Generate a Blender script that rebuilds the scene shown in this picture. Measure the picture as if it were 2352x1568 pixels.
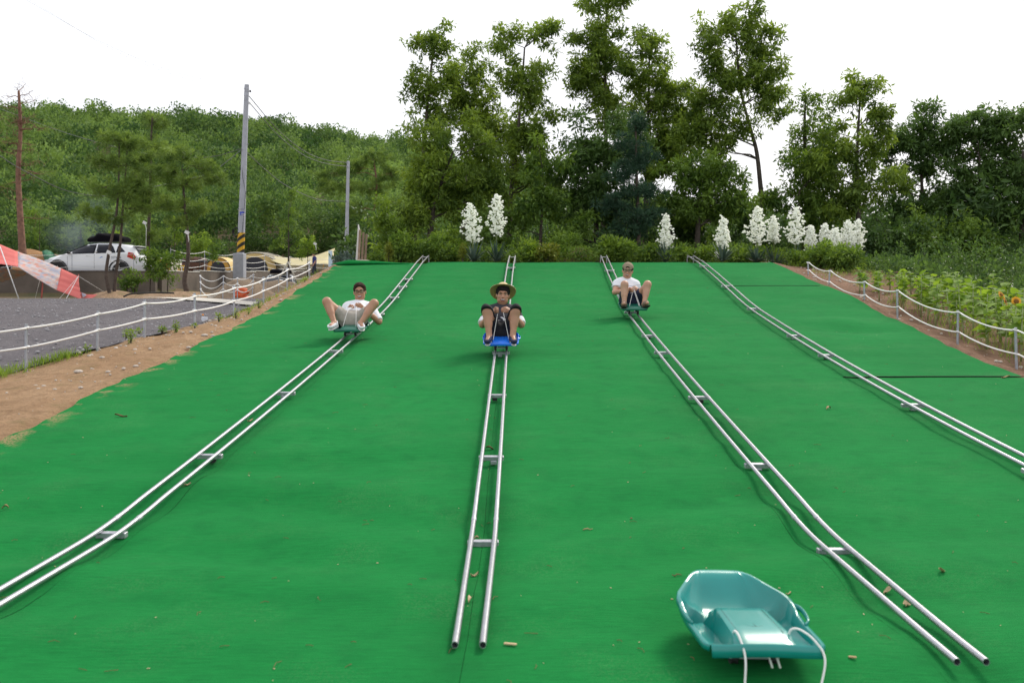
import bpy, math, random
import numpy as np
from mathutils import Vector, Matrix

for _o in list(bpy.data.objects):
    bpy.data.objects.remove(_o)
SC = bpy.context.scene
COL = SC.collection
R = math.radians

# ---------------------------------------------------------------- camera
CAM_H, FPX, CX, HY = 1.475, 2000.0, 1176.0, 657.0
cam_data = bpy.data.cameras.new('camera')
cam = bpy.data.objects.new('camera', cam_data)
COL.objects.link(cam)
cam.location = (0, 0, CAM_H)
cam.rotation_euler = (R(90), 0, 0)
cam_data.sensor_fit = 'HORIZONTAL'
cam_data.sensor_width = 36.0
cam_data.lens = 36.0 * FPX / 2352.0
cam_data.shift_y = -127.0 / 2352.0
cam_data.clip_start = 0.05
cam_data.clip_end = 3000.0
cam_data.dof.use_dof = True
cam_data.dof.focus_distance = 11.0
cam_data.dof.aperture_fstop = 3.2
SC.camera = cam

# ---------------------------------------------------------------- sky and sun
SUN_EL, SUN_AZ = R(42), R(34)          # azimuth from +Y (away from camera) towards +X (right)
world = bpy.data.worlds.new('World')
SC.world = world
world.use_nodes = True
wn, wl = world.node_tree.nodes, world.node_tree.links
wn.clear()
w_out = wn.new('ShaderNodeOutputWorld')
w_bg = wn.new('ShaderNodeBackground')
w_sky = wn.new('ShaderNodeTexSky')
w_sky.sky_type = 'NISHITA'
w_sky.sun_disc = False
w_sky.sun_elevation = SUN_EL
w_sky.sun_rotation = SUN_AZ
w_sky.air_density = 1.0
w_sky.dust_density = 5.0
w_scale = wn.new('ShaderNodeVectorMath'); w_scale.operation = 'SCALE'
w_scale.inputs['Scale'].default_value = 0.10
wl.new(w_sky.outputs['Color'], w_scale.inputs[0])
w_tc = wn.new('ShaderNodeTexCoord')
w_noise = wn.new('ShaderNodeTexNoise')
w_noise.inputs['Scale'].default_value = 1.6
w_noise.inputs['Detail'].default_value = 5.0
wl.new(w_tc.outputs['Generated'], w_noise.inputs['Vector'])
w_ramp = wn.new('ShaderNodeMapRange')
w_ramp.inputs['From Min'].default_value = 0.3
w_ramp.inputs['From Max'].default_value = 0.7
w_ramp.inputs['To Min'].default_value = 0.74
w_ramp.inputs['To Max'].default_value = 0.96
wl.new(w_noise.outputs['Fac'], w_ramp.inputs['Value'])
w_mix = wn.new('ShaderNodeMix'); w_mix.data_type = 'RGBA'
wl.new(w_ramp.outputs['Result'], w_mix.inputs['Factor'])
wl.new(w_scale.outputs[0], w_mix.inputs['A'])
w_mix.inputs['B'].default_value = (1.04, 1.05, 1.09, 1)
wl.new(w_mix.outputs['Result'], w_bg.inputs['Color'])
w_bg.inputs['Strength'].default_value = 1.0
wl.new(w_bg.outputs[0], w_out.inputs[0])

sun_data = bpy.data.lights.new('sun', 'SUN')
sun_data.energy = 2.4
sun_data.angle = R(15)
sun_data.color = (1.0, 0.94, 0.82)
sun = bpy.data.objects.new('sun', sun_data)
COL.objects.link(sun)
_sd = Vector((math.sin(SUN_AZ) * math.cos(SUN_EL), math.cos(SUN_AZ) * math.cos(SUN_EL), math.sin(SUN_EL)))
sun.rotation_euler = (-_sd).to_track_quat('-Z', 'Y').to_euler()
sun.location = (20, 20, 40)

SC.view_settings.view_transform = 'Standard'
SC.view_settings.look = 'None'
SC.view_settings.gamma = 1.0
SC.view_settings.exposure = 0.24
SC.view_settings.use_curve_mapping = False

# ---------------------------------------------------------------- helpers
rng = np.random.default_rng(7)
random.seed(7)

def at(px, py, d):
    """world point seen at (px, py) of a 2352 x 1568 picture, d metres away"""
    return Vector(((px - CX) / FPX * d, d, CAM_H + (HY - py) / FPX * d))

def _hash(ix, iy, iz, seed):
    h = (ix * 374761393 + iy * 668265263 + iz * 2147483647 * 3 + seed * 1274126177) & 0xFFFFFFFF
    h = ((h ^ (h >> 13)) * 1274126177) & 0xFFFFFFFF
    h = ((h ^ (h >> 16)) * 2246822519) & 0xFFFFFFFF
    return ((h ^ (h >> 15)) & 0xFFFFFF) / float(0xFFFFFF)

def vnoise(x, y, z=0.0, seed=0):
    x, y, z = np.broadcast_arrays(np.asarray(x, float), np.asarray(y, float), np.asarray(z, float))
    fx, fy, fz = np.floor(x), np.floor(y), np.floor(z)
    ix, iy, iz = fx.astype(np.int64), fy.astype(np.int64), fz.astype(np.int64)
    u, v, w = x - fx, y - fy, z - fz
    u, v, w = u * u * (3 - 2 * u), v * v * (3 - 2 * v), w * w * (3 - 2 * w)
    def L(a, b, t): return a + (b - a) * t
    c = [_hash(ix + i, iy + j, iz + k, seed) for k in (0, 1) for j in (0, 1) for i in (0, 1)]
    return L(L(L(c[0], c[1], u), L(c[2], c[3], u), v), L(L(c[4], c[5], u), L(c[6], c[7], u), v), w) * 2 - 1

def fbm(x, y, z=0.0, seed=0, octaves=4):
    s, a, f = 0, 1.0, 1.0
    for o in range(octaves):
        s = s + a * vnoise(np.asarray(x) * f, np.asarray(y) * f, np.asarray(z) * f, seed + o)
        a *= 0.5; f *= 2.03
    return s / 1.9

def sstep(a, b, x):
    t = np.clip((np.asarray(x, float) - a) / (b - a), 0, 1)
    return t * t * (3 - 2 * t)

# ---- materials
MATS = {}
def mat(name, color, rough=0.7, metal=0.0, var=0.0, vscale=6.0, bump=0.0, bscale=60.0, color2=None,
        sheen=0.0, spec=0.5, coat=0.0, trans=0.0, detail=5.0, sss=0.0, bdist=0.01):
    if name in MATS: return MATS[name]
    m = bpy.data.materials.new(name); m.use_nodes = True
    n, l = m.node_tree.nodes, m.node_tree.links
    b = n['Principled BSDF']
    b.inputs['Base Color'].default_value = (*color, 1)
    b.inputs['Roughness'].default_value = rough
    b.inputs['Metallic'].default_value = metal
    b.inputs['Specular IOR Level'].default_value = spec
    b.inputs['Sheen Weight'].default_value = sheen
    b.inputs['Coat Weight'].default_value = coat
    if sss:
        b.inputs['Subsurface Weight'].default_value = sss
        b.inputs['Subsurface Radius'].default_value = (0.02, 0.008, 0.004)
    tc = None
    if var or bump or color2:
        tc = n.new('ShaderNodeTexCoord')
    if var or color2:
        nz = n.new('ShaderNodeTexNoise'); nz.inputs['Scale'].default_value = vscale; nz.inputs['Detail'].default_value = detail
        l.new(tc.outputs['Object'], nz.inputs['Vector'])
        mr = n.new('ShaderNodeMapRange'); mr.inputs['From Min'].default_value = 0.3; mr.inputs['From Max'].default_value = 0.7
        l.new(nz.outputs['Fac'], mr.inputs['Value'])
        mx = n.new('ShaderNodeMix'); mx.data_type = 'RGBA'
        c2 = color2 if color2 else tuple(min(1, c * (1 + var)) for c in color)
        c1 = color if color2 else tuple(c * (1 - var) for c in color)
        mx.inputs['A'].default_value = (*c1, 1); mx.inputs['B'].default_value = (*c2, 1)
        l.new(mr.outputs['Result'], mx.inputs['Factor'])
        l.new(mx.outputs['Result'], b.inputs['Base Color'])
    if bump:
        nb = n.new('ShaderNodeTexNoise'); nb.inputs['Scale'].default_value = bscale; nb.inputs['Detail'].default_value = 4
        l.new(tc.outputs['Object'], nb.inputs['Vector'])
        bp = n.new('ShaderNodeBump'); bp.inputs['Strength'].default_value = bump; bp.inputs['Distance'].default_value = bdist
        l.new(nb.outputs['Fac'], bp.inputs['Height'])
        l.new(bp.outputs['Normal'], b.inputs['Normal'])
    MATS[name] = m
    return m

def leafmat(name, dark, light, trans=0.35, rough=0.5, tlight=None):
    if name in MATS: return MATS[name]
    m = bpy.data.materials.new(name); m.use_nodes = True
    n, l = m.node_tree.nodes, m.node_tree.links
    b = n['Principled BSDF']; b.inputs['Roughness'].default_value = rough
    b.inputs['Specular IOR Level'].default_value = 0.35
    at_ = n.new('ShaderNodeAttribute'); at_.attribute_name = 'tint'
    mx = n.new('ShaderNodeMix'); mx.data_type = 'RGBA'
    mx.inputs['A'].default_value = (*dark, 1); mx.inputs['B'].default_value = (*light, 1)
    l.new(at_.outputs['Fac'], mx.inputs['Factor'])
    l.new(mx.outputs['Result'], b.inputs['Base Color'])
    tr = n.new('ShaderNodeBsdfTranslucent')
    hs = n.new('ShaderNodeHueSaturation'); hs.inputs['Hue'].default_value = 0.485; hs.inputs['Saturation'].default_value = 1.1; hs.inputs['Value'].default_value = 1.5
    l.new(mx.outputs['Result'], hs.inputs['Color']); l.new(hs.outputs['Color'], tr.inputs['Color'])
    ms = n.new('ShaderNodeMixShader'); ms.inputs['Fac'].default_value = trans
    l.new(b.outputs[0], ms.inputs[1]); l.new(tr.outputs[0], ms.inputs[2])
    out = n['Material Output']; l.new(ms.outputs[0], out.inputs['Surface'])
    MATS[name] = m
    return m

# ---- objects
def tag(o, label=None, cat=None, group=None, kind=None):
    if label: o['label'] = label
    if cat: o['category'] = cat
    if group: o['group'] = group
    if kind: o['kind'] = kind
    return o

def thing(name, label, cat, loc=(0, 0, 0), rot=(0, 0, 0), group=None):
    o = bpy.data.objects.new(name, None)
    COL.objects.link(o)
    o.empty_display_size = 0.2
    o.location = loc; o.rotation_euler = rot
    return tag(o, label, cat, group)

def new_obj(name, me, m=None, parent=None, loc=None):
    o = bpy.data.objects.new(name, me)
    COL.objects.link(o)
    if m is not None and len(me.materials) == 0: me.materials.append(m)
    if parent is not None: o.parent = parent
    if loc is not None: o.location = loc
    return o

def mesh_np(name, V, F, smooth=True, tint=None):
    """V (n,3) array, F (m,k) array with constant k"""
    V = np.ascontiguousarray(V, dtype=np.float32); F = np.ascontiguousarray(F, dtype=np.int32)
    me = bpy.data.meshes.new(name)
    k = F.shape[1]
    me.vertices.add(len(V)); me.vertices.foreach_set('co', V.ravel())
    me.loops.add(F.size); me.loops.foreach_set('vertex_index', F.ravel())
    me.polygons.add(len(F))
    me.polygons.foreach_set('loop_start', np.arange(0, F.size, k, dtype=np.int32))
    me.update(calc_edges=True)
    me.polygons.foreach_set('use_smooth', np.full(len(F), smooth, dtype=bool))
    if tint is not None:
        a = me.attributes.new('tint', 'FLOAT', 'POINT'); a.data.foreach_set('value', np.ascontiguousarray(tint, dtype=np.float32))
    me.validate()
    return me

def grid_mesh(name, X, Y, Z, smooth=True):
    ny, nx = X.shape
    V = np.stack([X.ravel(), Y.ravel(), Z.ravel()], 1)
    i = np.arange(ny * nx).reshape(ny, nx)
    F = np.stack([i[:-1, :-1].ravel(), i[:-1, 1:].ravel(), i[1:, 1:].ravel(), i[1:, :-1].ravel()], 1)
    return mesh_np(name, V, F, smooth)

def frames(pts):
    """stable frames along a path"""
    pts = [Vector(p) for p in pts]
    T = []
    for i in range(len(pts)):
        a = pts[max(i - 1, 0)]; b = pts[min(i + 1, len(pts) - 1)]
        d = b - a
        T.append(d.normalized() if d.length > 1e-9 else Vector((0, 0, 1)))
    n = T[0].orthogonal().normalized()
    if abs(T[0].z) < 0.95:
        n = (Vector((0, 0, 1)) - T[0] * T[0].z).normalized()
    out = []
    for t in T:
        n = (n - t * n.dot(t))
        n = n.normalized() if n.length > 1e-6 else t.orthogonal().normalized()
        out.append((t, n, t.cross(n)))
    return pts, out

class MB:
    """collects shapes that become one mesh"""
    def __init__(self): self.v = []; self.f = []
    def _add(self, vs, fs):
        o = len(self.v); self.v += [tuple(p) for p in vs]; self.f += [tuple(i + o for i in q) for q in fs]
        return self
    def box(self, c, s, rot=None, taper=1.0):
        c = Vector(c); h = Vector(s) / 2
        vs = []
        for z in (-1, 1):
            k = taper if z > 0 else 1.0
            for x, y in ((-1, -1), (1, -1), (1, 1), (-1, 1)):
                p = Vector((x * h.x * k, y * h.y * k, z * h.z))
                if rot is not None: p = rot @ p
                vs.append(c + p)
        return self._add(vs, [(3, 2, 1, 0), (4, 5, 6, 7), (0, 1, 5, 4), (1, 2, 6, 5), (2, 3, 7, 6), (3, 0, 4, 7)])
    def bbox(self, c, s, b=0.01, rot=None):
        """box with chamfered vertical and horizontal edges"""
        c = Vector(c); hx, hy, hz = s[0] / 2, s[1] / 2, s[2] / 2
        b = min(b, hx * .9, hy * .9, hz * .9)
        rings = []
        for z, k in ((-hz, b), (-hz + b, 0), (hz - b, 0), (hz, b)):
            x, y = hx - k, hy - k
            rings.append([(-x + b, -y), (x - b, -y), (x, -y + b), (x, y - b), (x - b, y), (-x + b, y), (-x, y - b), (-x, -y + b)])
        vs = []
        for r_, z in zip(rings, (-hz, -hz + b, hz - b, hz)):
            for q in r_:
                p = Vector((q[0], q[1], z))
                if rot is not None: p = rot @ p
                vs.append(c + p)
        fs = [tuple(range(7, -1, -1)), tuple(range(24, 32))]
        for k in range(3):
            for i in range(8):
                j = (i + 1) % 8
                fs.append((k * 8 + i, k * 8 + j, (k + 1) * 8 + j, (k + 1) * 8 + i))
        return self._add(vs, fs)
    def tube(self, pts, r, n=8, caps=True, flat=None):
        pts, fr = frames(pts)
        rs = r if isinstance(r, (list, tuple, np.ndarray)) else [r] * len(pts)
        vs = []
        for p, (t, a, b), q in zip(pts, fr, rs):
            for i in range(n):
                th = 2 * math.pi * i / n
                ka, kb = (q, q) if flat is None else (q * flat[0], q * flat[1])
                vs.append(p + a * math.sin(th) * ka + b * math.cos(th) * kb)
        fs = []
        for k in range(len(pts) - 1):
            for i in range(n):
                j = (i + 1) % n
                fs.append((k * n + i, (k + 1) * n + i, (k + 1) * n + j, k * n + j))
        if caps:
            fs.append(tuple(range(n))); fs.append(tuple(range(len(vs) - 1, len(vs) - n - 1, -1)))
        return self._add(vs, fs)
    def pipe(self, pts, r, ri, n=12):
        """hollow pipe open at the first end"""
        pts, fr = frames(pts)
        def ring(p, fa, q): return [p + fa[1] * math.sin(2 * math.pi * i / n) * q + fa[2] * math.cos(2 * math.pi * i / n) * q for i in range(n)]
        vs = []; deep = pts[0] + (pts[1] - pts[0]).normalized() * (r * 5)
        vs += ring(deep, fr[0], ri); vs += ring(pts[0], fr[0], ri)
        for p, fa in zip(pts, fr): vs += ring(p, fa, r)
        fs = [tuple(range(n))]
        for k in range(len(pts) + 1):
            for i in range(n):
                j = (i + 1) % n
                fs.append((k * n + i, (k + 1) * n + i, (k + 1) * n + j, k * n + j))
        L_ = len(vs)
        fs.append(tuple(range(L_ - 1, L_ - n - 1, -1)))
        return self._add(vs, fs)
    def lathe(self, prof, c=(0, 0, 0), n=16, axis='Z', rot=None, a0=0.0):
        c = Vector(c); vs = []
        for (r_, z) in prof:
            for i in range(n):
                th = a0 + 2 * math.pi * i / n
                p = Vector((r_ * math.cos(th), r_ * math.sin(th), z))
                if axis == 'X': p = Vector((z, p.x, p.y))
                if axis == 'Y': p = Vector((p.y, z, p.x))
                if rot is not None: p = rot @ p
                vs.append(c + p)
        fs = []
        for k in range(len(prof) - 1):
            for i in range(n):
                j = (i + 1) % n
                fs.append((k * n + i, k * n + j, (k + 1) * n + j, (k + 1) * n + i))
        fs.append(tuple(range(n - 1, -1, -1))); fs.append(tuple(range((len(prof) - 1) * n, len(prof) * n)))
        return self._add(vs, fs)
    def ell(self, c, r, n=10, m=7, rot=None):
        prof = [(math.sin(math.pi * k / m), -math.cos(math.pi * k / m)) for k in range(m + 1)]
        prof[0] = (0.02, -1); prof[-1] = (0.02, 1)
        c = Vector(c); vs = []
        for (q, z) in prof:
            for i in range(n):
                th = 2 * math.pi * i / n
                p = Vector((q * math.cos(th) * r[0], q * math.sin(th) * r[1], z * r[2]))
                if rot is not None: p = rot @ p
                vs.append(c + p)
        fs = []
        for k in range(m):
            for i in range(n):
                j = (i + 1) % n
                fs.append((k * n + i, k * n + j, (k + 1) * n + j, (k + 1) * n + i))
        return self._add(vs, fs)
    def prism(self, poly, origin, u, v, w):
        """poly of (a,b) in axes u,v extruded by vector w"""
        o, u, v, w = Vector(origin), Vector(u), Vector(v), Vector(w)
        A = [o + u * a + v * b for a, b in poly]; n = len(A)
        vs = A + [p + w for p in A]
        fs = [tuple(range(n - 1, -1, -1)), tuple(range(n, 2 * n))]
        for i in range(n):
            j = (i + 1) % n
            fs.append((i, j, n + j, n + i))
        return self._add(vs, fs)
    def sheet(self, rows):
        """rows of points -> quad sheet"""
        n = len(rows[0]); vs = [p for r_ in rows for p in r_]
        fs = []
        for k in range(len(rows) - 1):
            for i in range(n - 1):
                fs.append((k * n + i, k * n + i + 1, (k + 1) * n + i + 1, (k + 1) * n + i))
        return self._add(vs, fs)
    def mesh(self, name, smooth=False, off=None):
        me = bpy.data.meshes.new(name)
        v = self.v if off is None else [(p[0] - off[0], p[1] - off[1], p[2] - off[2]) for p in self.v]
        me.from_pydata(v, [], self.f); me.validate(); me.update()
        if smooth:
            me.polygons.foreach_set('use_smooth', np.ones(len(me.polygons), dtype=bool))
            if smooth == 'auto':
                me.set_sharp_from_angle(angle=R(38))
        return me
    def build(self, name, m, parent=None, smooth=False, off=None, loc=None):
        return new_obj(name, self.mesh(name, smooth, off), m, parent, loc)

def text_mesh(txt, size, depth=0.002):
    cu = bpy.data.curves.new('text', 'FONT'); cu.body = txt; cu.size = size; cu.extrude = depth
    cu.align_x = 'CENTER'; cu.align_y = 'CENTER'
    o = bpy.data.objects.new('text_tmp', cu); COL.objects.link(o)
    dg = bpy.context.evaluated_depsgraph_get(); dg.update()
    me = bpy.data.meshes.new_from_object(o.evaluated_get(dg))
    bpy.data.objects.remove(o); bpy.data.curves.remove(cu)
    me.materials.clear()
    return me

def curve_pts(ctrl, n=12):
    """Catmull-Rom through ctrl"""
    P = [Vector(p) for p in ctrl]
    P = [P[0] * 2 - P[1]] + P + [P[-1] * 2 - P[-2]]
    out = []
    for i in range(1, len(P) - 2):
        for k in range(n):
            t = k / n
            a, b, c, d = P[i - 1], P[i], P[i + 1], P[i + 2]
            out.append(0.5 * ((2 * b) + (c - a) * t + (2 * a - 5 * b + 4 * c - d) * t * t + (3 * b - a - 3 * c + d) * t ** 3))
    out.append(P[-2])
    return out

def sag(a, b, s, n=12):
    a, b = Vector(a), Vector(b)
    return [a.lerp(b, i / n) - Vector((0, 0, s * 4 * (i / n) * (1 - i / n))) for i in range(n + 1)]
# ================================================================= terrain
_PY = np.arange(-60, 400, 0.05)
def _profile():
    z = np.interp(_PY, [-60, 5.15, 14.95, 21.3, 24.0, 26.5, 45, 400], [0, 0, 1.064, 2.09, 2.12, 2.05, 1.3, 1.3])
    k = np.ones(15); k /= k.sum()                    # rounds the bends over about 0.75 m
    zz = np.convolve(np.pad(z, 7, mode='edge'), k, 'valid')
    k2 = np.ones(41); k2 /= k2.sum()
    zs = np.convolve(np.pad(z, 20, mode='edge'), k2, 'valid')
    w = sstep(9, 12, _PY)
    return zz * (1 - w) + zs * w
_PZ = _profile()
def zc(y): return np.interp(y, _PY, _PZ)

FENCE_L = [(60, 853, 10.6), (223, 805, 11.5), (332, 778, 12.3), (448, 755, 13.7), (537, 727, 15.5), (605, 700, 17.2), (660, 668, 18.9), (711, 640, 20.6)]
_fl = [at(*p) for p in FENCE_L]
_fy = [-60, 6.0] + [p.y for p in _fl] + [24, 30, 60]
_fx = [-6.2, -6.2] + [p.x for p in _fl] + [-4.9, -5.6, -8]
_fz = [0.0, 0.12] + [p.z for p in _fl] + [1.75, 1.65, 1.75]
def xf(y): return np.interp(y, _fy, _fx)
def zf(y): return np.interp(y, _fy, _fz)
def zr(y): return np.interp(y, [-60, 5, 8, 10.6, 13.7, 20, 26, 31, 36, 45, 60, 70], [0, .02, .16, .38, .72, .95, 1.085, 1.06, 1.05, 1.2, 2.05, 2.5])
def xr(y): return np.interp(y, [-60, 6, 9, 10.5, 14, 16, 18, 21, 24], [5.6, 5.6, 5.6, 5.65, 6.1, 6.35, 6.3, 6.35, 6.3])

RIDGE_X = [-260, -180, -135, -112, -84, -62, -48, -27, -8, 12, 40, 140, 260]
RIDGE_Z = [32, 37, 40.5, 39.5, 38, 36.5, 33.5, 31, 24, 17, 14, 14, 14]
def hill(x, y):
    """hill height above 0 beyond the campsite"""
    dirx = np.asarray(x) * 230.0 / np.maximum(y, 40.0)
    rz = np.interp(dirx, RIDGE_X, RIDGE_Z)
    t = sstep(64, 235, y)
    t = 0.55 * t + 0.45 * np.clip((np.asarray(y) - 66) / 170.0, 0, 1)
    back = 1 - 0.25 * sstep(240, 420, y)
    return t * rz * back

# terrace of the campsite, upper left
def terrace_edge(x, y):
    """>0 inside the terrace"""
    a = np.asarray(y) - 36.6
    b = np.interp(y, [36.6, 62, 64, 70], [-15.0, -14.4, -9.0, 40.0]) - np.asarray(x)
    return np.minimum(a, b)
def zterr(y): return np.interp(y, [30, 36, 46, 62, 75], [1.82, 1.82, 2.05, 2.5, 3.2])

def T(x, y):
    x = np.asarray(x, float); y = np.asarray(y, float)
    c = zc(y)
    e = -4.15
    t = np.clip((e - x) / np.maximum(e - xf(y), 0.3), 0, 1)
    left = c + (zf(y) - c) * t ** 1.3
    road = zf(y) + (zr(y) - zf(y)) * sstep(0, 0.9, xf(y) - x)
    z = np.where(x >= e, c, np.where(x >= xf(y), left, road))
    dr = x - xr(y)
    right = c - 0.09 * sstep(0, 0.5, dr) - 0.05 * np.clip(dr, 0, 8)
    z = np.where(dr > 0, right, z)
    z = z - 0.45 * np.exp(-((x + 11.9) / 2.2) ** 2 - ((y - 45) / 2.5) ** 2)
    ti = sstep(-0.02, 0.05, terrace_edge(x, y))
    z = z * (1 - ti) + zterr(y) * ti
    far = sstep(60, 75, y)
    z = z * (1 - far) + (2.4 + 0 * x) * far
    return z + hill(x, y)

def Tz(x, y): return float(T(x, y))
def on(px, d, dz=0.0):
    x = (px - CX) / FPX * d
    return Vector((x, d, Tz(x, d) + dz))

def axis(parts):
    out = []
    for a, b, s in parts: out.append(np.arange(a, b, s))
    return np.concatenate(out + [[parts[-1][1]]])

# ---- the ground sheet
gx = axis([(-900, -240, 60), (-240, -60, 6), (-60, -16, 1.0), (-16, 12, 0.25), (12, 60, 1.0), (60, 240, 6), (240, 900, 60)])
gy = axis([(-200, -8, 12), (-8, 4, 0.6), (4, 30, 0.25), (30, 66, 0.6), (66, 250, 3), (250, 900, 50), (900, 1400, 100)])
GX, GY = np.meshgrid(gx, gy)
GZ = T(GX, GY) + 0.02 * fbm(GX * 1.3, GY * 1.3, seed=3)
near = sstep(0.35, 0.0, np.abs(np.clip(GX, -4.4, 6.0) - GX))
GZ -= np.where((GX > -7) & (GX < 8.0) & (GY < 24), 0.07, 0.0)
GZ -= np.where((GX < -4.5) & (GX > -30) & (GY < 36) & (GY > 5), 0.05, 0.0)
def ground_mat():
    m = mat('ground_soil', (0.16, 0.10, 0.055), 0.95, var=0.5, vscale=0.9, bump=0.8, bscale=14, color2=(0.075, 0.085, 0.03), bdist=0.06)
    return m
ground = new_obj('ground', grid_mesh('ground', GX, GY, GZ), ground_mat())
tag(ground, 'bare earth and thin grass under the forest and the campsite', 'ground', kind='structure')

# ---- detailed sheets laid on the ground
def strip_sheet(name, x0, x1, ys, nx, m, label, cat, lift=0.0, amp=0.02, freq=4.0, seed=0, edge=0.0):
    y = np.asarray(ys)
    u = np.linspace(0, 1, nx)
    X = x0(y)[:, None] * (1 - u) + x1(y)[:, None] * u
    Y = np.repeat(y[:, None], nx, 1)
    if edge:
        X = X + edge * fbm(Y * 1.7, u[None, :] * 0.6, seed=seed + 9) * (1 - np.abs(2 * u - 1) * 0.0)
    Z = T(X, Y) + lift + amp * fbm(X * freq, Y * freq, seed=seed, octaves=5)
    if name == 'dirt_verge': Z -= 0.06 * sstep(-4.33, -4.10, X)
    if name == 'dirt_bank': Z -= 0.06 * sstep(0.12, -0.08, X - xr(Y))
    o = new_obj(name, grid_mesh(name, X, Y, Z), m)
    return tag(o, label, cat, kind='structure')

def dirt_mat(name, c1, c2, peb=(0.45, 0.36, 0.27), grass=0.0, rot=(0,0,0)):
    if name in MATS: return MATS[name]
    m = bpy.data.materials.new(name); m.use_nodes = True
    n, l = m.node_tree.nodes, m.node_tree.links
    b = n['Principled BSDF']; b.inputs['Roughness'].default_value = 0.95; b.inputs['Specular IOR Level'].default_value = 0.2
    tc = n.new('ShaderNodeTexCoord')
    def noise(scale, det=6, rough=0.6):
        k = n.new('ShaderNodeTexNoise'); k.inputs['Scale'].default_value = scale; k.inputs['Detail'].default_value = det; k.inputs['Roughness'].default_value = rough
        l.new(tc.outputs['Object'], k.inputs['Vector']); return k.outputs['Fac']
    def rng_(v, a, b_, c=0, d=1):
        k = n.new('ShaderNodeMapRange'); k.inputs['From Min'].default_value = a; k.inputs['From Max'].default_value = b_
        k.inputs['To Min'].default_value = c; k.inputs['To Max'].default_value = d; l.new(v, k.inputs['Value']); return k.outputs['Result']
    def mixc(f, A, B):
        k = n.new('ShaderNodeMix'); k.data_type = 'RGBA'; l.new(f, k.inputs['Factor'])
        for s, v in (('A', A), ('B', B)):
            if isinstance(v, tuple): k.inputs[s].default_value = (*v, 1)
            else: l.new(v, k.inputs[s])
        return k.outputs['Result']
    col = mixc(rng_(noise(1.3), .35, .65), c1, c2)
    col = mixc(rng_(noise(7, 6), .42, .66, 0, .75), col, tuple(x * 0.70 for x in c2))
    col = mixc(rng_(noise(30, 3), .40, .72, 0, .6), col, tuple(x * 0.62 for x in c1))
    vo = n.new('ShaderNodeTexVoronoi'); vo.inputs['Scale'].default_value = 42; vo.inputs['Randomness'].default_value = 1
    l.new(tc.outputs['Object'], vo.inputs['Vector'])
    pm = rng_(vo.outputs['Distance'], .16, .10)
    pn = n.new('ShaderNodeMath'); pn.operation = 'MULTIPLY'; l.new(pm, pn.inputs[0])
    l.new(rng_(noise(9, 2), .5, .62), pn.inputs[1])
    col = mixc(pn.outputs[0], col, peb)
    if grass:
        col = mixc(rng_(noise(3.1, 5), .56, .70, 0, grass), col, (0.07, 0.12, 0.025))
    l.new(col, b.inputs['Base Color'])
    bp = n.new('ShaderNodeBump'); bp.inputs['Strength'].default_value = 1.0; bp.inputs['Distance'].default_value = 0.06
    ad = n.new('ShaderNodeMath'); ad.operation = 'ADD'; l.new(noise(16, 8, .7), ad.inputs[0]); l.new(pn.outputs[0], ad.inputs[1])
    l.new(ad.outputs[0], bp.inputs['Height']); l.new(bp.outputs['Normal'], b.inputs['Normal'])
    MATS[name] = m
    return m

ys = np.arange(4.0, 25.0, 0.06)
strip_sheet('dirt_verge', lambda y: xf(y) - 0.35, lambda y: 0 * y - 3.95, ys, 44,
            dirt_mat('dirt_left', (0.46, 0.30, 0.175), (0.37, 0.225, 0.122), grass=0.25),
            'sandy brown dirt verge between the rope fence and the green carpet', 'dirt', lift=0.0, amp=0.045, freq=2.6, seed=11)
strip_sheet('dirt_bank', lambda y: xr(y) - 0.25, lambda y: xr(y) + 6.0, ys, 70,
            dirt_mat('dirt_right', (0.30, 0.175, 0.115), (0.23, 0.13, 0.083), peb=(0.4, 0.33, 0.27), grass=0.2),
            'reddish brown soil bank under the sunflowers', 'dirt', lift=0.0, amp=0.04, freq=2.4, seed=21)

def gravel_mat():
    m = dirt_mat('gravel_grey', (0.19, 0.175, 0.185), (0.145, 0.133, 0.145), peb=(0.42, 0.40, 0.40))
    return m
ys2 = np.arange(5.0, 27.0, 0.1)
strip_sheet('gravel_road', lambda y: 0 * y - 26.0, lambda y: xf(y) - 0.12, ys2, 190, gravel_mat(),
            'dark grey crushed gravel road behind the rope fence', 'road', lift=0.012, amp=0.03, freq=1.6, seed=31, edge=0.06)
# pale concrete path
px_ = np.linspace(-11.6, -5.4, 60); py_ = np.linspace(0, 1, 10)
PX, PV = np.meshgrid(px_, py_)
PY_ = np.interp(PX, [-11.6, -9.4, -5.4], [27.4, 25.4, 20.6]) + (PV - 0.5) * np.interp(PX, [-11.6, -9.4, -5.4], [0.5, 1.5, 1.3])
path = new_obj('concrete_path', grid_mesh('concrete_path', PX, PY_, T(PX, PY_) + 0.05), mat('concrete_pale', (0.50, 0.47, 0.42), 0.9, var=0.12, vscale=3, bump=0.3, bscale=30))
tag(path, 'pale concrete path crossing the gravel', 'path', kind='structure')

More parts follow.
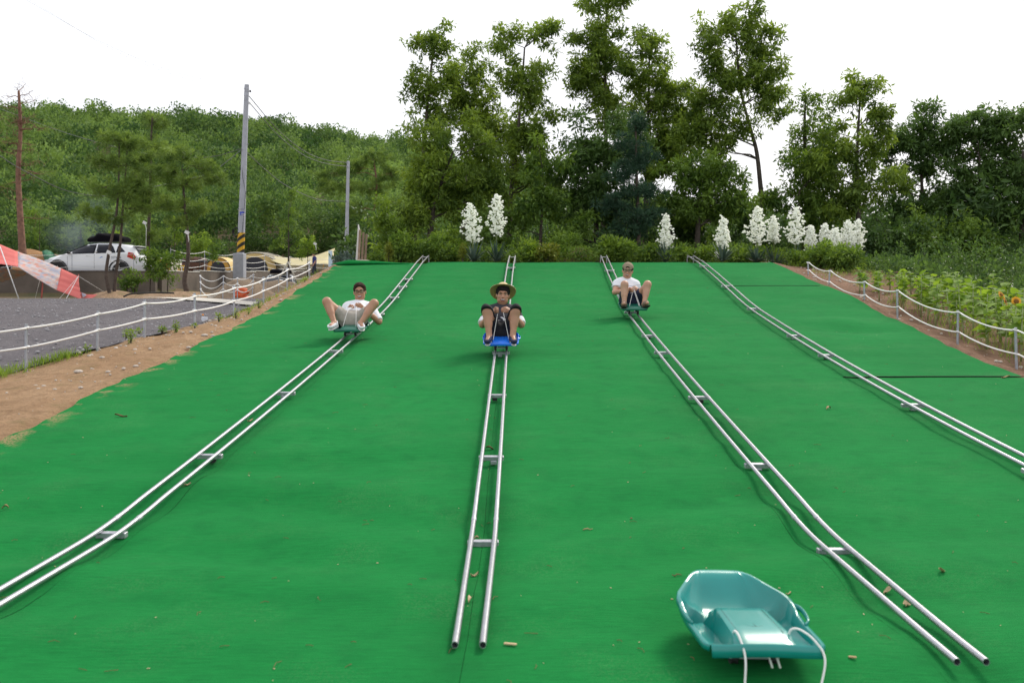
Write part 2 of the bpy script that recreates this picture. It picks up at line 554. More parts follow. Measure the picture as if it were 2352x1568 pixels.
def solve_d(px, py, lift=0.06):
    ds = np.arange(3.0, 22.2, 0.02)
    e = np.abs(CAM_H + (HY - py) / FPX * ds - (zc(ds) + lift))
    d = float(ds[np.argmin(e)])
    return (px - CX) / FPX * d, d
RAIL_PX = [
    [(975, 596), (935, 640), (890, 692), (833, 757), (650, 898), (482, 1040), (261, 1210), (82, 1312), (0, 1358)],
    [(1176, 596), (1169.8, 632), (1150.4, 796), (1143, 903), (1128, 1043), (1111, 1226), (1102, 1285), (1075, 1461)],
    [(1388, 596), (1415, 655), (1448, 712), (1487, 766), (1604, 905), (1740, 1060), (1896, 1225), (2000, 1322), (2237, 1500)],
    [(1592, 596), (1665, 655), (1735, 707), (1820, 768), (1905, 816), (2100, 925), (2345, 1075)]]
RAIL_CF = []
for _k, _px in enumerate(RAIL_PX):
    _p = np.array([solve_d(*q) for q in _px])
    if _k == 3: _p = np.vstack([_p, [3.93, 5.1], [3.88, 3.7]])
    RAIL_CF.append((np.polyfit(_p[:, 1], _p[:, 0], 3), float(_p[-1, 1])))
def railx(k, y): return np.polyval(RAIL_CF[k][0], np.clip(y, 3.0, 22))
# ================================================================= carpet
def carpet_mat():
    m = bpy.data.materials.new('green_carpet'); m.use_nodes = True
    n, l = m.node_tree.nodes, m.node_tree.links
    b = n['Principled BSDF']; b.inputs['Roughness'].default_value = 0.95; b.inputs['Specular IOR Level'].default_value = 0.06
    b.inputs['Sheen Weight'].default_value = 0.015; b.inputs['Sheen Roughness'].default_value = 0.45
    b.inputs['Sheen Tint'].default_value = (0.45, 1.0, 0.6, 1)
    tc = n.new('ShaderNodeTexCoord')
    def noise(scale, det=5, vec=None):
        k = n.new('ShaderNodeTexNoise'); k.inputs['Scale'].default_value = scale; k.inputs['Detail'].default_value = det
        l.new(vec if vec else tc.outputs['Object'], k.inputs['Vector']); return k.outputs['Fac']
    def rg(v, a, b_, c=0, d=1):
        k = n.new('ShaderNodeMapRange'); k.inputs['From Min'].default_value = a; k.inputs['From Max'].default_value = b_
        k.inputs['To Min'].default_value = c; k.inputs['To Max'].default_value = d; l.new(v, k.inputs['Value']); return k.outputs['Result']
    def mixc(f, A, B):
        k = n.new('ShaderNodeMix'); k.data_type = 'RGBA'; l.new(f, k.inputs['Factor'])
        for s, v in (('A', A), ('B', B)):
            if isinstance(v, tuple): k.inputs[s].default_value = (*v, 1)
            else: l.new(v, k.inputs[s])
        return k.outputs['Result']
    def mul(a, c):
        k = n.new('ShaderNodeMath'); k.operation = 'MULTIPLY'; l.new(a, k.inputs[0]); l.new(c, k.inputs[1]); return k.outputs[0]
    mp = n.new('ShaderNodeMapping'); mp.inputs['Scale'].default_value = (1.0, 7.0, 1.0)
    l.new(tc.outputs['Object'], mp.inputs['Vector'])
    col = mixc(rg(noise(0.8), .3, .7), (0.0080, 0.172, 0.034), (0.0112, 0.216, 0.045))
    col = mixc(rg(noise(30, 4, mp.outputs['Vector']), .3, .7, 0, .5), col, (0.0045, 0.110, 0.024))
    mp2 = n.new('ShaderNodeMapping'); mp2.inputs['Scale'].default_value = (2.2, 30.0, 1.0); mp2.inputs['Rotation'].default_value = (0, 0, 0.03)
    l.new(tc.outputs['Object'], mp2.inputs['Vector'])
    weave = noise(3.0, 7, mp2.outputs['Vector'])
    col = mixc(rg(weave, .42, .62, 0, .40), col, (0.0035, 0.088, 0.019))
    col = mixc(rg(noise(5.5, 8), .50, .72, 0, .40), col, (0.0038, 0.094, 0.022))
    col = mixc(rg(noise(420, 2), .35, .65, 0, .3), col, (0.012, 0.235, 0.066))
    # walked-in dust and sand, worst near the left edge
    sx = n.new('ShaderNodeSeparateXYZ'); l.new(tc.outputs['Object'], sx.inputs[0])
    edge = rg(sx.outputs['X'], -4.15, -3.92, 1, 0)
    sand = mul(edge, rg(noise(3.3, 6), .54, .62))
    fine = mul(sand, rg(noise(60, 3), .35, .6))
    col = mixc(fine, col, (0.36, 0.22, 0.13))
    aw = n.new('ShaderNodeAttribute'); aw.attribute_name = 'wear_shade'
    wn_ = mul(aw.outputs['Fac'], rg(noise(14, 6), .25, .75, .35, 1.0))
    col = mixc(rg(wn_, 0, 1, 0, .75), col, (0.0045, 0.075, 0.017))  # darker green beside the rails: painted shade together with dirt
    lite = mul(rg(noise(1.7, 6), .5, .8, 0, .22), rg(noise(90, 3), .45, .7))
    col = mixc(lite, col, (0.20, 0.30, 0.16))
    l.new(col, b.inputs['Base Color'])
    bp = n.new('ShaderNodeBump'); bp.inputs['Strength'].default_value = 0.5; bp.inputs['Distance'].default_value = 0.004
    ah = n.new('ShaderNodeMath'); ah.operation = 'ADD'; l.new(noise(350, 3), ah.inputs[0]); l.new(weave, ah.inputs[1]); l.new(ah.outputs[0], bp.inputs['Height']); l.new(bp.outputs['Normal'], b.inputs['Normal'])
    return m
CARPET = carpet_mat()

def carpet_z(x, y):
    x = np.asarray(x, float); y = np.asarray(y, float)
    w = 0.014 * fbm(x * 0.55, y * 1.5, seed=41, octaves=2) + 0.012 * fbm(x * 0.8 - 0.2 * y, y * 2.6, seed=43, octaves=3)
    w = w + 0.016 * fbm(x * 0.9 + 0.25 * y, y * 3.6, seed=45, octaves=2) * sstep(12, 3, y)
    # low folds running across the foot of the slope
    w = w + 0.034 * np.sin(y * 7.5 + 1.5 * vnoise(x * 0.5, y * 0.4, seed=50) * 3) * sstep(8.5, 4.5, y) * (0.4 + 0.6 * vnoise(x * 0.7, y * 0.3, seed=51))
    for k_ in range(4): w = w - 0.020 * np.exp(-((x - railx(k_, y)) / 0.13) ** 2) * (0.6 + 0.4 * vnoise(y * 0.9, k_ * 5.0, seed=55))
    # pulled creases on the right and hump upper left
    w = w + 0.05 * np.exp(-((x - 5.0) / 0.5) ** 2 - ((y - 13.6) / 0.35) ** 2)
    w = w - 0.06 * np.exp(-((x - 5.1) / 0.6) ** 2 - ((y - 12.9) / 0.3) ** 2)
    w = w + 0.02 * np.exp(-((x - 0.45) / 0.5) ** 2 - ((y - 6.4) / 0.25) ** 2)
    return zc(y) + w
def cz(x, y): return float(carpet_z(x, y))

carpet = bpy.data.objects.new('slope_carpet', None); COL.objects.link(carpet)
tag(carpet, 'bright green artificial turf carpet covering the whole sled slope', 'carpet', kind='structure')
def seam1(y): return railx(0, y) + 0.115 + 0.012 * vnoise(np.asarray(y) * 0.8, 1.0, seed=60)
def seam2(y): return railx(1, y) - 0.02 + 0.02 * vnoise(np.asarray(y) * 0.8, 2.0, seed=61)
def seam3(y): return railx(2, y) - 0.125 + 0.015 * vnoise(np.asarray(y) * 0.8, 3.0, seed=62)
def seam4(y): return railx(3, y) - 0.16 + 0.02 * vnoise(np.asarray(y) * 0.8, 4.0, seed=63)
def cleft(y):
    y = np.asarray(y)
    return -4.15 + 0.10 * fbm(y * 0.9, 0.5, seed=64) + 0.05 * vnoise(y * 4, 0.2, seed=65)
def cright(y):
    y = np.asarray(y)
    return xr(y) + 0.10 * fbm(y * 0.8, 1.5, seed=66)
def carpet_strip(xa, xb, y0, y1, seed):
    y = np.arange(y0, y1 + 1e-6, 0.06)
    u = np.linspace(0, 1, 36)
    X = xa(y)[:, None] * (1 - u) + xb(y)[:, None] * u
    Y = np.repeat(y[:, None], len(u), 1)
    Z = carpet_z(X, Y)
    curl = np.exp(-u / 0.012) + np.exp(-(1 - u) / 0.012)
    Z = Z + curl[None, :] * 0.003 * (0.4 + np.clip(vnoise(Y[:, :1] * 2.3, seed, seed=70), 0, 1))
    if y1 > 21: Z[-1] -= 0.05; Z[-2] -= 0.012
    me = grid_mesh('carpet_strip', X, Y, Z)
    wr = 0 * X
    for k_ in range(4):                         # rail shade and trodden-in dirt, both painted into the carpet colour
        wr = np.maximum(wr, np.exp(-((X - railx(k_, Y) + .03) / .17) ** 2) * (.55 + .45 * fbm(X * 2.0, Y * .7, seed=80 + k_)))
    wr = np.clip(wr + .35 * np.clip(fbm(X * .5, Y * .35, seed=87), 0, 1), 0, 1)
    a = me.attributes.new('wear_shade', 'FLOAT', 'POINT'); a.data.foreach_set('value', wr.ravel().astype(np.float32))
    return new_obj('carpet_strip', me, CARPET, carpet)
def off(f, d): return lambda y: f(y) + d
TOPY = 21.45
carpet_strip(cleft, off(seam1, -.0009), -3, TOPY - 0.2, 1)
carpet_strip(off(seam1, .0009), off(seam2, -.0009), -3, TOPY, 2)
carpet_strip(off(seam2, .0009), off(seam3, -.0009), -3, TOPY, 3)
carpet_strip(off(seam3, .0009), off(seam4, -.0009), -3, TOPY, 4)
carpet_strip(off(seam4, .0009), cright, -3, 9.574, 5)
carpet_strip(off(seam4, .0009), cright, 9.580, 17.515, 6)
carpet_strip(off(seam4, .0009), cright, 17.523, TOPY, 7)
# underlay seen through the seams
yy = np.arange(-3, TOPY - 0.1, 0.12); uu = np.linspace(0, 1, 60)
UX = (cleft(yy) + .06)[:, None] * (1 - uu) + (cright(yy) - .06)[:, None] * uu
UY = np.repeat(yy[:, None], 60, 1)
new_obj('underlay', grid_mesh('underlay', UX, UY, carpet_z(UX, UY) - 0.028), mat('underlay_black', (0.012, 0.014, 0.012), 0.95), carpet)

# rolled fold of spare carpet along the upper left brow
rows = []
fx_ = np.linspace(-4.3, -2.45, 46)
for q in range(9):
    th = -0.4 + q / 8 * 3.4
    row = []
    for x in fx_:
        e = float(np.interp(x, [-4.3, -3.9, -3.3, -2.45], [0.02, 0.11, 0.075, 0.02]))
        yb = 20.75 + 0.12 * math.sin((x + 4) * 2.0)
        row.append((x, yb - math.cos(th) * e * 1.6, cz(x, yb) + 0.0 + math.sin(max(th, 0)) * e))
    rows.append(row)
MB().sheet(rows).build('carpet_fold', CARPET, carpet, smooth=True)
# ================================================================= rails
STEEL = mat('galvanised_pipe', (0.46, 0.46, 0.50), 0.38, metal=0.9, var=0.08, vscale=25, bump=0.05, bscale=40)
STEEL_DULL = mat('galvanised_dull', (0.42, 0.43, 0.47), 0.5, metal=0.7, var=0.2, vscale=30)
RUBBER = mat('black_rubber', (0.012, 0.012, 0.013), 0.7)
WHITE_PLASTIC = mat('white_plastic', (0.8, 0.8, 0.8), 0.4)
RAIL_BARS = [[640, 657, 682, 720, 803, 898, 1040, 1212], [614, 657, 700, 806, 903, 1044, 1228], [620, 655, 690, 715, 768, 806, 908, 1060, 1247], [610, 655, 707, 768, 812, 925, 1072]]
RAIL_LABEL = ['leftmost pair of sled rails, running off the left edge of the picture',
              'steel sled rails under the rider in the straw hat',
              'steel sled rails under the rider in the backward cap',
              'rightmost pair of sled rails, empty, running off the right edge']
RAILS = []
def rail_gauge(y): return np.interp(y, [3.6, 5.0, 7, 22], [0.113, 0.134, 0.138, 0.142])
def rail_lift(y): return np.interp(y, [3.6, 5.0, 5.6, 20, 21.2, 22.1], [0.026, 0.045, 0.062, 0.07, 0.085, 0.16])
def build_rails(k):
    cf, yl = RAIL_CF[k]
    yend = [3.45, yl, yl, 3.7][k]
    ys_ = np.concatenate([np.arange(yend, 7, 0.1), np.arange(7, 21.95, 0.3), [21.95]])
    xs_ = np.polyval(cf, ys_)
    z_ = zc(ys_) + rail_lift(ys_)
    root = thing('rail_track', RAIL_LABEL[k], 'rails', (xs_[0], ys_[0], 0), group='sled rails on the slope')
    o_ = Vector((xs_[0], ys_[0], 0))
    g = rail_gauge(ys_)
    dx = np.gradient(xs_, ys_); nn = 1 / np.sqrt(1 + dx * dx)
    for s in (-1, 1):
        P = [Vector((x + s * q / 2 * n_, y - s * q / 2 * n_ * d_, z)) for x, y, z, q, n_, d_ in zip(xs_, ys_, z_, g, nn, dx)]
        ro = MB().pipe(P, 0.0148, 0.0118, 14).build('rail', STEEL, root, smooth='auto', off=o_)
        for dj in (5.25, 10.7 + .3 * s, 16.4 - .3 * s):
            i0 = int(np.argmin(np.abs(ys_ - dj))); a_ = P[i0]; b_ = P[i0 + 1]; u_ = (b_ - a_).normalized()
            MB().tube([a_, a_ + u_ * .05], 0.0162, 14).build('joint_sleeve', STEEL_DULL, ro, smooth='auto', off=o_)
    info = dict(cf=cf, root=root)
    for j, py in enumerate(RAIL_BARS[k]):
        _, d = solve_d(CX, py)
        x = float(np.polyval(cf, d)); sl = float(np.polyval(np.polyder(cf), d))
        q = float(rail_gauge(d)); z = float(zc(d) + rail_lift(d))
        tilt = math.atan2(float(zc(d + .2) - zc(d - .2)), .4)
        M = Matrix.Rotation(-math.atan(sl), 3, 'Z') @ Matrix.Rotation(tilt, 3, 'X')
        c = Vector((x, d, z - 0.028))
        wide = random.uniform(0.0, 0.05)
        bar = MB().bbox(c, (q + 0.035 + wide, 0.042, 0.032), 0.003, M).build('crossbar', STEEL_DULL, root, off=o_)
        MB().bbox(c + Vector((random.uniform(-.03, .03), 0.0, -0.030)), (0.05, 0.05, 0.03), 0.004, M).build('foot_block', STEEL_DULL if j % 2 else RUBBER, bar, off=o_)
        if d > 13.0 or (k == 3 and d > 11):
            for s in (-1, 1):
                e = c + M @ Vector((s * q / 2 + 0.030, 0.03, 0.012))
                MB().tube([e, e + M @ Vector((0.0, -0.055, 0.0))], 0.012, 10).build('sleeve', WHITE_PLASTIC, root, smooth='auto', off=o_)
                MB().bbox(e + Vector((-.012, -.01, -.022)), (0.05, 0.045, 0.022), 0.003, M).build('rubber_pad', RUBBER, root, off=o_)
    # end frame at the top
    ye = 21.9; x = float(np.polyval(cf, ye)); z = float(zc(ye) + rail_lift(ye)); q = float(rail_gauge(ye))
    for s in (-1, 1):
        MB().tube([(x + s * (q / 2 + .004), ye + .03, z + .012), (x + s * (q / 2 + .01), ye + .06, 1.95)], 0.0125, 10).build('end_post', STEEL, root, smooth='auto', off=o_)
    MB().tube([(x - q / 2, ye + .03, z - .03), (x + q / 2, ye + .03, z - .03)], 0.012, 10).build('crossbar', STEEL, root, smooth='auto', off=o_)
    return info
for k in range(4): RAILS.append(build_rails(k))

# thin black cord lying beside the rails, and cross cords on the right
def cord(name, label, pts, r):
    o = MB().tube(pts, r, 6).build(name, RUBBER, None, smooth=True, off=pts[0], loc=pts[0])
    return tag(o, label, 'cord')
for (y, x0, x1, lb) in ((17.52, 4.2, 6.25, 'upper black cord lying across the green carpet on the right'), (9.577, 3.65, 5.75, 'lower black cord lying across the green carpet on the right')):
    pts = [Vector((x, y + 0.02 * float(vnoise(x * 1.2, y, seed=93)), cz(x, y) + 0.006)) for x in np.arange(x0, x1, 0.1)]
    cord('cross_cord', lb, pts, 0.0042)

# ================================================================= sleds
SLED_L = 0.62
def sled_surface():
    L = SLED_L
    tk = [-0.035, -0.02, -0.006, 0.0, .03, .06, .10, .16, .22, .30, .38, .45, .50, .512, .525, .56, .585, .60, .63, .66, .70, .74, .78, .82, .86, .90, .93, .955, .97, .985, 1.0, 1.012, 1.022]
    rows = []
    for t in tk:
        tt = min(max(t, 0), 1)
        w = np.interp(tt, [0, .03, .08, .3, .5, .62, .70, .80, .88, .94, .98, 1.0], [.212, .226, .232, .236, .240, .242, .226, .186, .154, .128, .104, .085])
        r_ = np.interp(tt, [0, .06, .3, .42, .5, .56, .62, .8, .93, 1], [.066, .066, .072, .078, .092, .108, .116, .138, .156, .162])
        f_ = np.interp(tt, [0, .03, .08, .3, .5, .66, .74, .82, .9, .955, .985, 1], [.060, .045, .026, .014, .012, .016, .030, .070, .112, .140, .158, .166])
        hw = np.interp(tt, [0, .05, .5, .512, .585, .6, .7, .85, .95, 1], [.130, .126, .112, .118, .122, .128, .132, .112, .092, .07])
        hh = np.interp(tt, [0, .04, .12, .5, .512, .53, .585, .598, .63], [.070, .080, .094, .104, .100, .080, .076, .052, .036])
        if tt >= .63: hh = f_ + np.interp(tt, [.63, .7, .8, .95, .985, 1.0], [.020, .014, -.006, -.006, 0.0, 0.0])
        y = -L / 2 + t * L
        if t < 0 or t > 1:
            drop = {-0.006: -.003, -0.02: .002, -0.035: .040, 1.012: .003, 1.022: .03}[t]
            z0 = r_ + .004 - drop
            k = {-0.006: 1, -0.02: .995, -0.035: .985}.get(t, .98)
            xs = [0, hw * .55, hw - .012, hw - .003, hw + .004, hw + .010, hw + .4 * (w - hw), hw + .6 * (w - hw), hw + .85 * (w - hw), w, w + .004, w + .014, w + .017, w + .018]
            pts = [(x * k, z0 + .004 * max(0, 1 - (x / .16) ** 2)) for x in xs]
        elif tt > .64:
            pts = [(0, hh), (hw * .55, hh), (hw - .012, hh), (hw - .004, hh + .003), (hw + .002, hh + .007), (hw + .010, hh + .010), (hw + .35 * (w - hw), hh + .010 + .2 * (r_ - hh)), (hw + .6 * (w - hw), hh + .4 * (r_ - hh)), (hw + .85 * (w - hw), hh + .75 * (r_ - hh)), (w, r_), (w + .004, r_ + .004), (w + .018, r_ + .003), (w + .022, r_ - .002), (w + .023, r_ - .02)]
            if tt > .88:
                q_ = min(1, (tt - .88) / .105); pts = [(x, z * (1 - q_) + (r_ + .004) * q_) if i_ < 12 else (x, z) for i_, (x, z) in enumerate(pts)]
        else:
            fl = min(w - .022, hw + .055)
            pts = [(0, hh), (hw * .55, hh), (hw - .012, hh), (hw - .003, hh - .004), (hw + .004, min(hh - .012, f_ + .5 * (hh - f_))), (hw + .010, f_ + .001), ((hw + fl) / 2 + .01, f_ - .001), (fl + .008, f_ + .002), (w - .010, f_ + .35 * (r_ - f_)), (w, r_), (w + .004, r_ + .004), (w + .018, r_ + .003), (w + .022, r_ - .002), (w + .023, r_ - .02)]
            if tt < .02: pts = [(x, max(z, r_ - .004)) for x, z in pts[:-1]] + [pts[-1]]
        half = [Vector((x, y, z)) for x, z in pts]
        half = [Vector((p.x * .93, p.y, p.z)) for p in half]
        rows.append([Vector((-p.x, p.y, p.z)) for p in half[:0:-1]] + half)
    return rows
SLED_ROWS = sled_surface()
_sm = MB().sheet(SLED_ROWS).mesh('shell', smooth=True)
_sm.set_sharp_from_angle(angle=R(50))
def plastic(name, c, c2): return mat(name, c, 0.30, var=0.0, vscale=3, color2=c2, spec=0.5, bump=0.02, bscale=15, coat=0.2)
SLED_GREEN = plastic('sled_teal_plastic', (0.004, 0.20, 0.175), (0.006, 0.25, 0.225))
SLED_DARKGREEN = plastic('sled_green_plastic', (0.004, 0.13, 0.082), (0.006, 0.16, 0.10))
SLED_BLUE = plastic('sled_blue_plastic', (0.005, 0.15, 0.78), (0.008, 0.19, 0.86))
ROPE_MAT = mat('white_rope', (0.80, 0.79, 0.77), 0.85, bump=0.6, bscale=350, bdist=0.003)
def make_sled(label, m, loc, rot, scale=1.0, wheels=True, shell_z=0.0):
    root = thing('sled', label, 'sled', loc, rot, group='plastic sleds')
    root.scale = (scale,) * 3
    me = _sm.copy(); me.materials.clear()
    sh = new_obj('shell', me, m, root)
    md = sh.modifiers.new('thickness', 'SOLIDIFY'); md.thickness = 0.005; md.offset = -1
    for s in (-1, 1):                      # hand levers on the rim
        y0, y1 = -0.085, 0.035
        e_ = .020 if s > 0 else .010
        P = curve_pts([(s * .226, y1 + .016, .097), (s * (.232 + e_ * .6), y1 - .002, .103), (s * (.236 + e_), y1 - .030, .100), (s * (.236 + e_), (y0 + y1) / 2 - .02, .092), (s * (.232 + e_ * .7), y0 - .005, .083), (s * .226, y0 - .025, .075)], 6)
        MB().tube(P, 0.008, 8, flat=(1.5, 0.7)).build('hand_lever', m, root, smooth=True)
    # moulded panel lines and emblem on the hump
    groove = mat(m.name + '_groove', tuple(c * 0.35 for c in m.node_tree.nodes['Mix'].inputs['A'].default_value[:3]), 0.5)
    for s in (-1, 1):
        MB().tube([(s * .088, -.24, .0925), (s * .086, -.12, .0982), (s * .084, -.01, .1032)], 0.0016, 5).build('panel_line', groove, root, smooth=True)
    em = MB()
    em.tube([(-.045, -.165, .0962), (-.026, -.181, .0954), (0, -.187, .0952), (.026, -.181, .0954), (.045, -.165, .0962)], [0.0006, .0016, .002, .0016, .0006], 5)
    em.build('emblem_arc', groove, root, smooth=True)
    MB().tube([(0, -.187, .0954), (.0, -.150, .0972)], [.002, .0006], 5).build('emblem_bar', groove, root, smooth=True)
    for s in (-1, 1):
        MB().bbox((s * .075, 0.02, -.012), (.03, .42, .045), .006).build('runner', mat('under_frame', (0.03, 0.03, 0.032), 0.6), root)
    for y in (-.16, .17): MB().bbox((0, y, -.022), (.20, .045, .02), .004).build('axle_bracket', STEEL_DULL, root)
    if wheels:
        for s in (-1, 1):
            for y in (-.16, .17):
                MB().lathe([(.006, -.014), (.022, -.014), (.018, 0), (.022, .014), (.006, .014)], (s * .077, y, -.034), 14, 'X').build('roller', RUBBER, root, smooth='auto')
    return root

def rail_frame(k, d, lift=0.0):
    cf = RAILS[k]['cf']
    x = float(np.polyval(cf, d)); sl = float(np.polyval(np.polyder(cf), d))
    tilt = math.atan2(float(zc(d + .3) - zc(d - .3)), .6)
    return Vector((x, d, float(zc(d) + rail_lift(d)) + lift)), (tilt, 0, -math.atan(sl))
RIDE = {}
for key, k, d, lb, m in (('a', 0, 11.95, 'dark green plastic sled under the rider in beige shorts', SLED_DARKGREEN),
                         ('b', 1, 10.9, 'bright blue plastic sled under the rider in the straw hat', SLED_BLUE),
                         ('c', 2, 14.05, 'dark green plastic sled under the rider in the backward cap', SLED_DARKGREEN)):
    p, r_ = rail_frame(k, d, 0.062)
    RIDE[key] = (p, r_)
    make_sled(lb, m, p, r_, 0.92)

# ---- the empty sled in the foreground
FG = Vector((0.925, 3.54, 0.062))
FGR = (R(-2.0), R(2.2), R(3.5))
fg_sled = make_sled('empty teal plastic sled with a rope, lying on the green carpet in front', SLED_GREEN, FG, FGR, 1.0)
_M = Matrix.Translation(FG) @ Matrix.Rotation(FGR[2], 4, 'Z') @ Matrix.Rotation(FGR[1], 4, 'Y') @ Matrix.Rotation(FGR[0], 4, 'X')
_Mi = _M.inverted()
def gp(px, py):      # point on the flat carpet
    d = CAM_H * FPX / (py - HY); p = at(px, py, d); p.z = cz(p.x, p.y) + .006; return p
for pts in ([_M @ Vector((-.105, -.235, .07)), _M @ Vector((-.104, -.25, .100)), _M @ Vector((-.098, -.29, .090)), _M @ Vector((-.092, -.345, .030)), gp(1712, 1600), gp(1740, 1660), gp(1790, 1760)],
            [_M @ Vector((.105, -.24, .07)), _M @ Vector((.115, -.25, .108)), _M @ Vector((.145, -.265, .112)), _M @ Vector((.185, -.305, .085)), _M @ Vector((.205, -.35, .03)), gp(1880, 1605), gp(1905, 1680), gp(1850, 1760)]):
    P = [_Mi @ p for p in curve_pts(pts, 8)]
    MB().tube(P, 0.0044, 8).build('pull_rope', ROPE_MAT, fg_sled, smooth=True)
for dx_ in (.02, .05):
    P = [_Mi @ p for p in curve_pts([_M @ Vector((dx_, -.26, .03)), _M @ Vector((dx_ + .004, -.28, .005)), _M @ Vector((dx_ + .012, -.285, -.022))], 4)]
    MB().tube(P, 0.0044, 8).build('rope_end', ROPE_MAT, fg_sled, smooth=True)
# ================================================================= people
class Vol:
    """distance field on a grid, meshed with surface nets"""
    def __init__(self, lo, hi, res):
        self.lo = np.array(lo, float); self.res = res
        self.n = np.ceil((np.array(hi) - self.lo) / res).astype(int) + 1
        self.D = np.full(self.n, 1.0, dtype=np.float32)
    def _sub(self, lo, hi, pad):
        a = np.clip(np.floor((np.array(lo) - pad - self.lo) / self.res).astype(int), 0, self.n - 1)
        b = np.clip(np.ceil((np.array(hi) + pad - self.lo) / self.res).astype(int) + 1, 1, self.n)
        sl = tuple(slice(i, j) for i, j in zip(a, b))
        ax = [self.lo[i] + np.arange(a[i], b[i]) * self.res for i in range(3)]
        return sl, np.meshgrid(*ax, indexing='ij')
    def _put(self, sl, d, k, op):
        o = self.D[sl]
        if op == '-':
            h = np.maximum(k - np.abs(-d - o), 0) / max(k, 1e-6)
            self.D[sl] = np.maximum(o, -d) + h * h * k / 4
        else:
            h = np.maximum(k - np.abs(d - o), 0) / max(k, 1e-6)
            self.D[sl] = np.minimum(o, d) - h * h * k / 4
    def cap(self, a, b, ra, rb=None, k=0.02, op='+', sq=(1, 1, 1)):
        rb = ra if rb is None else rb
        a, b = np.array(a, float), np.array(b, float); m_ = max(ra, rb) * 1.3
        sl, (x, y, z) = self._sub(np.minimum(a, b) - m_, np.maximum(a, b) + m_, k + 3 * self.res)
        d = b - a; L2 = float(d @ d) + 1e-12
        t = np.clip(((x - a[0]) * d[0] + (y - a[1]) * d[1] + (z - a[2]) * d[2]) / L2, 0, 1)
        q = np.sqrt(((x - a[0] - t * d[0]) / sq[0]) ** 2 + ((y - a[1] - t * d[1]) / sq[1]) ** 2 + ((z - a[2] - t * d[2]) / sq[2]) ** 2)
        self._put(sl, (q - (ra + (rb - ra) * t)).astype(np.float32), k, op); return self
    def ell(self, c, r, M=None, k=0.02, op='+'):
        c = np.array(c, float); r = np.array(r, float); m_ = r.max() * 1.1
        sl, (x, y, z) = self._sub(c - m_, c + m_, k + 3 * self.res)
        x, y, z = x - c[0], y - c[1], z - c[2]
        if M is not None:
            M = np.array(M)
            x, y, z = (M[0, 0] * x + M[1, 0] * y + M[2, 0] * z, M[0, 1] * x + M[1, 1] * y + M[2, 1] * z, M[0, 2] * x + M[1, 2] * y + M[2, 2] * z)
        k0 = np.sqrt((x / r[0]) ** 2 + (y / r[1]) ** 2 + (z / r[2]) ** 2) + 1e-9
        k1 = np.sqrt((x / r[0] ** 2) ** 2 + (y / r[1] ** 2) ** 2 + (z / r[2] ** 2) ** 2) + 1e-9
        self._put(sl, (k0 * (k0 - 1) / k1).astype(np.float32), k, op); return self
    def grid(self):
        ax = [self.lo[i] + np.arange(self.n[i]) * self.res for i in range(3)]
        return np.meshgrid(*ax, indexing='ij')
    def clip(self, p, nrm):
        """keeps the side opposite to nrm"""
        x, y, z = self.grid(); n_ = np.array(nrm, float); n_ /= np.linalg.norm(n_)
        d = (x - p[0]) * n_[0] + (y - p[1]) * n_[1] + (z - p[2]) * n_[2]
        self.D = np.maximum(self.D, d.astype(np.float32)); return self
    def clip_near(self, p, nrm, rad):
        x, y, z = self.grid(); n_ = np.array(nrm, float); n_ /= np.linalg.norm(n_)
        d = (x - p[0]) * n_[0] + (y - p[1]) * n_[1] + (z - p[2]) * n_[2]
        w = (x - p[0]) ** 2 + (y - p[1]) ** 2 + (z - p[2]) ** 2 < rad * rad
        self.D = np.where(w, np.maximum(self.D, d.astype(np.float32)), self.D); return self
    def wrinkle(self, amp, f, seed=0):
        x, y, z = self.grid()
        w = np.sin(x * f + 1.7 * np.sin(y * f * .6 + seed) + seed) * np.sin(y * f * 0.9 + 1.3 * np.sin(z * f * .7) + 2 * seed) + 0.6 * np.sin(z * f * 1.3 + 2 * np.sin(x * f * .5 + seed))
        self.D = self.D + (amp * w).astype(np.float32); return self
    def mesh(self, name):
        D = self.D
        D[0] = D[-1] = 1; D[:, 0] = D[:, -1] = 1; D[:, :, 0] = D[:, :, -1] = 1
        S = D < 0
        c = np.zeros(np.array(S.shape) - 1, dtype=np.int8)
        for i in (0, 1):
            for j in (0, 1):
                for k in (0, 1):
                    c += S[i:S.shape[0] - 1 + i, j:S.shape[1] - 1 + j, k:S.shape[2] - 1 + k]
        cells = np.argwhere((c > 0) & (c < 8))
        idx = np.full(c.shape, -1, dtype=np.int64); idx[tuple(cells.T)] = np.arange(len(cells))
        acc = np.zeros((len(cells), 3)); cnt = np.zeros(len(cells))
        cor = [(i, j, k) for i in (0, 1) for j in (0, 1) for k in (0, 1)]
        for A in cor:
            for ax in range(3):
                if A[ax] == 0:
                    B = list(A); B[ax] = 1
                    a = D[cells[:, 0] + A[0], cells[:, 1] + A[1], cells[:, 2] + A[2]]
                    b = D[cells[:, 0] + B[0], cells[:, 1] + B[1], cells[:, 2] + B[2]]
                    m_ = (a < 0) != (b < 0)
                    t = a / np.where(np.abs(a - b) < 1e-9, 1e-9, a - b)
                    p = np.array(A, float)[None, :].repeat(len(cells), 0); p[:, ax] = t
                    acc[m_] += p[m_]; cnt[m_] += 1
        V = self.lo + (cells + acc / cnt[:, None]) * self.res
        F = []
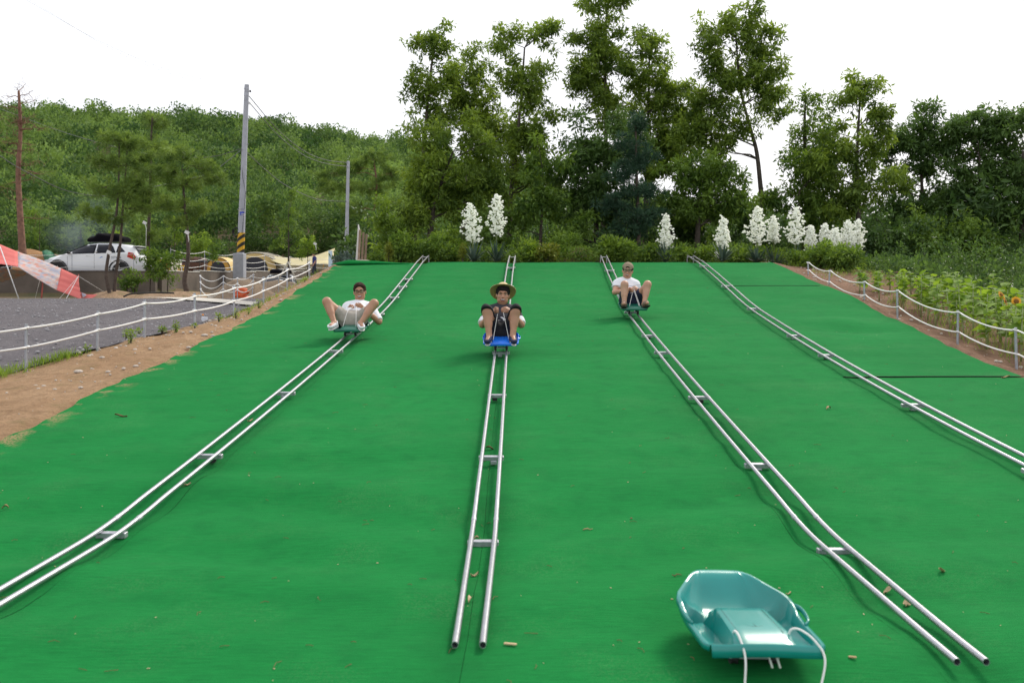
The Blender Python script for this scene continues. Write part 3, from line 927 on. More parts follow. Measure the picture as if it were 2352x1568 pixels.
        for ax in range(3):
            u, v = (ax + 1) % 3, (ax + 2) % 3
            s0 = [slice(None)] * 3; s1 = [slice(None)] * 3; s0[ax] = slice(0, -1); s1[ax] = slice(1, None)
            a, b = S[tuple(s0)], S[tuple(s1)]
            e = np.argwhere(a != b)
            e = e[(e[:, u] > 0) & (e[:, v] > 0) & (e[:, u] < S.shape[u] - 1) & (e[:, v] < S.shape[v] - 1)]
            def g(du, dv):
                q = e.copy(); q[:, u] -= du; q[:, v] -= dv; return idx[q[:, 0], q[:, 1], q[:, 2]]
            quad = np.stack([g(1, 1), g(0, 1), g(0, 0), g(1, 0)], 1)
            fl = ~a[e[:, 0], e[:, 1], e[:, 2]]
            quad[fl] = quad[fl][:, ::-1]
            F.append(quad)
        F = np.concatenate(F)
        return mesh_np(name, V, F, True)

SKIN_A = mat('skin_light', (0.50, 0.275, 0.19), 0.5, var=0.10, vscale=9, sss=0.12)
SKIN_B = mat('skin_tan', (0.42, 0.215, 0.135), 0.5, var=0.10, vscale=9, sss=0.12)
HAIR_BROWN = mat('hair_brown', (0.040, 0.018, 0.014), 0.75, var=0.4, vscale=60, bump=0.6, bscale=130, spec=0.15)
HAIR_BLACK = mat('hair_black', (0.012, 0.010, 0.010), 0.7, var=0.4, vscale=60, bump=0.6, bscale=130, spec=0.15)
EYE_W = mat('eye_white', (0.7, 0.68, 0.66), 0.3)
EYE_D = mat('eye_dark', (0.012, 0.008, 0.006), 0.3)
TEETH = mat('teeth', (0.78, 0.75, 0.70), 0.35)
LIP = mat('lip', (0.42, 0.15, 0.12), 0.5)
MOUTH = mat('mouth_dark', (0.10, 0.02, 0.02), 0.6)
GLASSES = mat('glasses_frame', (0.012, 0.009, 0.009), 0.3)
def glass_mat():
    if 'lens_glass' in MATS: return MATS['lens_glass']
    m = bpy.data.materials.new('lens_glass'); m.use_nodes = True
    n, l = m.node_tree.nodes, m.node_tree.links
    g = n.new('ShaderNodeBsdfGlossy'); g.inputs['Roughness'].default_value = 0.03
    t = n.new('ShaderNodeBsdfTransparent'); t.inputs['Color'].default_value = (0.93, 0.93, 0.94, 1)
    x = n.new('ShaderNodeMixShader'); x.inputs['Fac'].default_value = 0.10
    l.new(t.outputs[0], x.inputs[1]); l.new(g.outputs[0], x.inputs[2]); l.new(x.outputs[0], n['Material Output'].inputs['Surface'])
    MATS['lens_glass'] = m
    return m

def vlerp(a, b, t): return tuple(np.array(a) * (1 - t) + np.array(b) * t)

def hand(v, wrist, grip, thumb_dir, k=0.008):
    """closed hand: palm at wrist->knuckles, four fingers curled round the grip point, thumb over the top"""
    w = np.array(wrist, float); g = np.array(grip, float)
    d = g - w; L = np.linalg.norm(d); d = d / L
    td = np.array(thumb_dir, float); td -= d * (td @ d); td /= np.linalg.norm(td)
    nrm = np.cross(d, td)                       # palm normal
    kn = w + d * 0.075
    v.cap(w, w + d * .03, .026, .030, k=.02, sq=(1, 1, 1))
    for i, o in enumerate((-.028, -.009, .010, .028)):
        base = kn + td * (-o) * 1.0
        v.cap(w + d * .02 + td * (-o) * .7, base, .014, .0125, k=.012)
        l1, l2, l3 = ((.034, .024, .018), (.040, .027, .020), (.038, .026, .019), (.030, .020, .016))[i]
        p1 = base + d * l1 * .75 + nrm * l1 * .55
        p2 = p1 - d * l2 * .15 + nrm * l2 * .95
        p3 = p2 - d * l3 * .9 + nrm * l3 * .2
        v.cap(base, p1, .0108, .0100, k=.004); v.cap(p1, p2, .0100, .0092, k=.003); v.cap(p2, p3, .0092, .0078, k=.003)
    t0 = w + d * .022 + td * .030; t1 = t0 + d * .030 + td * .016 + nrm * .012; t2 = t1 + d * .026 - td * .004 + nrm * .016
    v.cap(w + d * .01 + td * .012, t0, .016, .014, k=.012); v.cap(t0, t1, .013, .0115, k=.006); v.cap(t1, t2, .0112, .0088, k=.004)

def head_sdf(v, H, M, k=0.012):
    """H head centre, M 3x3 head axes (columns right, back, up); face looks along -back"""
    M = np.array(M); S = 1.1
    def P(x, y, z): return tuple(np.array(H) + M @ (np.array([x, y, z]) * S))
    v.ell(P(0, .012, .030), (0.0836, 0.1034, 0.0968), M, k=.01)
    v.ell(P(0, -.010, -.030), (0.0704, 0.0858, 0.0935), M, k=.03)
    v.ell(P(0, -.042, -.078), (0.0396, 0.0440, 0.0374), M, k=.035)          # chin
    for s in (-1, 1):
        v.ell(P(s * .038, -.058, -.018), (0.0286, 0.0242, 0.0264), M, k=.02)  # cheeks
        v.ell(P(s * .040, -.035, -.062), (0.0264, 0.0440, 0.0264), M, k=.03)  # jaw
        v.ell(P(s * .078, .012, -.006), (0.0099, 0.0198, 0.0330), M, k=.006)  # ears
        v.ell(P(s * .031, -.086, .018), (0.0176, 0.0132, 0.0121), M, k=.012, op='-')  # sockets
    v.ell(P(0, -.070, .036), (0.0572, 0.0242, 0.0132), M, k=.02)            # brow
    v.cap(P(0, -.080, .016), P(0, -.098, -.018), .0085, .0125, k=.012)  # nose
    for s in (-1, 1): v.ell(P(s * .011, -.090, -.021), (0.0099, 0.0110, 0.0088), M, k=.006)
    v.ell(P(0, -.078, -.052), (0.0330, 0.0176, 0.0198), M, k=.016)          # muzzle

def face_parts(root, H, M, glasses=False, open_mouth=0.5, squint=0.5, brow=HAIR_BLACK):
    H = np.array(H); Mm = Matrix([[float(M[i, j]) for j in range(3)] for i in range(3)])
    def P(x, y, z): return Vector(tuple(H + M @ (np.array([x, y, z]) * 1.1)))
    for s in (-1, 1):
        ey = MB().ell(P(s * .031, -.0785, .016), (.0125, .008, .0075 * (1 - squint * .55)), 10, 6, Mm).build('eye', EYE_W, root, smooth=True)
        MB().ell(P(s * .031, -.0855, .016), (.0062, .0025, .0062 * (1 - squint * .5)), 8, 5, Mm).build('pupil', EYE_D, ey, smooth=True)
        MB().tube([P(s * .015, -.090, .020 - .001), P(s * .031, -.0905, .0235), P(s * .047, -.083, .017)], [.0012, .0018, .001], 6).build('eyelid', EYE_D, ey, smooth=True)
        MB().tube([P(s * .013, -.092, .034), P(s * .030, -.093, .040), P(s * .050, -.080, .035)], [.0030, .0036, .0016], 6).build('eyebrow', brow, root, smooth=True)
    h = 0.006 + .012 * open_mouth
    mo = MB().ell(P(0, -.0905, -.052), (.033, .008, h * .9), 14, 6, Mm).build('mouth', MOUTH, root, smooth=True)
    MB().ell(P(0, -.0945, -.052 + h * .30), (.028, .0055, h * .42), 12, 5, Mm).build('teeth', TEETH, mo, smooth=True)
    MB().tube([P(-.036, -.079, -.043), P(-.016, -.0955, -.0515 + h), P(0, -.099, -.0515 + h), P(.016, -.0955, -.0515 + h), P(.036, -.079, -.043)], [.0015, .0032, .0036, .0032, .0015], 7).build('upper_lip', LIP, mo, smooth=True)
    MB().tube([P(-.036, -.079, -.043), P(-.018, -.0935, -.053 - h), P(0, -.0965, -.054 - h), P(.018, -.0935, -.053 - h), P(.036, -.079, -.043)], [.0015, .0036, .0046, .0036, .0015], 7).build('lower_lip', LIP, mo, smooth=True)
    if glasses:
        g = MB(); rings_ = []
        for s in (-1, 1):
            ring = []
            for i in range(17):
                a = 2 * math.pi * i / 16
                cx_, cz_ = math.cos(a), math.sin(a)
                q = (abs(cx_) ** 4 + abs(cz_) ** 4) ** (-0.25)
                ring.append(P(s * .034 + cx_ * q * .0265, -.1035 + abs(s * .034 + cx_ * q * .0265) * .12, .014 + cz_ * q * .0185))
            g.tube(ring, .0026, 6, caps=False)
            rings_.append(ring[:-1])
            g.tube([P(s * .060, -.094, .022), P(s * .076, -.05, .020), P(s * .080, .0, .014)], .0024, 6)
        g.tube([P(-.009, -.103, .020), P(0, -.105, .023), P(.009, -.103, .020)], .0024, 6)
        gl = g.build('glasses', GLASSES, root, smooth=True)
        for rg_ in rings_: MB()._add(rg_, [tuple(range(16))]).build('lens', glass_mat(), gl)

def head_axes(yaw, pitch, roll=0.0):
    """pitch>0 looks up"""
    Rz = Matrix.Rotation(yaw, 3, 'Z'); Rx = Matrix.Rotation(-pitch, 3, 'X'); Ry = Matrix.Rotation(roll, 3, 'Y')
    M = Rz @ Ry @ Rx
    return np.array([[M[i][j] for j in range(3)] for i in range(3)])

def rider(key, label, pose, skin, shirt_m, shorts_m, shoe_m, sole_m, hair_m, hair_style, glasses, shorts_cut, sleeve_cut, shoe_kind, face):
    p0, r0 = RIDE[key]
    root = thing('person', label, 'person', p0, r0, group='riders on the sleds')
    root.scale = (.955, .955, .955)
    q = pose
    v = Vol((-.55, -.45, -.02), (.55, .95, .95), .0075)
    pel, chest, neck, H = [np.array(q[n_], float) for n_ in ('pelvis', 'chest', 'neck', 'head')]
    M = head_axes(*q['look'])
    hipL, hipR = pel + np.array([-.085, 0, .0]), pel + np.array([.085, 0, .0])
    shL, shR = np.array(q['shL'], float), np.array(q['shR'], float)
    # torso
    spine = (chest - pel); up = spine / np.linalg.norm(spine)
    v.cap(pel + np.array([-.05, 0, 0]), pel + np.array([.05, 0, 0]), .105, k=.03)
    v.cap(pel, pel + spine * .5, .112, .108, k=.06, sq=(1.25, 1, 1))
    v.cap(pel + spine * .5, chest, .115, .120, k=.06, sq=(1.3, 1, 1))
    v.cap(shL * .75 + chest * .25, shR * .75 + chest * .25, .072, k=.06)
    v.cap(chest + up * .06, H - M @ np.array([0, -.012, .055]), .058, .050, k=.035)
    for sh, el, wr, gr, td in ((shL, q['elL'], q['wrL'], q['grL'], q['tdL']), (shR, q['elR'], q['wrR'], q['grR'], q['tdR'])):
        v.cap(sh, el, .055, .041, k=.035); v.cap(el, wr, .041, .026, k=.02)
        v.cap(el, vlerp(el, wr, .4), .043, .038, k=.02)
        hand(v, wr, gr, td)
    for hip, kn, an, to in ((hipL, q['knL'], q['anL'], q['toL']), (hipR, q['knR'], q['anR'], q['toR'])):
        kn, an, to = np.array(kn, float), np.array(an, float), np.array(to, float)
        v.cap(hip, kn, .086, .056, k=.04)
        v.ell(kn, (.058, .060, .058), k=.03)
        sh_ = an - kn; bk = np.array([0, 1.0, 0]); 
        v.cap(kn, an, .054, .037, k=.03)
        v.cap(kn + sh_ * .18 + bk * .022, kn + sh_ * .52 + bk * .018, .054, .047, k=.04)      # calf
        v.cap(an, to, .034, .028, k=.02); v.cap(an, an + np.array([0, .045, -.025]), .032, .030, k=.02)
    head_sdf(v, H, M)
    new_obj('body', v.mesh('body'), skin, root)
    face_parts(root, H, M, glasses, *face)
    # shirt
    t = Vol((-.55, -.3, -.02), (.55, .95, .80), .0085)
    t.cap(pel + spine * .08, pel + spine * .5, .128, .124, k=.06, sq=(1.27, 1, 1))
    t.cap(pel + spine * .5, chest, .130, .134, k=.06, sq=(1.3, 1, 1))
    t.cap(shL * .75 + chest * .25, shR * .75 + chest * .25, .085, k=.06)
    t.cap(chest, chest + up * .09, .085, .075, k=.05)
    for sh, el in ((shL, q['elL']), (shR, q['elR'])):
        t.cap(sh, vlerp(sh, el, sleeve_cut), .070, .066, k=.04)
    t.wrinkle(.0032, 34, 1.0 + len(label))
    for sh, el in ((shL, q['elL']), (shR, q['elR'])):
        t.clip_near(vlerp(sh, el, sleeve_cut - .02), np.array(el, float) - sh, .13)
    t.clip(chest + up * .095, up + M @ np.array([0, .25, 0]))
    t.cap(chest + up * .05, chest + up * .2, .066, .066, k=.012, op='-')
    new_obj('shirt', t.mesh('shirt'), shirt_m, root)
    # shorts
    t = Vol((-.55, -.35, -.03), (.55, .55, .70), .0085)
    t.cap(pel + np.array([-.05, 0, 0]), pel + np.array([.05, 0, 0]), .122, k=.03)
    t.cap(pel, pel + spine * (.45 if key == 'a' else .25), .132, .130, k=.05, sq=(1.25, 1, 1))
    for hip, kn in ((hipL, q['knL']), (hipR, q['knR'])):
        kn = np.array(kn, float)
        t.cap(hip, vlerp(hip, kn, shorts_cut + .05), .104, .104 - .034 * shorts_cut, k=.05)
    if shorts_cut > 1:
        for kn in (q['knL'], q['knR']): t.ell(kn, (.076, .080, .078), k=.03)
    t.wrinkle(.0040, 30, 3.0 + len(label))
    for hip, kn, an in ((hipL, q['knL'], q['anL']), (hipR, q['knR'], q['anR'])):
        kn, an = np.array(kn, float), np.array(an, float)
        if shorts_cut > 1:
            sd_ = (an - kn) / np.linalg.norm(an - kn); th_ = (kn - hip) / np.linalg.norm(kn - hip)
            t.clip_near(kn + sd_ * .012 + th_ * .01, sd_ + .45 * th_, .16)
        else:
            t.clip_near(vlerp(hip, kn, shorts_cut), kn - hip, .15)
    t.clip(pel + spine * (.52 if key == 'a' else .28), spine)
    new_obj('shorts', t.mesh('shorts'), shorts_m, root)
    # shoes
    for an, to in ((q['anL'], q['toL']), (q['anR'], q['toR'])):
        an, to = np.array(an, float), np.array(to, float)
        fd = to - an; fd = fd / np.linalg.norm(fd)
        heel = an + np.array([0, .045, -.032])
        ball = to + fd * .005
        sd = np.cross(fd, (0, 0, 1)); sd = sd / np.linalg.norm(sd); nm = np.cross(sd, fd)
        lo, hi = np.minimum(heel, ball) - .1, np.maximum(heel, ball) + .1
        if shoe_kind == 'sandal':
            t = Vol(lo, hi, .006)
            t.cap(heel - nm * .030, ball - nm * .020, .050, .056, k=.01)
            t.clip(heel - nm * .026, nm); t.clip(heel - nm * .060, -nm)
            so = new_obj('sandal_sole', t.mesh('sandal_sole'), sole_m, root)
            for off_ in (.35, .8):
                c = an * (1 - off_) + to * off_
                MB().tube([Vector(c + sd * .048 - nm * .022), Vector(c + sd * .030 + nm * .026), Vector(c + nm * .036), Vector(c - sd * .030 + nm * .026), Vector(c - sd * .048 - nm * .022)], .010, 8, flat=(.35, 1.3)).build('strap', shoe_m, so, smooth=True)
        else:
            t = Vol(lo, hi, .006)
            t.cap(heel, ball, .041, .038, k=.01); t.cap(an * .6 + heel * .4, to, .044, .040, k=.02)
            t.cap(an + np.array([0, .01, .012]), an + np.array([0, .012, -.03]), .044, .044, k=.02)
            t.clip(an + np.array([0, 0, .020]), (0, -.25, 1.0)); t.clip(heel - nm * .028, -nm)
            so = new_obj('shoe', t.mesh('shoe'), shoe_m, root)
            t = Vol(lo, hi, .006)
            t.cap(heel - nm * .026, ball - nm * .026, .047, .045, k=.01)
            t.clip(heel - nm * .012, nm); t.clip(heel - nm * .036, -nm)
            new_obj('sole', t.mesh('sole'), sole_m, so)
            t = Vol(lo, hi, .006)
            t.cap(heel - nm * .026, ball - nm * .026, .046, .044, k=.01)
            t.clip(heel - nm * .0355, nm); t.clip(heel - nm * .043, -nm)
            new_obj('tread', t.mesh('tread'), mat('shoe_tread', (0.045, 0.042, 0.040), 0.8), so)
    # hair
    def HP(x, y, z): return H + M @ (np.array([x, y, z]) * 1.1)
    t = Vol(H - .19, H + .19, .006)
    t.ell(HP(0, .018, .040), (.0946, .112, .1034), M, k=.01)
    if hair_style != 'cap':
        t.ell(HP(0, -.026, .092), (.078, .055, .036), M, k=.03)
    t.wrinkle(.0035, 95, 2.0)
    t.ell(HP(0, -.105, .006 if hair_style == 'short' else -.012), (.074, .0825, .096 if hair_style == 'short' else .077), M, k=.012, op='-')
    t.clip(HP(0, .02, -.035), M @ np.array([0, -.2, -1.0]))
    for s in (-1, 1): t.ell(HP(s * .085, -.012, -.022), (.024, .05, .046), M, k=.008, op='-')
    new_obj('hair', t.mesh('hair'), hair_m, root)
    return root, H, M, HP

COT_WHITE = mat('white_cotton', (0.78, 0.79, 0.84), 0.9, bump=0.15, bscale=300)
def striped_white():
    m = bpy.data.materials.new('white_striped_cotton'); m.use_nodes = True
    n, l = m.node_tree.nodes, m.node_tree.links
    b = n['Principled BSDF']; b.inputs['Roughness'].default_value = 0.9
    tc = n.new('ShaderNodeTexCoord'); sx = n.new('ShaderNodeSeparateXYZ'); l.new(tc.outputs['Object'], sx.inputs[0])
    a = n.new('ShaderNodeMath'); a.operation = 'MULTIPLY'; a.inputs[1].default_value = 1 / 0.038; l.new(sx.outputs['Z'], a.inputs[0])
    f = n.new('ShaderNodeMath'); f.operation = 'FRACT'; l.new(a.outputs[0], f.inputs[0])
    g = n.new('ShaderNodeMath'); g.operation = 'LESS_THAN'; g.inputs[1].default_value = 0.22; l.new(f.outputs[0], g.inputs[0])
    h = n.new('ShaderNodeMath'); h.operation = 'LESS_THAN'; h.inputs[1].default_value = 0.40; l.new(sx.outputs['Z'], h.inputs[0])
    gg = n.new('ShaderNodeMath'); gg.operation = 'MULTIPLY'; l.new(g.outputs[0], gg.inputs[0]); l.new(h.outputs[0], gg.inputs[1])
    x = n.new('ShaderNodeMix'); x.data_type = 'RGBA'; l.new(gg.outputs[0], x.inputs['Factor'])
    x.inputs['A'].default_value = (0.77, 0.78, 0.84, 1); x.inputs['B'].default_value = (0.26, 0.28, 0.34, 1)
    l.new(x.outputs['Result'], b.inputs['Base Color'])
    return m
BLACK_CLOTH = mat('black_cloth', (0.013, 0.013, 0.016), 0.9, var=0.3, vscale=20)
NAVY_CLOTH = mat('navy_cloth', (0.016, 0.022, 0.055), 0.9, var=0.3, vscale=20)
BEIGE_CLOTH = mat('grey_beige_cloth', (0.36, 0.33, 0.29), 0.9, var=0.12, vscale=20, bump=0.15, bscale=240)
def sled_rope(root, a, b, r_=0.0042, lift=.004):
    P = curve_pts([a, tuple((np.array(a) + np.array(b)) / 2 + np.array([0, 0, lift])), b], 6)
    MB().tube(P, r_, 8).build('pull_rope', ROPE_MAT, root, smooth=True)

# rider on the left: leaning back, knees wide
pa = dict(pelvis=(.0, .05, .135), chest=(.015, .40, .265), neck=(.02, .5, .33), head=(.03, .47, .500), look=(R(6), R(2), R(-3)),
          shL=(-.165, .44, .275), shR=(.195, .44, .275), elL=(-.27, .30, .10), elR=(.335, .30, .085),
          wrL=(-.075, .205, .300), wrR=(.115, .20, .305), grL=(.01, .15, .325), grR=(.03, .14, .338), tdL=(0, -.4, 1), tdR=(0, -.4, 1),
          knL=(-.345, -.06, .425), anL=(-.205, -.245, .145), toL=(-.235, -.365, .125), knR=(.325, -.04, .395), anR=(.160, -.245, .135), toR=(.205, -.36, .115))
ra, Ha, Ma, HPa = rider('a', 'man with glasses in a white shirt and beige shorts leaning back on a sled', pa, SKIN_B, COT_WHITE, BEIGE_CLOTH,
      mat('white_canvas', (0.75, 0.76, 0.80), 0.8), mat('white_rubber', (0.6, 0.6, 0.6), 0.7), HAIR_BROWN, 'short', True, 0.60, 0.97, 'shoe', (0.8, 0.1, HAIR_BROWN))
sled_rope(ra, (-.092, -.215, .09), (-.01, .115, .325), lift=.085); sled_rope(ra, (.092, -.215, .09), (.045, .115, .328), lift=.085)
MB().lathe([(.0098, -.004), (.0118, -.004), (.0118, .004), (.0098, .004)], (.028, .132, .338), 12, 'X').build('ring', mat('silver', (0.8, 0.8, 0.8), 0.2, metal=1), ra, smooth=True)

# rider in the middle: straw hat
pb = dict(pelvis=(0, .17, .125), chest=(0, .44, .36), neck=(0, .5, .44), head=(.015, .455, .585), look=(R(2), R(6), R(3)),
          shL=(-.175, .46, .365), shR=(.185, .46, .365), elL=(-.255, .27, .215), elR=(.265, .27, .215),
          wrL=(-.105, .09, .415), wrR=(.110, .09, .42), grL=(-.03, .03, .44), grR=(.03, .025, .45), tdL=(0, .3, 1), tdR=(0, .3, 1),
          knL=(-.178, -.10, .445), anL=(-.150, -.225, .135), toL=(-.170, -.345, .105), knR=(.185, -.10, .445), anR=(.150, -.225, .135), toR=(.170, -.345, .105))
rb, Hb, Mb, HPb = rider('b', 'smiling man in a straw hat and black rolled-up trousers on the blue sled', pb, SKIN_B, mat('charcoal_cloth', (0.03, 0.03, 0.04), 0.9), BLACK_CLOTH,
      mat('navy_canvas', (0.022, 0.024, 0.075), 0.8), mat('white_rubber', (0.7, 0.7, 0.7), 0.7), HAIR_BLACK, 'long', False, 1.06, 0.72, 'shoe', (0.75, 0.85, HAIR_BLACK))
sled_rope(rb, (-.100, -.215, .09), (-.045, .03, .405)); sled_rope(rb, (.105, -.215, .09), (.03, .02, .41))
v = Vol((-.28, -.1, .1), (.28, .6, .48), .0085)       # dark vest panel over the white shirt
_pel, _ch = np.array(pb['pelvis']), np.array(pb['chest'])
v.cap(_pel + (_ch - _pel) * .1, _ch, .137, .141, k=.06, sq=(1.24, 1, 1)); v.wrinkle(.003, 34, 2)
v.clip(_pel + (_ch - _pel) * .25, _pel - _ch); v.clip(_pel + (_ch - _pel) * .42, _ch - _pel)
new_obj('white_hem', v.mesh('white_hem'), COT_WHITE, rb)
for s_, sh_, el_ in ((-1, pb['shL'], pb['elL']), (1, pb['shR'], pb['elR'])):
    v = Vol((-.5, .1, .05), (.5, .7, .55), .0085)
    v.cap(vlerp(sh_, el_, .55), vlerp(sh_, el_, .98), .073, .070, k=.03); v.wrinkle(.003, 34, 3)
    v.clip_near(vlerp(sh_, el_, .95), np.array(el_) - np.array(sh_), .2); v.clip_near(vlerp(sh_, el_, .60), np.array(sh_) - np.array(el_), .2)
    new_obj('white_cuff', v.mesh('white_cuff'), COT_WHITE, rb)
STRAW = mat('straw', (0.66, 0.52, 0.28), 0.8, var=0.2, vscale=40, bump=0.6, bscale=90)
STRAW_SHADED = mat('straw_under_shaded', (0.34, 0.25, 0.10), 0.85, var=0.2, vscale=40, bump=0.5, bscale=90)  # same straw under the brim, its shade put into a darker colour
def hat():
    Mm = Matrix([[float(Mb[i, j]) for j in range(3)] for i in range(3)]) @ Matrix.Rotation(R(-40), 3, 'X')
    c = Vector(tuple(HPb(0, .040, .050)))
    n = 28; rings = []
    prof = [(q_ * 1.08, z_ * 1.08) for q_, z_ in [(.094, .0), (.115, -.004), (.140, -.010), (.160, -.014), (.166, -.013), (.166, -.010), (.158, -.009), (.138, -.005), (.115, .002), (.096, .008), (.090, .03), (.083, .065), (.070, .092), (.050, .104), (.022, .108), (.002, .106)]]
    vs = []; fs = []
    for k, (r_, z) in enumerate(prof):
        for i in range(n):
            a = 2 * math.pi * i / n
            ex = r_ * (1.0 if k < 9 else .96) * math.cos(a); ey = r_ * 1.08 * math.sin(a)
            zz = z
            if k < 9: zz += .018 * (abs(math.cos(a)) ** 2) * (r_ - .094) / .07 - .012 * max(0, -math.sin(a)) * (r_ - .094) / .07
            if k >= 11: ex *= 1 - .30 * max(0, -math.sin(a)) ** 2 * (k - 10) / 5; zz -= .012 * max(0, 1 - abs(ex) / .03) * (k >= 13)
            vs.append(c + Mm @ Vector((ex, ey, zz)))
    for k in range(len(prof) - 1):
        for i in range(n):
            j = (i + 1) % n; fs.append((k * n + i, k * n + j, (k + 1) * n + j, (k + 1) * n + i))
    fs.append(tuple(range((len(prof) - 1) * n, len(prof) * n)))
    h = MB()._add(vs, fs).build('hat', STRAW, rb, smooth=True)
    h.data.materials.append(STRAW_SHADED)
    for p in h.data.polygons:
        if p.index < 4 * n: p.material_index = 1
    band = MB()
    bt = []
    for i in range(n + 1):
        a = 2 * math.pi * i / n
        bt.append(c + Mm @ Vector((.100 * math.cos(a), .100 * 1.06 * math.sin(a), .019)))
    band.tube(bt, .007, 6, caps=False, flat=(1.4, .4)).build('hat_band', mat('hat_band', (0.30, 0.20, 0.09), 0.8), h, smooth=True)
hat()

# rider on the right: backward cap, one arm across
pc = dict(pelvis=(-.02, .17, .125), chest=(-.075, .36, .395), neck=(-.07, .4, .48), head=(-.055, .345, .620), look=(R(-8), R(0), R(4)),
          shL=(-.245, .345, .40), shR=(.095, .37, .385), elL=(-.285, .175, .275), elR=(.15, .30, .20),
          wrL=(-.075, .06, .315), wrR=(.09, .13, .33), grL=(.0, .01, .335), grR=(.02, .05, .355), tdL=(.2, -.2, 1), tdR=(0, .3, 1),
          knL=(-.150, -.115, .440), anL=(-.165, -.235, .120), toL=(-.180, -.335, .150), knR=(.235, -.10, .440), anR=(.165, -.235, .125), toR=(.205, -.335, .160))
rc, Hc, Mc, HPc = rider('c', 'man in a backward cap and glasses with navy shorts, highest up the slope', pc, SKIN_A, striped_white(), NAVY_CLOTH,
      mat('tan_leather', (0.20, 0.15, 0.11), 0.7), mat('sandal_sole', (0.035, 0.028, 0.024), 0.8), HAIR_BLACK, 'cap', True, 0.58, 0.50, 'sandal', (0.55, 0.75, HAIR_BLACK))
sled_rope(rc, (-.075, -.215, .09), (.005, .0, .325)); sled_rope(rc, (.085, -.215, .09), (.02, .0, .325)); sled_rope(rc, (.100, -.215, .09), (.03, .005, .33))
MB().tube(curve_pts([(.01, .005, .34), (.005, -.005, .385), (.02, -.005, .405), (.033, 0, .38), (.025, .005, .34)], 5), .004, 7).build('rope_loop', ROPE_MAT, rc, smooth=True)
CAP = mat('cap_beige', (0.26, 0.20, 0.14), 0.9, var=0.15, vscale=20, bump=0.2, bscale=250)
t = Vol(Hc - .21, Hc + .21, .006)
t.ell(HPc(0, .016, .046), (.100, .117, .106), Mc, k=.01)
t.clip(HPc(0, -.06, .044), Mc @ np.array([0, .22, -1.0]))
t.cap(HPc(-.0, -.105, .052), HPc(0, -.105, .058), .037, .037, k=.004, op='-', sq=(1, 1.5, .8))
cap_o = new_obj('cap', t.mesh('cap'), CAP, rc)
_Mc = Matrix([[float(Mc[i, j]) for j in range(3)] for i in range(3)])
MB().tube([Vector(tuple(HPc(-.06, -.074, .040))), Vector(tuple(HPc(-.03, -.094, .042))), Vector(tuple(HPc(0, -.099, .043))), Vector(tuple(HPc(.03, -.094, .042))), Vector(tuple(HPc(.06, -.074, .040)))], .0085, 6, flat=(1.2, .35)).build('cap_strap', CAP, cap_o, smooth=True)
MB().ell(HPc(0, .15, .02), (.07, .07, .007), 14, 5, _Mc @ Matrix.Rotation(R(-20), 3, 'X')).build('cap_visor', CAP, cap_o, smooth=True)
# ================================================================= rope fences
POST_M = mat('fence_post_steel', (0.42, 0.44, 0.49), 0.45, metal=0.6, var=0.12, vscale=20)
def rope_fence(label, posts, heights, pr=0.0175, rr=0.012, sags=None, lean=0.01, knots=True, n=10, rope_m=None):
    """posts: list of (base Vector, height); heights: list of fractions of the post height"""
    o = posts[0][0].copy()
    root = thing('rope_fence', label, 'fence', o)
    tops = []
    for b, h in posts:
        t = b + Vector((random.uniform(-lean, lean), random.uniform(-lean, lean), h))
        tops.append(t)
        po = MB().tube([b - Vector((0, 0, .25)), t], pr, 10).build('post', POST_M, root, smooth='auto', off=o)
        MB().tube([t, t + (t - b).normalized() * .008], pr * 1.12, 10).build('post_cap', POST_M, po, smooth='auto', off=o)
    rm = rope_m or ROPE_MAT
    for k, f in enumerate(heights):
        for i in range(len(posts) - 1):
            a = posts[i][0].lerp(tops[i], f); b = posts[i + 1][0].lerp(tops[i + 1], f)
            L = (b - a).length
            s_ = (sags[k] if sags else .03) * L * random.uniform(.75, 1.25)
            sd = (b - a).cross(Vector((0, 0, 1))).normalized() * (pr + rr * .6)
            if sd.y > 0: sd = -sd
            MB().tube(sag(a + sd, b + sd, s_, n), rr, 8).build('rope', rm, root, smooth=True, off=o)
        if knots:
            for i in range(len(posts)):
                c = posts[i][0].lerp(tops[i], f)
                ring = [c + Vector(((pr + rr * .8) * math.cos(q), (pr + rr * .8) * math.sin(q), .010 * math.sin(q + i))) for q in [2 * math.pi * w / 12 for w in range(13)]]
                MB().tube(ring, rr * 1.02, 7).build('rope_knot', rm, root, smooth=True, off=o)
    return root
posts = [(Vector((-6.45, 9.75, zf(9.75))), .57)]
for (px, py, d), h in zip(FENCE_L, (.57, .52, .54, .555, .55, .55, .50, .42)):
    p = at(px, py, d); posts.append((p, h))
rope_fence('white two-rope fence on steel posts between the gravel road and the dirt verge', posts, (.93, .52), sags=(.022, .012))
MB  # right fence
FENCE_R = [(1857, 632, 19.7), (1903, 664, 18.2), (1986, 698, 16.0), (2062, 730, 14.2), (2199, 793, 11.9), (2336, 850, 10.4)]
posts = []
for (px, py, d), h in zip(FENCE_R, (.30, .40, .42, .46, .47, .50)):
    p = at(px, py, d); posts.append((p, h))
posts.append((Vector((6.0, 8.6, Tz(6.0, 8.6))), .5))
rope_fence('white two-rope fence on steel posts in front of the sunflowers', posts, (.95, .38), sags=(.035, .03), pr=.0165, rr=.0105, lean=.02)

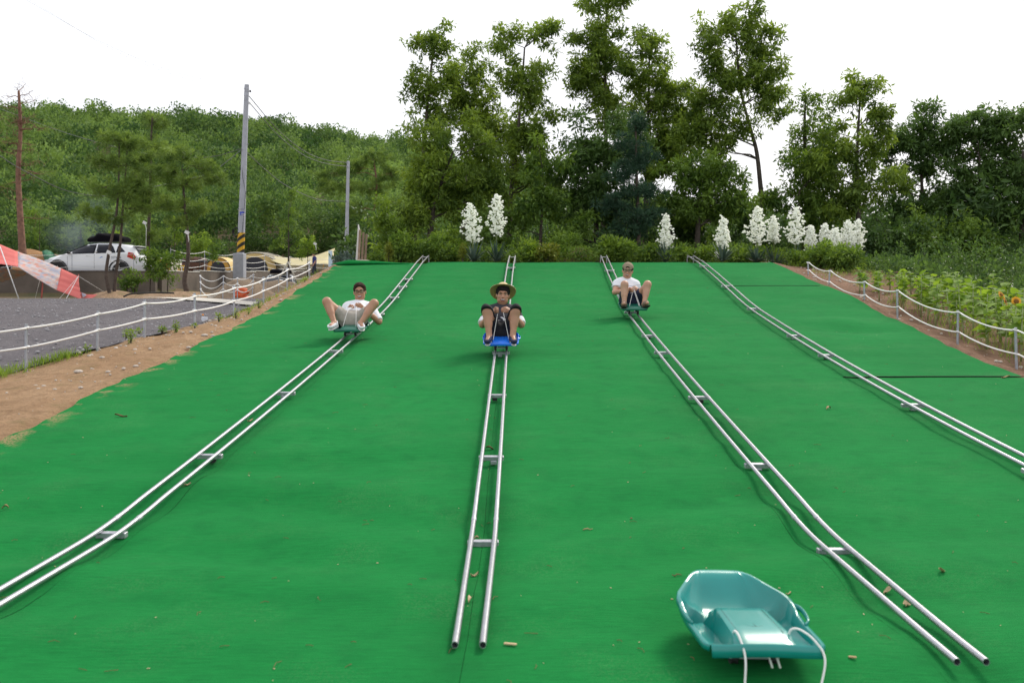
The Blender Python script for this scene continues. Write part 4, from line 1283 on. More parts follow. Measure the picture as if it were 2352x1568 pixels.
# ================================================================= terrace wall
WALL_M = mat('wall_concrete', (0.125, 0.100, 0.082), 0.9, var=0.35, vscale=1.1, bump=0.4, bscale=9, bdist=0.03)
KERB_M = mat('kerb_pale', (0.62, 0.60, 0.56), 0.8, var=0.1, vscale=4)
def wall_run(label, pts, zb, zt, thick=.28, pitch=4.0):
    pts = [Vector((p[0], p[1], 0)) for p in pts]
    root = thing('retaining_wall', label, 'wall', (pts[0].x, pts[0].y, zb[0]))
    o = Vector((pts[0].x, pts[0].y, zb[0]))
    for i in range(len(pts) - 1):
        a, b = pts[i], pts[i + 1]; L = (b - a).length; n = max(1, round(L / pitch)); u = (b - a) / L
        ang = math.atan2(u.y, u.x); M = Matrix.Rotation(ang, 3, 'Z')
        for k in range(n):
            c = a + u * (L * (k + .5) / n); f = (k + .5) / n
            z0 = zb[i] + (zb[i + 1] - zb[i]) * f; z1 = zt[i] + (zt[i + 1] - zt[i]) * f
            MB().bbox((c.x, c.y, (z0 + z1) / 2), (L / n - .012, thick, z1 - z0), .012, M).build('wall_panel', WALL_M, root, off=o)
            MB().bbox((c.x, c.y, z1 + .022), (L / n - .006, thick + .04, .038), .008, M).build('coping', KERB_M if i == 0 else WALL_M, root, off=o)
    return root
wall_run('low brown-grey concrete retaining wall below the parked white car', [(-34, 36.55), (-24.5, 36.55), (-15.0, 36.75)], (.7, .7, .8), (2.06, 2.06, 2.08))
wall_run('low concrete wall in front of the yellow tents', [(-15.02, 37.0), (-14.4, 62.0), (-8.0, 64.2)], (.8, 1.6, 1.7), (2.08, 2.50, 2.55), pitch=4.5)

# fences on top of the walls
posts = [(Vector((x, 36.62, 2.08)), .78) for x in (-26.2, -23.6, -21.05, -18.5, -15.9)]
rope_fence('thin three-rope fence standing on the wall in front of the white car', posts, (.95, .62, .28), pr=.014, rr=.008, sags=(.03, .03, .03), knots=False)
posts = [(Vector((-14.9 + .02 * (y - 38), y, 2.12 + (y - 38) * .0165)), 1.0) for y in (38.0, 42, 46.5, 51.5, 57, 62)] + [(Vector((-11.6, 63.2, 2.53)), 1.0), (Vector((-9.0, 64, 2.55)), 1.0)]
rope_fence('thin three-rope fence along the wall in front of the yellow tents', posts, (.95, .62, .3), pr=.017, rr=.0125, sags=(.03, .035, .03), knots=False)
# loose drooping fence near the utility pole
posts = [(on(462, 28.0, .02), .74), (on(511, 27.0, .02), .70), (on(545, 27.5, .05), .62), (on(578, 27.0, .05), .72)]
rope_fence('slack white rope fence drooping beside the sand heap', posts, (.97, .70, .40), pr=.014, rr=.012, sags=(.13, .17, .15), lean=.05)
posts = [(on(575, 34.0), .85), (on(641, 33.0), .80), (on(702, 34.0), .8), (on(745, 33.0), .75)]
rope_fence('slack white rope fence behind the dark trunk with props', posts, (.95, .55), pr=.014, rr=.010, sags=(.05, .07), lean=.04)

# ================================================================= heaps of sand and earth
SAND = dirt_mat('sand_heap', (0.36, 0.275, 0.20), (0.29, 0.215, 0.15), peb=(0.5, 0.42, 0.33))
EARTH = dirt_mat('earth_heap', (0.44, 0.25, 0.12), (0.33, 0.18, 0.085), peb=(0.5, 0.36, 0.22))
def heap(label, c, rx, ry, h, m, seed, name='sand_heap'):
    th = np.linspace(0, 2 * np.pi, 49); rr_ = np.linspace(0, 1, 18)
    RR, TH = np.meshgrid(rr_, th, indexing='ij')
    wob = 1 + .16 * vnoise(np.cos(TH) * 1.7 + seed, np.sin(TH) * 1.7, seed=seed)
    X = RR * np.cos(TH) * rx * wob; Y = RR * np.sin(TH) * ry * wob
    Z = h * (np.cos(np.minimum(RR, 1) * np.pi) * .5 + .5) ** .85 + .07 * h * fbm(X * 2.5, Y * 2.5, seed=seed) * (1 - RR ** 4)
    base = T(X + c.x, Y + c.y) - c.z
    o = new_obj(name, grid_mesh(name, X, Y, Z + base - .10 * RR ** 6), m, None, c)
    return tag(o, label, 'heap')
heap('pale sand heap behind the rope fence beside the utility pole', on(556, 30.5), 1.5, 1.0, .70, SAND, 3)
heap('low sand bank in front of the half-hidden white car', on(640, 40.0), 2.6, 1.2, .62, SAND, 5)
heap('sandy hump with two pine trunks at the foot of the wall', on(262, 31.4), 1.3, 1.0, .26, dirt_mat('sandy_hump', (0.46, 0.32, 0.21), (0.38, 0.25, 0.155), grass=.5), 7)
heap('sandy hump under the crooked pine beside the path', on(420, 31.6), 2.6, 1.2, .22, MATS['sandy_hump'], 9)
heap('orange-brown earth heap behind the red trunk', on(60, 46.0), 3.6, 2.2, 1.35, EARTH, 11, 'earth_heap')
heap('second earth heap half covered by green netting', on(108, 45.5), 2.4, 1.8, 1.15, EARTH, 13, 'earth_heap')
# green netting over the heap
NET = mat('green_net', (0.035, 0.16, 0.085), 0.8, var=0.5, vscale=5, bump=0.8, bscale=25, bdist=.05)
rows = []
for i in range(9):
    v_ = i / 8; row = []
    for j in range(15):
        u = j / 14
        p = at(96 + u * 80 + (1 - v_) * 14, 623 - v_ * (46 + 6 * math.sin(u * 9)) * (1 - .35 * u * v_), 44.0 + v_ * 1.2 + .15 * math.sin(u * 13 + v_ * 5))
        row.append(p)
    rows.append(row)
net = MB().sheet(rows).build('green_netting', NET, None, smooth=True, off=rows[0][0], loc=rows[0][0])
net.modifiers.new('thickness', 'SOLIDIFY').thickness = .02
tag(net, 'green protective netting draped behind the hood of the white car', 'netting')

# ================================================================= cars
CAR_WHITE = mat('car_white', (0.80, 0.81, 0.84), 0.22, coat=0.6)
CAR_GLASS = mat('car_glass', (0.006, 0.007, 0.014), 0.12, spec=0.25)
CAR_BLACK = mat('car_black', (0.015, 0.015, 0.016), 0.55)
TYRE = mat('tyre', (0.018, 0.018, 0.018), 0.85)
RIM = mat('alloy', (0.55, 0.56, 0.58), 0.3, metal=0.9)
TAIL = mat('tail_lamp', (0.55, 0.03, 0.015), 0.2, coat=0.5)
LAMP = mat('head_lamp', (0.7, 0.72, 0.75), 0.12)
CX_ = [-2.24, -2.18, -2.0, -1.6, -1.27, -.9, -.35, .1, .6, .95, 1.3, 1.62, 1.74, 1.92, 2.08, 2.2, 2.24]
CT_ = [.58, .78, .90, 1.01, 1.07, 1.26, 1.49, 1.56, 1.555, 1.53, 1.48, 1.40, 1.33, 1.06, .98, .86, .60]
CW_ = [.66, .76, .83, .88, .89, .895, .90, .90, .90, .90, .89, .875, .87, .85, .82, .78, .70]
CR_ = [.52, .62, .70, .74, .72, .66, .63, .64, .64, .63, .62, .60, .60, .68, .70, .68, .60]
def belt(x): return float(np.interp(x, [-2.24, -1.27, .9, 1.8, 2.24], [.55, 1.03, 1.09, 1.05, .62]))
def cside(x, z):
    """half width of the car side at (x, z)"""
    w = np.interp(x, CX_, CW_); wr = np.interp(x, CX_, CR_); zt = np.interp(x, CX_, CT_); b_ = min(belt(x), zt - .03)
    return float(np.interp(z, [.22, .38, .62, b_, max(zt - .07, b_ + .01)], [w * .92, w, w, w * .985, wr]))
def make_car(label, loc, rotz, group=None, text=True):
    root = thing('parked_car', label, 'car', loc, (0, 0, rotz), group)
    rows = []
    for x, zt, w, wr in zip(CX_, CT_, CW_, CR_):
        b_ = min(belt(x), zt - .03)
        half = [(0, .22), (w * .92, .22), (w, .38), (w, .62), (w * .985, b_), (wr, max(zt - .07, b_ + .01)), (wr - .12, zt - .012), (0, zt)]
        ring = [Vector((x, -y, z)) for y, z in half] + [Vector((x, y, z)) for y, z in half[-2:0:-1]]
        rows.append(ring + [ring[0]])
    bd = MB().sheet(rows)
    n = len(rows[0]) - 1
    bd._add(rows[0][:-1], [tuple(range(n - 1, -1, -1))]); bd._add(rows[-1][:-1], [tuple(range(n))])
    body = bd.build('body', CAR_WHITE, root, smooth=True); body.data.set_sharp_from_angle(angle=R(32))
    md = body.modifiers.new('round', 'BEVEL'); md.width = .02; md.segments = 2; md.limit_method = 'ANGLE'; md.angle_limit = R(25)
    wins = [([(-1.18, 1.05), (.08, 1.085)], [(-1.18, 1.055), (-.86, 1.235), (-.42, 1.415), (.02, 1.475), (.08, 1.476)]),
            ([(.14, 1.09), (.98, 1.11)], [(.14, 1.478), (.62, 1.47), (.78, 1.44), (.98, 1.13)]),
            ([(1.0, 1.125), (1.38, 1.15)], [(1.0, 1.405), (1.12, 1.385), (1.38, 1.155)])]
    for s in (-1, 1):
        for wpoly in wins:
            lo, hi = wpoly
            xs = np.linspace(lo[0][0], lo[-1][0], 12); rows = []
            for f in (0, .33, .66, 1):
                rows.append([Vector((x, s * (cside(x, zz) + .014), zz)) for x in xs for zz in [float(np.interp(x, [q[0] for q in lo], [q[1] for q in lo]) * (1 - f) + np.interp(x, [q[0] for q in hi], [q[1] for q in hi]) * f)]])
            MB().sheet(rows).build('side_window', CAR_GLASS, root, smooth=True).modifiers.new('thickness', 'SOLIDIFY').thickness = .01
        for xw in (-1.50, 1.16):
            # arch, tyre, rim
            arch = MB(); pts = []
            for i in range(15):
                a = math.pi * i / 14
                pts.append(Vector((xw + .42 * math.cos(a), s * (cside(xw + .42 * math.cos(a), .38) + .004), .36 + .42 * math.sin(a))))
            ar = arch.tube(pts, .05, 6, flat=(.25, 1.0)).build('wheel_arch', CAR_BLACK, root, smooth=True)
            MB().lathe([(.40, -.02), (.40, .01), (.05, .012), (.05, -.02)], (xw, s * .872, .35), 24, 'Y').build('arch_liner', CAR_BLACK, ar)
            wh = MB().lathe([(.22, -.10), (.32, -.10), (.345, -.07), (.345, .07), (.32, .10), (.22, .10)], (xw, s * .80, .345), 26, 'Y').build('wheel', TYRE, root, smooth='auto')
            rim = MB().lathe([(.23, -.02 * s), (.235, .09 * s), (.215, .100 * s), (.20, .03 * s)], (xw, s * .80, .345), 26, 'Y')
            for k in range(5):
                a = 2 * math.pi * k / 5 + .3
                rim.tube([(xw, s * .900, .345), (xw + .21 * math.cos(a), s * .898, .345 + .21 * math.sin(a))], [.04, .025], 6, flat=(1, .4))
            rim.build('rim', RIM, wh, smooth='auto')
        MB().bbox((-.98, s * .985, 1.10), (.12, .18, .13), .04).build('mirror', CAR_BLACK if s < 0 else CAR_WHITE, root, smooth=True)
        for xh in (-.18, .86):
            MB().tube([(xh - .09, s * (cside(xh, .97) + .006), .97), (xh, s * (cside(xh, .97) + .026), .975), (xh + .09, s * (cside(xh, .97) + .006), .97)], .012, 6).build('door_handle', CAR_WHITE, root, smooth=True)
        for xd in (-1.08, .08, 1.02):
            pts = [Vector((xd + (.03 if xd > 1 else 0) * k, s * (cside(xd, z) + .002), z)) for k, z in enumerate((.36, .5, .7, .9, 1.04))]
            MB().tube(pts, .005, 5).build('door_seam', CAR_BLACK, root)
        MB().prism([(1.48, .93), (1.53, 1.14), (1.74, 1.10), (1.86, .92), (1.80, .80)], (0, s * (cside(1.65, 1.0) - .02), 0), (1, 0, 0), (0, 0, 1), (0, s * .03, 0)).build('tail_lamp', TAIL, root)
        MB().prism([(-2.16, .62), (-2.10, .80), (-1.75, .86), (-1.85, .70)], (0, s * (cside(-1.95, .7) - .04), 0), (1, 0, 0), (0, 0, 1), (0, s * .03, 0)).build('head_lamp', LAMP, root)
        MB().tube([(-.30, s * .58, 1.53), (-.2, s * .58, 1.585), (.9, s * .58, 1.60), (1.2, s * .58, 1.55)], .014, 7).build('roof_rail', CAR_BLACK, root, smooth=True)
        MB().bbox((-.17, s * .90, .30), (2.1, .04, .09), .015).build('sill_trim', CAR_BLACK, root)
    MB()._add([(1.635, -.55, 1.385), (1.635, .55, 1.385), (1.955, .60, 1.06), (1.955, -.60, 1.06)], [(0, 1, 2, 3)]).build('rear_window', CAR_GLASS, root).location = (.014, 0, .012)
    MB()._add([(-1.20, -.66, 1.10), (-1.20, .66, 1.10), (-.42, .56, 1.46), (-.42, -.56, 1.46)], [(3, 2, 1, 0)]).build('windscreen', CAR_GLASS, root).location = (-.012, 0, .012)
    MB().bbox((1.72, 0, 1.40), (.26, 1.15, .04), .012).build('roof_spoiler', CAR_WHITE, root)
    MB().bbox((2.235, 0, .42), (.06, 1.5, .20), .02).build('rear_bumper', CAR_BLACK, root)
    MB().bbox((2.17, 0, .88), (.03, .52, .12), .006).build('number_plate', mat('plate_white', (.8, .8, .78), .5), root)
    MB().bbox((-2.24, 0, .42), (.05, 1.3, .22), .02).build('front_grille', CAR_BLACK, root)
    if text:
        tm = text_mesh('TOGETHER', .125)
        t = new_obj('lettering', tm, mat('car_lettering', (0.05, 0.08, 0.16), .5), root)
        t.location = (.92, -(cside(.92, .90) + .004), .895); t.rotation_euler = (R(90), 0, 0)
        for k, c in ((0, (0.25, 0.45, 0.75)), (1, (0.10, 0.20, 0.50))):
            MB().prism([(.26 + k * .05, .87), (.37 + k * .03, .945), (.43, .94), (.45, .90), (.40 + k * .02, .925)], (0, -(cside(.4, .9) + .002 + .001 * k), 0), (1, 0, 0), (0, 0, 1), (0, -.002, 0)).build('logo_swoosh', mat('logo_blue_%d' % k, c, .5), root)
        MB().bbox((.14, -(cside(.14, 1.13) + .014), 1.13), (.10, .006, .09), .002).build('window_sticker', KERB_M, root)
    return root
_c = Vector((-18.05, 38.35, zterr(38.3)))
make_car('white hatchback with black roof bag parked on the terrace behind the red tarp', (_c.x, _c.y, 1.80), 0.0)
# roof bag
t = Vol((-1.0, -.65, -.02), (1.0, .65, .5), .03)
t.cap((-.70, 0, .10), (.70, 0, .10), .16, .16, k=.1, sq=(1, 2.6, 1)); t.cap((-.35, 0, .24), (.40, 0, .22), .16, .15, k=.14, sq=(1, 2.4, 1))
t.wrinkle(.02, 7, 1); t.clip((0, 0, .012), (0, 0, -1))
bag = new_obj('roof_bag', t.mesh('roof_bag'), mat('bag_black', (0.006, 0.005, 0.008), .95, spec=0.1), None, (_c.x + .30, _c.y, 1.80 + 1.60))
tag(bag, 'soft black luggage bag strapped on the roof of the white hatchback', 'bag')
make_car('white car cut off by the left edge, seen above the red tarp', (-25.6, 40.6, 2.30), R(180), text=False)
make_car('small white car half hidden behind the sand bank near the tents', (-11.85, 44.6, 0.52), R(102), text=False)
t = Vol((-.8, -.6, -.02), (.8, .6, .4), .03)
t.cap((-.4, 0, .08), (.4, 0, .08), .15, .14, k=.1, sq=(1, 2.4, 1)); t.wrinkle(.015, 7, 2); t.clip((0, 0, .012), (0, 0, -1))
tag(new_obj('roof_box', t.mesh('roof_box'), MATS['bag_black'], None, (-11.85, 44.6, 0.52 + 1.585)), 'black roof box on the half-hidden white car', 'box')

# ================================================================= red tarp
RED_T = mat('tarp_red', (0.58, 0.13, 0.115), 0.75, var=0.08, vscale=2, trans=0)
def pattern_mat():
    m = bpy.data.materials.new('tarp_pattern'); m.use_nodes = True
    n, l = m.node_tree.nodes, m.node_tree.links
    b = n['Principled BSDF']; b.inputs['Roughness'].default_value = 0.8
    tc = n.new('ShaderNodeTexCoord')
    vo = n.new('ShaderNodeTexVoronoi'); vo.inputs['Scale'].default_value = 8.5; vo.inputs['Randomness'].default_value = .55
    l.new(tc.outputs['Object'], vo.inputs['Vector'])
    sp = n.new('ShaderNodeSeparateColor'); l.new(vo.outputs['Color'], sp.inputs[0])
    rp = n.new('ShaderNodeValToRGB'); rp.color_ramp.interpolation = 'CONSTANT'
    els = rp.color_ramp.elements; els[0].color = (.46, .42, .44, 1); els[1].position = .2; els[1].color = (.56, .28, .23, 1)
    for p, c in ((.40, (.36, .36, .43)), (.6, (.52, .42, .39)), (.8, (.50, .36, .33))):
        e = els.new(p); e.color = (*c, 1)
    l.new(sp.outputs[0], rp.inputs[0]); l.new(rp.outputs['Color'], b.inputs['Base Color'])
    return m
PAT_T = pattern_mat()
tarp = thing('camping_tarp', 'red and patterned camping tarp pitched in front of the wall, left edge', 'tarp', on(60, 30.0))
_to = Vector(tarp.location)
def tp(px, py, d): return at(px, py, d) - _to
UP = [(-110, 520, 31.5), (-50, 540, 31.2), (0, 561, 31.0), (38, 577, 30.8), (92, 595.5, 30.5), (140, 616, 30.2), (179.6, 634.6, 30.0)]
LO = [(-130, 600, 29.4), (-60, 604, 29.3), (0, 606, 29.2), (40, 612, 29.1), (85, 640, 29.0), (130, 666, 28.9), (187, 687, 28.8)]
def tarp_panel(t0, t1, m, seed):
    rows = []
    T_ = np.linspace(t0, t1, 14)
    for t in T_:
        a = np.array([np.interp(t, range(7), [q[i] for q in UP]) for i in range(3)]); b = np.array([np.interp(t, range(7), [q[i] for q in LO]) for i in range(3)])
        row = []
        for k in range(15):
            s_ = k / 14; p = a * (1 - s_) + b * s_
            bell = math.sin(math.pi * s_)
            fan = .9 * math.sin(s_ * 30) * max(0, (t - 5) ) * s_
            row.append(tp(p[0] + fan, p[1] + 7 * bell * (1 - .10 * t) , p[2] + .045 * math.sin(s_ * 26 + t * 1.5) * bell))
        rows.append(row)
    o = MB().sheet(rows).build('tarp_panel', m, tarp, smooth=True)
    o.modifiers.new('thickness', 'SOLIDIFY').thickness = .006
tarp_panel(0, 3.05, RED_T, 0); tarp_panel(3.05, 5.0, PAT_T, 1); tarp_panel(5.0, 6.0, RED_T, 2)
rows = []
for i in range(10):
    u = i / 9; row = []
    for k in range(8):
        s_ = k / 7
        row.append(tp(-60 + 126 * u * (1 - .1 * s_) + 0 * s_, 604 + 20 * u + s_ * (62 - 52 * u), 29.35 + s_ * 1.3))
    rows.append(row)
MB().sheet(rows).build('tarp_panel', PAT_T, tarp, smooth=True)
MB().sheet([[tp(183, 670, 29.3), tp(200, 676, 29.3), tp(225, 676, 29.5)], [tp(188, 684, 29.2), tp(204, 684, 29.2), tp(222, 677.5, 29.4)], [tp(188.5, 688, 29.0), tp(200, 687, 29.0), tp(215, 683, 29.3)]]).build('tarp_flap', RED_T, tarp, smooth=True)
MB().sheet([[tp(187, 672, 29.27), tp(197, 675.5, 29.27)], [tp(190, 684, 29.17), tp(199, 679, 29.2)]]).build('flap_patch', PAT_T, tarp)
for a, b, r_, m, nm in (((0, 566, 29.0), (43, 686, 28.6), .016, WHITE_PLASTIC, 'tent_pole'), ((98.5, 646, 29.6), (95, 689, 29.6), .022, RED_T, 'tent_pole'), ((180.5, 630, 29.95), (178, 689, 29.9), .016, RED_T, 'tent_pole'),
                    ((180, 634, 29.6), (150, 690, 28.1), .010, WHITE_PLASTIC, 'guy_line'), ((180, 634, 29.6), (133, 690, 28.0), .005, ROPE_MAT, 'guy_line'), ((180, 634, 29.9), (240, 671, 30.8), .006, ROPE_MAT, 'guy_line'), ((91, 645, 30.0), (80, 688, 29.7), .004, ROPE_MAT, 'guy_line')):
    MB().tube([tp(*a), tp(*b)], r_, 7).build(nm, m, tarp, smooth=True)

# ================================================================= yellow tents
YEL = mat('tent_yellow', (0.66, 0.48, 0.20), 0.8, var=0.08, vscale=1.5)
TAN = mat('tent_tan', (0.40, 0.36, 0.27), 0.8, var=0.08, vscale=1.5)
CREAM = mat('tarp_cream', (0.74, 0.64, 0.36), 0.8, var=0.06, vscale=1.5)
ORANGE = mat('tent_orange', (0.62, 0.34, 0.07), 0.8, var=0.1, vscale=1.5)
NETD = mat('tent_mesh_dark', (0.035, 0.035, 0.045), 0.8)
BROWN = mat('tarp_brown', (0.09, 0.038, 0.022), 0.7, var=0.3, vscale=2)
def patch(root, o, corners, m, name, nu=8, nv=6, bulge=(0, 0, 0), thick=.008):
    """bilinear sheet through four pixel corners, with a bulge vector"""
    C = [at(*c) for c in corners]; rows = []
    for i in range(nv + 1):
        v_ = i / nv; row = []
        for j in range(nu + 1):
            u = j / nu
            p = C[0].lerp(C[1], u).lerp(C[3].lerp(C[2], u), v_) + Vector(bulge) * (math.sin(math.pi * u) * math.sin(math.pi * min(1, v_ * .5 + .5)))
            row.append(p - o)
        rows.append(row)
    q = MB().sheet(rows).build(name, m, root, smooth=True)
    q.modifiers.new('thickness', 'SOLIDIFY').thickness = thick
    return q
def dome_tent(label, px0, px1, ytop, ybot, d, depth, m_roof, m_front, door=True):
    bx = at((px0 + px1) / 2, ybot, d); root = thing('dome_tent', label, 'tent', bx, group='tents on the terrace')
    w = (px1 - px0) / FPX * d; h = (ybot - ytop) / FPX * d
    def arch(y, k=1.0, n=14): return [Vector((-w / 2 * k * math.cos(math.pi * i / n), y, h * k * (math.sin(math.pi * i / n)) ** .75)) for i in range(n + 1)]
    rows = [arch(y, k) for y, k in ((0, .92), (.3, 1.0), (depth * .5, 1.02), (depth - .4, 1.0), (depth, .85))]
    MB().sheet(rows).build('fly_sheet', m_roof, root, smooth=True)
    fr = arch(-.02, .92); c = Vector((0, -.02, 0))
    fp = MB()._add(fr, [tuple(range(len(fr)))]).build('front_panel', m_front, root)
    if door:
        MB()._add([p * 1 for p in [Vector((x * .62, -.035, z * .82)) for x, _, z in arch(0, .92)]], [tuple(range(15))]).build('door_mesh', NETD, fp)
    for y, k in ((-.04, .94), (depth * .5, 1.03)):
        MB().tube(arch(y, k), .025, 6).build('tent_pole', CAR_BLACK, root, smooth=True)
    return root
dome_tent('large tan and yellow dome tent with a dark mesh door', 530, 640, 578, 627, 66.0, 4.0, TAN, YEL)
dome_tent('low orange tent with a red edge left of the utility pole', 470, 532, 590, 627, 50.0, 2.5, YEL, ORANGE)
dome_tent('pale tent behind the bushes near the tail of the white car', 340, 395, 592, 626, 48.0, 2.5, mat('tent_pale', (0.5, 0.45, 0.4), .8), ORANGE, door=False)
dome_tent('green tent peeking over the bushes beside the pale tent', 388, 440, 596, 626, 50.0, 2.5, NET, mat('tent_red', (0.5, 0.09, 0.06), .8), door=False)
# dark brown canopy
o = at(447, 624, 47.5); bt = thing('brown_canopy', 'dark brown drum-shaped canopy between two trunks', 'canopy', o)
MB().lathe([(.62, .0), (.66, .25), (.66, .55), (.60, .74), (.3, .80)], (0, 0, 0), 22).build('canvas', BROWN, bt, smooth=True)
MB().lathe([(.67, .50), (.675, .60), (.66, .60)], (0, 0, 0), 22).build('canvas_band', NETD, bt, smooth=True)
# cream tarp stretched to the right
o = at(690, 626, 66); tr = thing('awning_tarp', 'cream awning tarp sagging between the dome tent and its right-hand poles', 'tarp', o)
tops = [(606, 583), (640, 590), (670, 593), (700, 592), (730, 585), (752, 577), (772, 569)]
bots = [(634, 603), (655, 609), (680, 610), (705, 608), (730, 606), (745, 606), (757, 608)]
rows = [[at(a[0] * (1 - k / 6) + b[0] * k / 6, a[1] * (1 - k / 6) + b[1] * k / 6 + 2.5 * math.sin(math.pi * k / 6), 67 - k * .35) - o for a, b in zip(tops, bots)] for k in range(7)]
q = MB().sheet(rows).build('tarp_sheet', CREAM, tr, smooth=True); q.modifiers.new('thickness', 'SOLIDIFY').thickness = .012
rows = [[at(742 + k * 2.5, 606 - k * 4.5, 66.2 + k * .1) - o for k in range(7)], [at(741 + k * 1.8, 620 - k * 5.5, 66.8 + k * .1) - o for k in range(7)]]
MB().sheet(rows).build('side_wall', ORANGE, tr, smooth=True)
for a, b in (((772, 569, 67), (764, 622, 66)), ((772, 569, 67), (786, 628, 66.5)), ((640, 590, 67), (650, 628, 65.5))):
    MB().tube([at(*a) - o, at(*b) - o], .03, 6).build('tent_pole', WHITE_PLASTIC, tr, smooth=True)
# pale blue notice board, yellow crate
o = at(759, 618, 62); sb = thing('notice_board', 'narrow pale blue notice board beside the awning', 'board', o)
MB().bbox((0, 0, .68), (.28, .05, 1.28), .01).build('panel', mat('board_blue', (.56, .70, .82), .6), sb)
for s in (-1, 1): MB().tube([(s * .11, .04, -.5), (s * .11, .04, .9)], .02, 7).build('post', POST_M, sb)
o = at(417, 623, 44); yc = thing('yellow_crate', 'small yellow plastic crate stool below the crooked pine', 'crate', o)
YP = mat('yellow_plastic', (0.72, 0.42, 0.02), .5)
MB().bbox((0, 0, .27), (.32, .28, .05), .012).build('seat', YP, yc)
for x in (-.13, .13):
    for y in (-.11, .11): MB().bbox((x, y, .12), (.05, .05, .25), .01).build('leg', YP, yc)
# orange hose coils
HOSE = mat('orange_hose', (0.70, 0.12, 0.03), .5)
oc = on(553, 29.0, .02); hc = thing('hose_coil', 'stack of coiled orange hose lying in front of the sand heap', 'hose', oc)
for k in range(6):
    jx_, jy_, jr_ = random.uniform(-.04, .04), random.uniform(-.03, .03), random.uniform(.85, 1.1)
    ring = [(jx_ + jr_ * .23 * math.cos(a), jy_ + jr_ * .2 * math.sin(a), .03 + k * .052 + .016 * math.sin(2 * a + k)) for a in [2 * math.pi * i / 20 for i in range(21)]]
    MB().tube(ring, .022, 8).build('coil', HOSE, hc, smooth=True)
oc = on(684, 37.0, .03); hc = thing('hose_coil', 'small orange hose coil beside the half-hidden white car', 'hose', oc)
for k in range(3):
    ring = [(.28 * math.cos(a), .25 * math.sin(a), .2 + k * .06) for a in [2 * math.pi * i / 18 for i in range(19)]]
    MB().tube(ring, .035, 8).build('coil', HOSE, hc, smooth=True)
# black hose on the sand
P = curve_pts([at(284, 681, 29.0), at(300, 675, 29.2), at(330, 673, 29.5), at(362, 672, 29.9), at(400, 673, 30.1)], 8)
for p in P: p.z = max(p.z, Tz(p.x, p.y) + .03)
tag(MB().tube(P, .028, 8).build('water_hose', RUBBER, None, smooth=True, off=P[0], loc=P[0]), 'black water hose curving over the sand near the pine trunks', 'hose')

# ================================================================= utility poles and wires
CONC = mat('pole_concrete', (0.40, 0.41, 0.46), 0.75, var=0.12, vscale=3, bump=0.2, bscale=30)
def stripes():
    m = bpy.data.materials.new('hazard_stripes'); m.use_nodes = True
    n, l = m.node_tree.nodes, m.node_tree.links
    b = n['Principled BSDF']; b.inputs['Roughness'].default_value = .5
    tc = n.new('ShaderNodeTexCoord'); sx = n.new('ShaderNodeSeparateXYZ'); l.new(tc.outputs['Object'], sx.inputs[0])
    a = n.new('ShaderNodeMath'); a.operation = 'MULTIPLY'; a.inputs[1].default_value = -.75; l.new(sx.outputs['X'], a.inputs[0])
    s_ = n.new('ShaderNodeMath'); s_.operation = 'ADD'; l.new(a.outputs[0], s_.inputs[0]); l.new(sx.outputs['Z'], s_.inputs[1])
    k = n.new('ShaderNodeMath'); k.operation = 'MULTIPLY'; k.inputs[1].default_value = 2.6; l.new(s_.outputs[0], k.inputs[0])
    f = n.new('ShaderNodeMath'); f.operation = 'FRACT'; l.new(k.outputs[0], f.inputs[0])
    g = n.new('ShaderNodeMath'); g.operation = 'GREATER_THAN'; g.inputs[1].default_value = .5; l.new(f.outputs[0], g.inputs[0])
    x = n.new('ShaderNodeMix'); x.data_type = 'RGBA'; l.new(g.outputs[0], x.inputs['Factor'])
    x.inputs['A'].default_value = (.015, .015, .016, 1); x.inputs['B'].default_value = (.72, .40, .02, 1)
    l.new(x.outputs['Result'], b.inputs['Base Color'])
    return m
STRIPE = stripes()
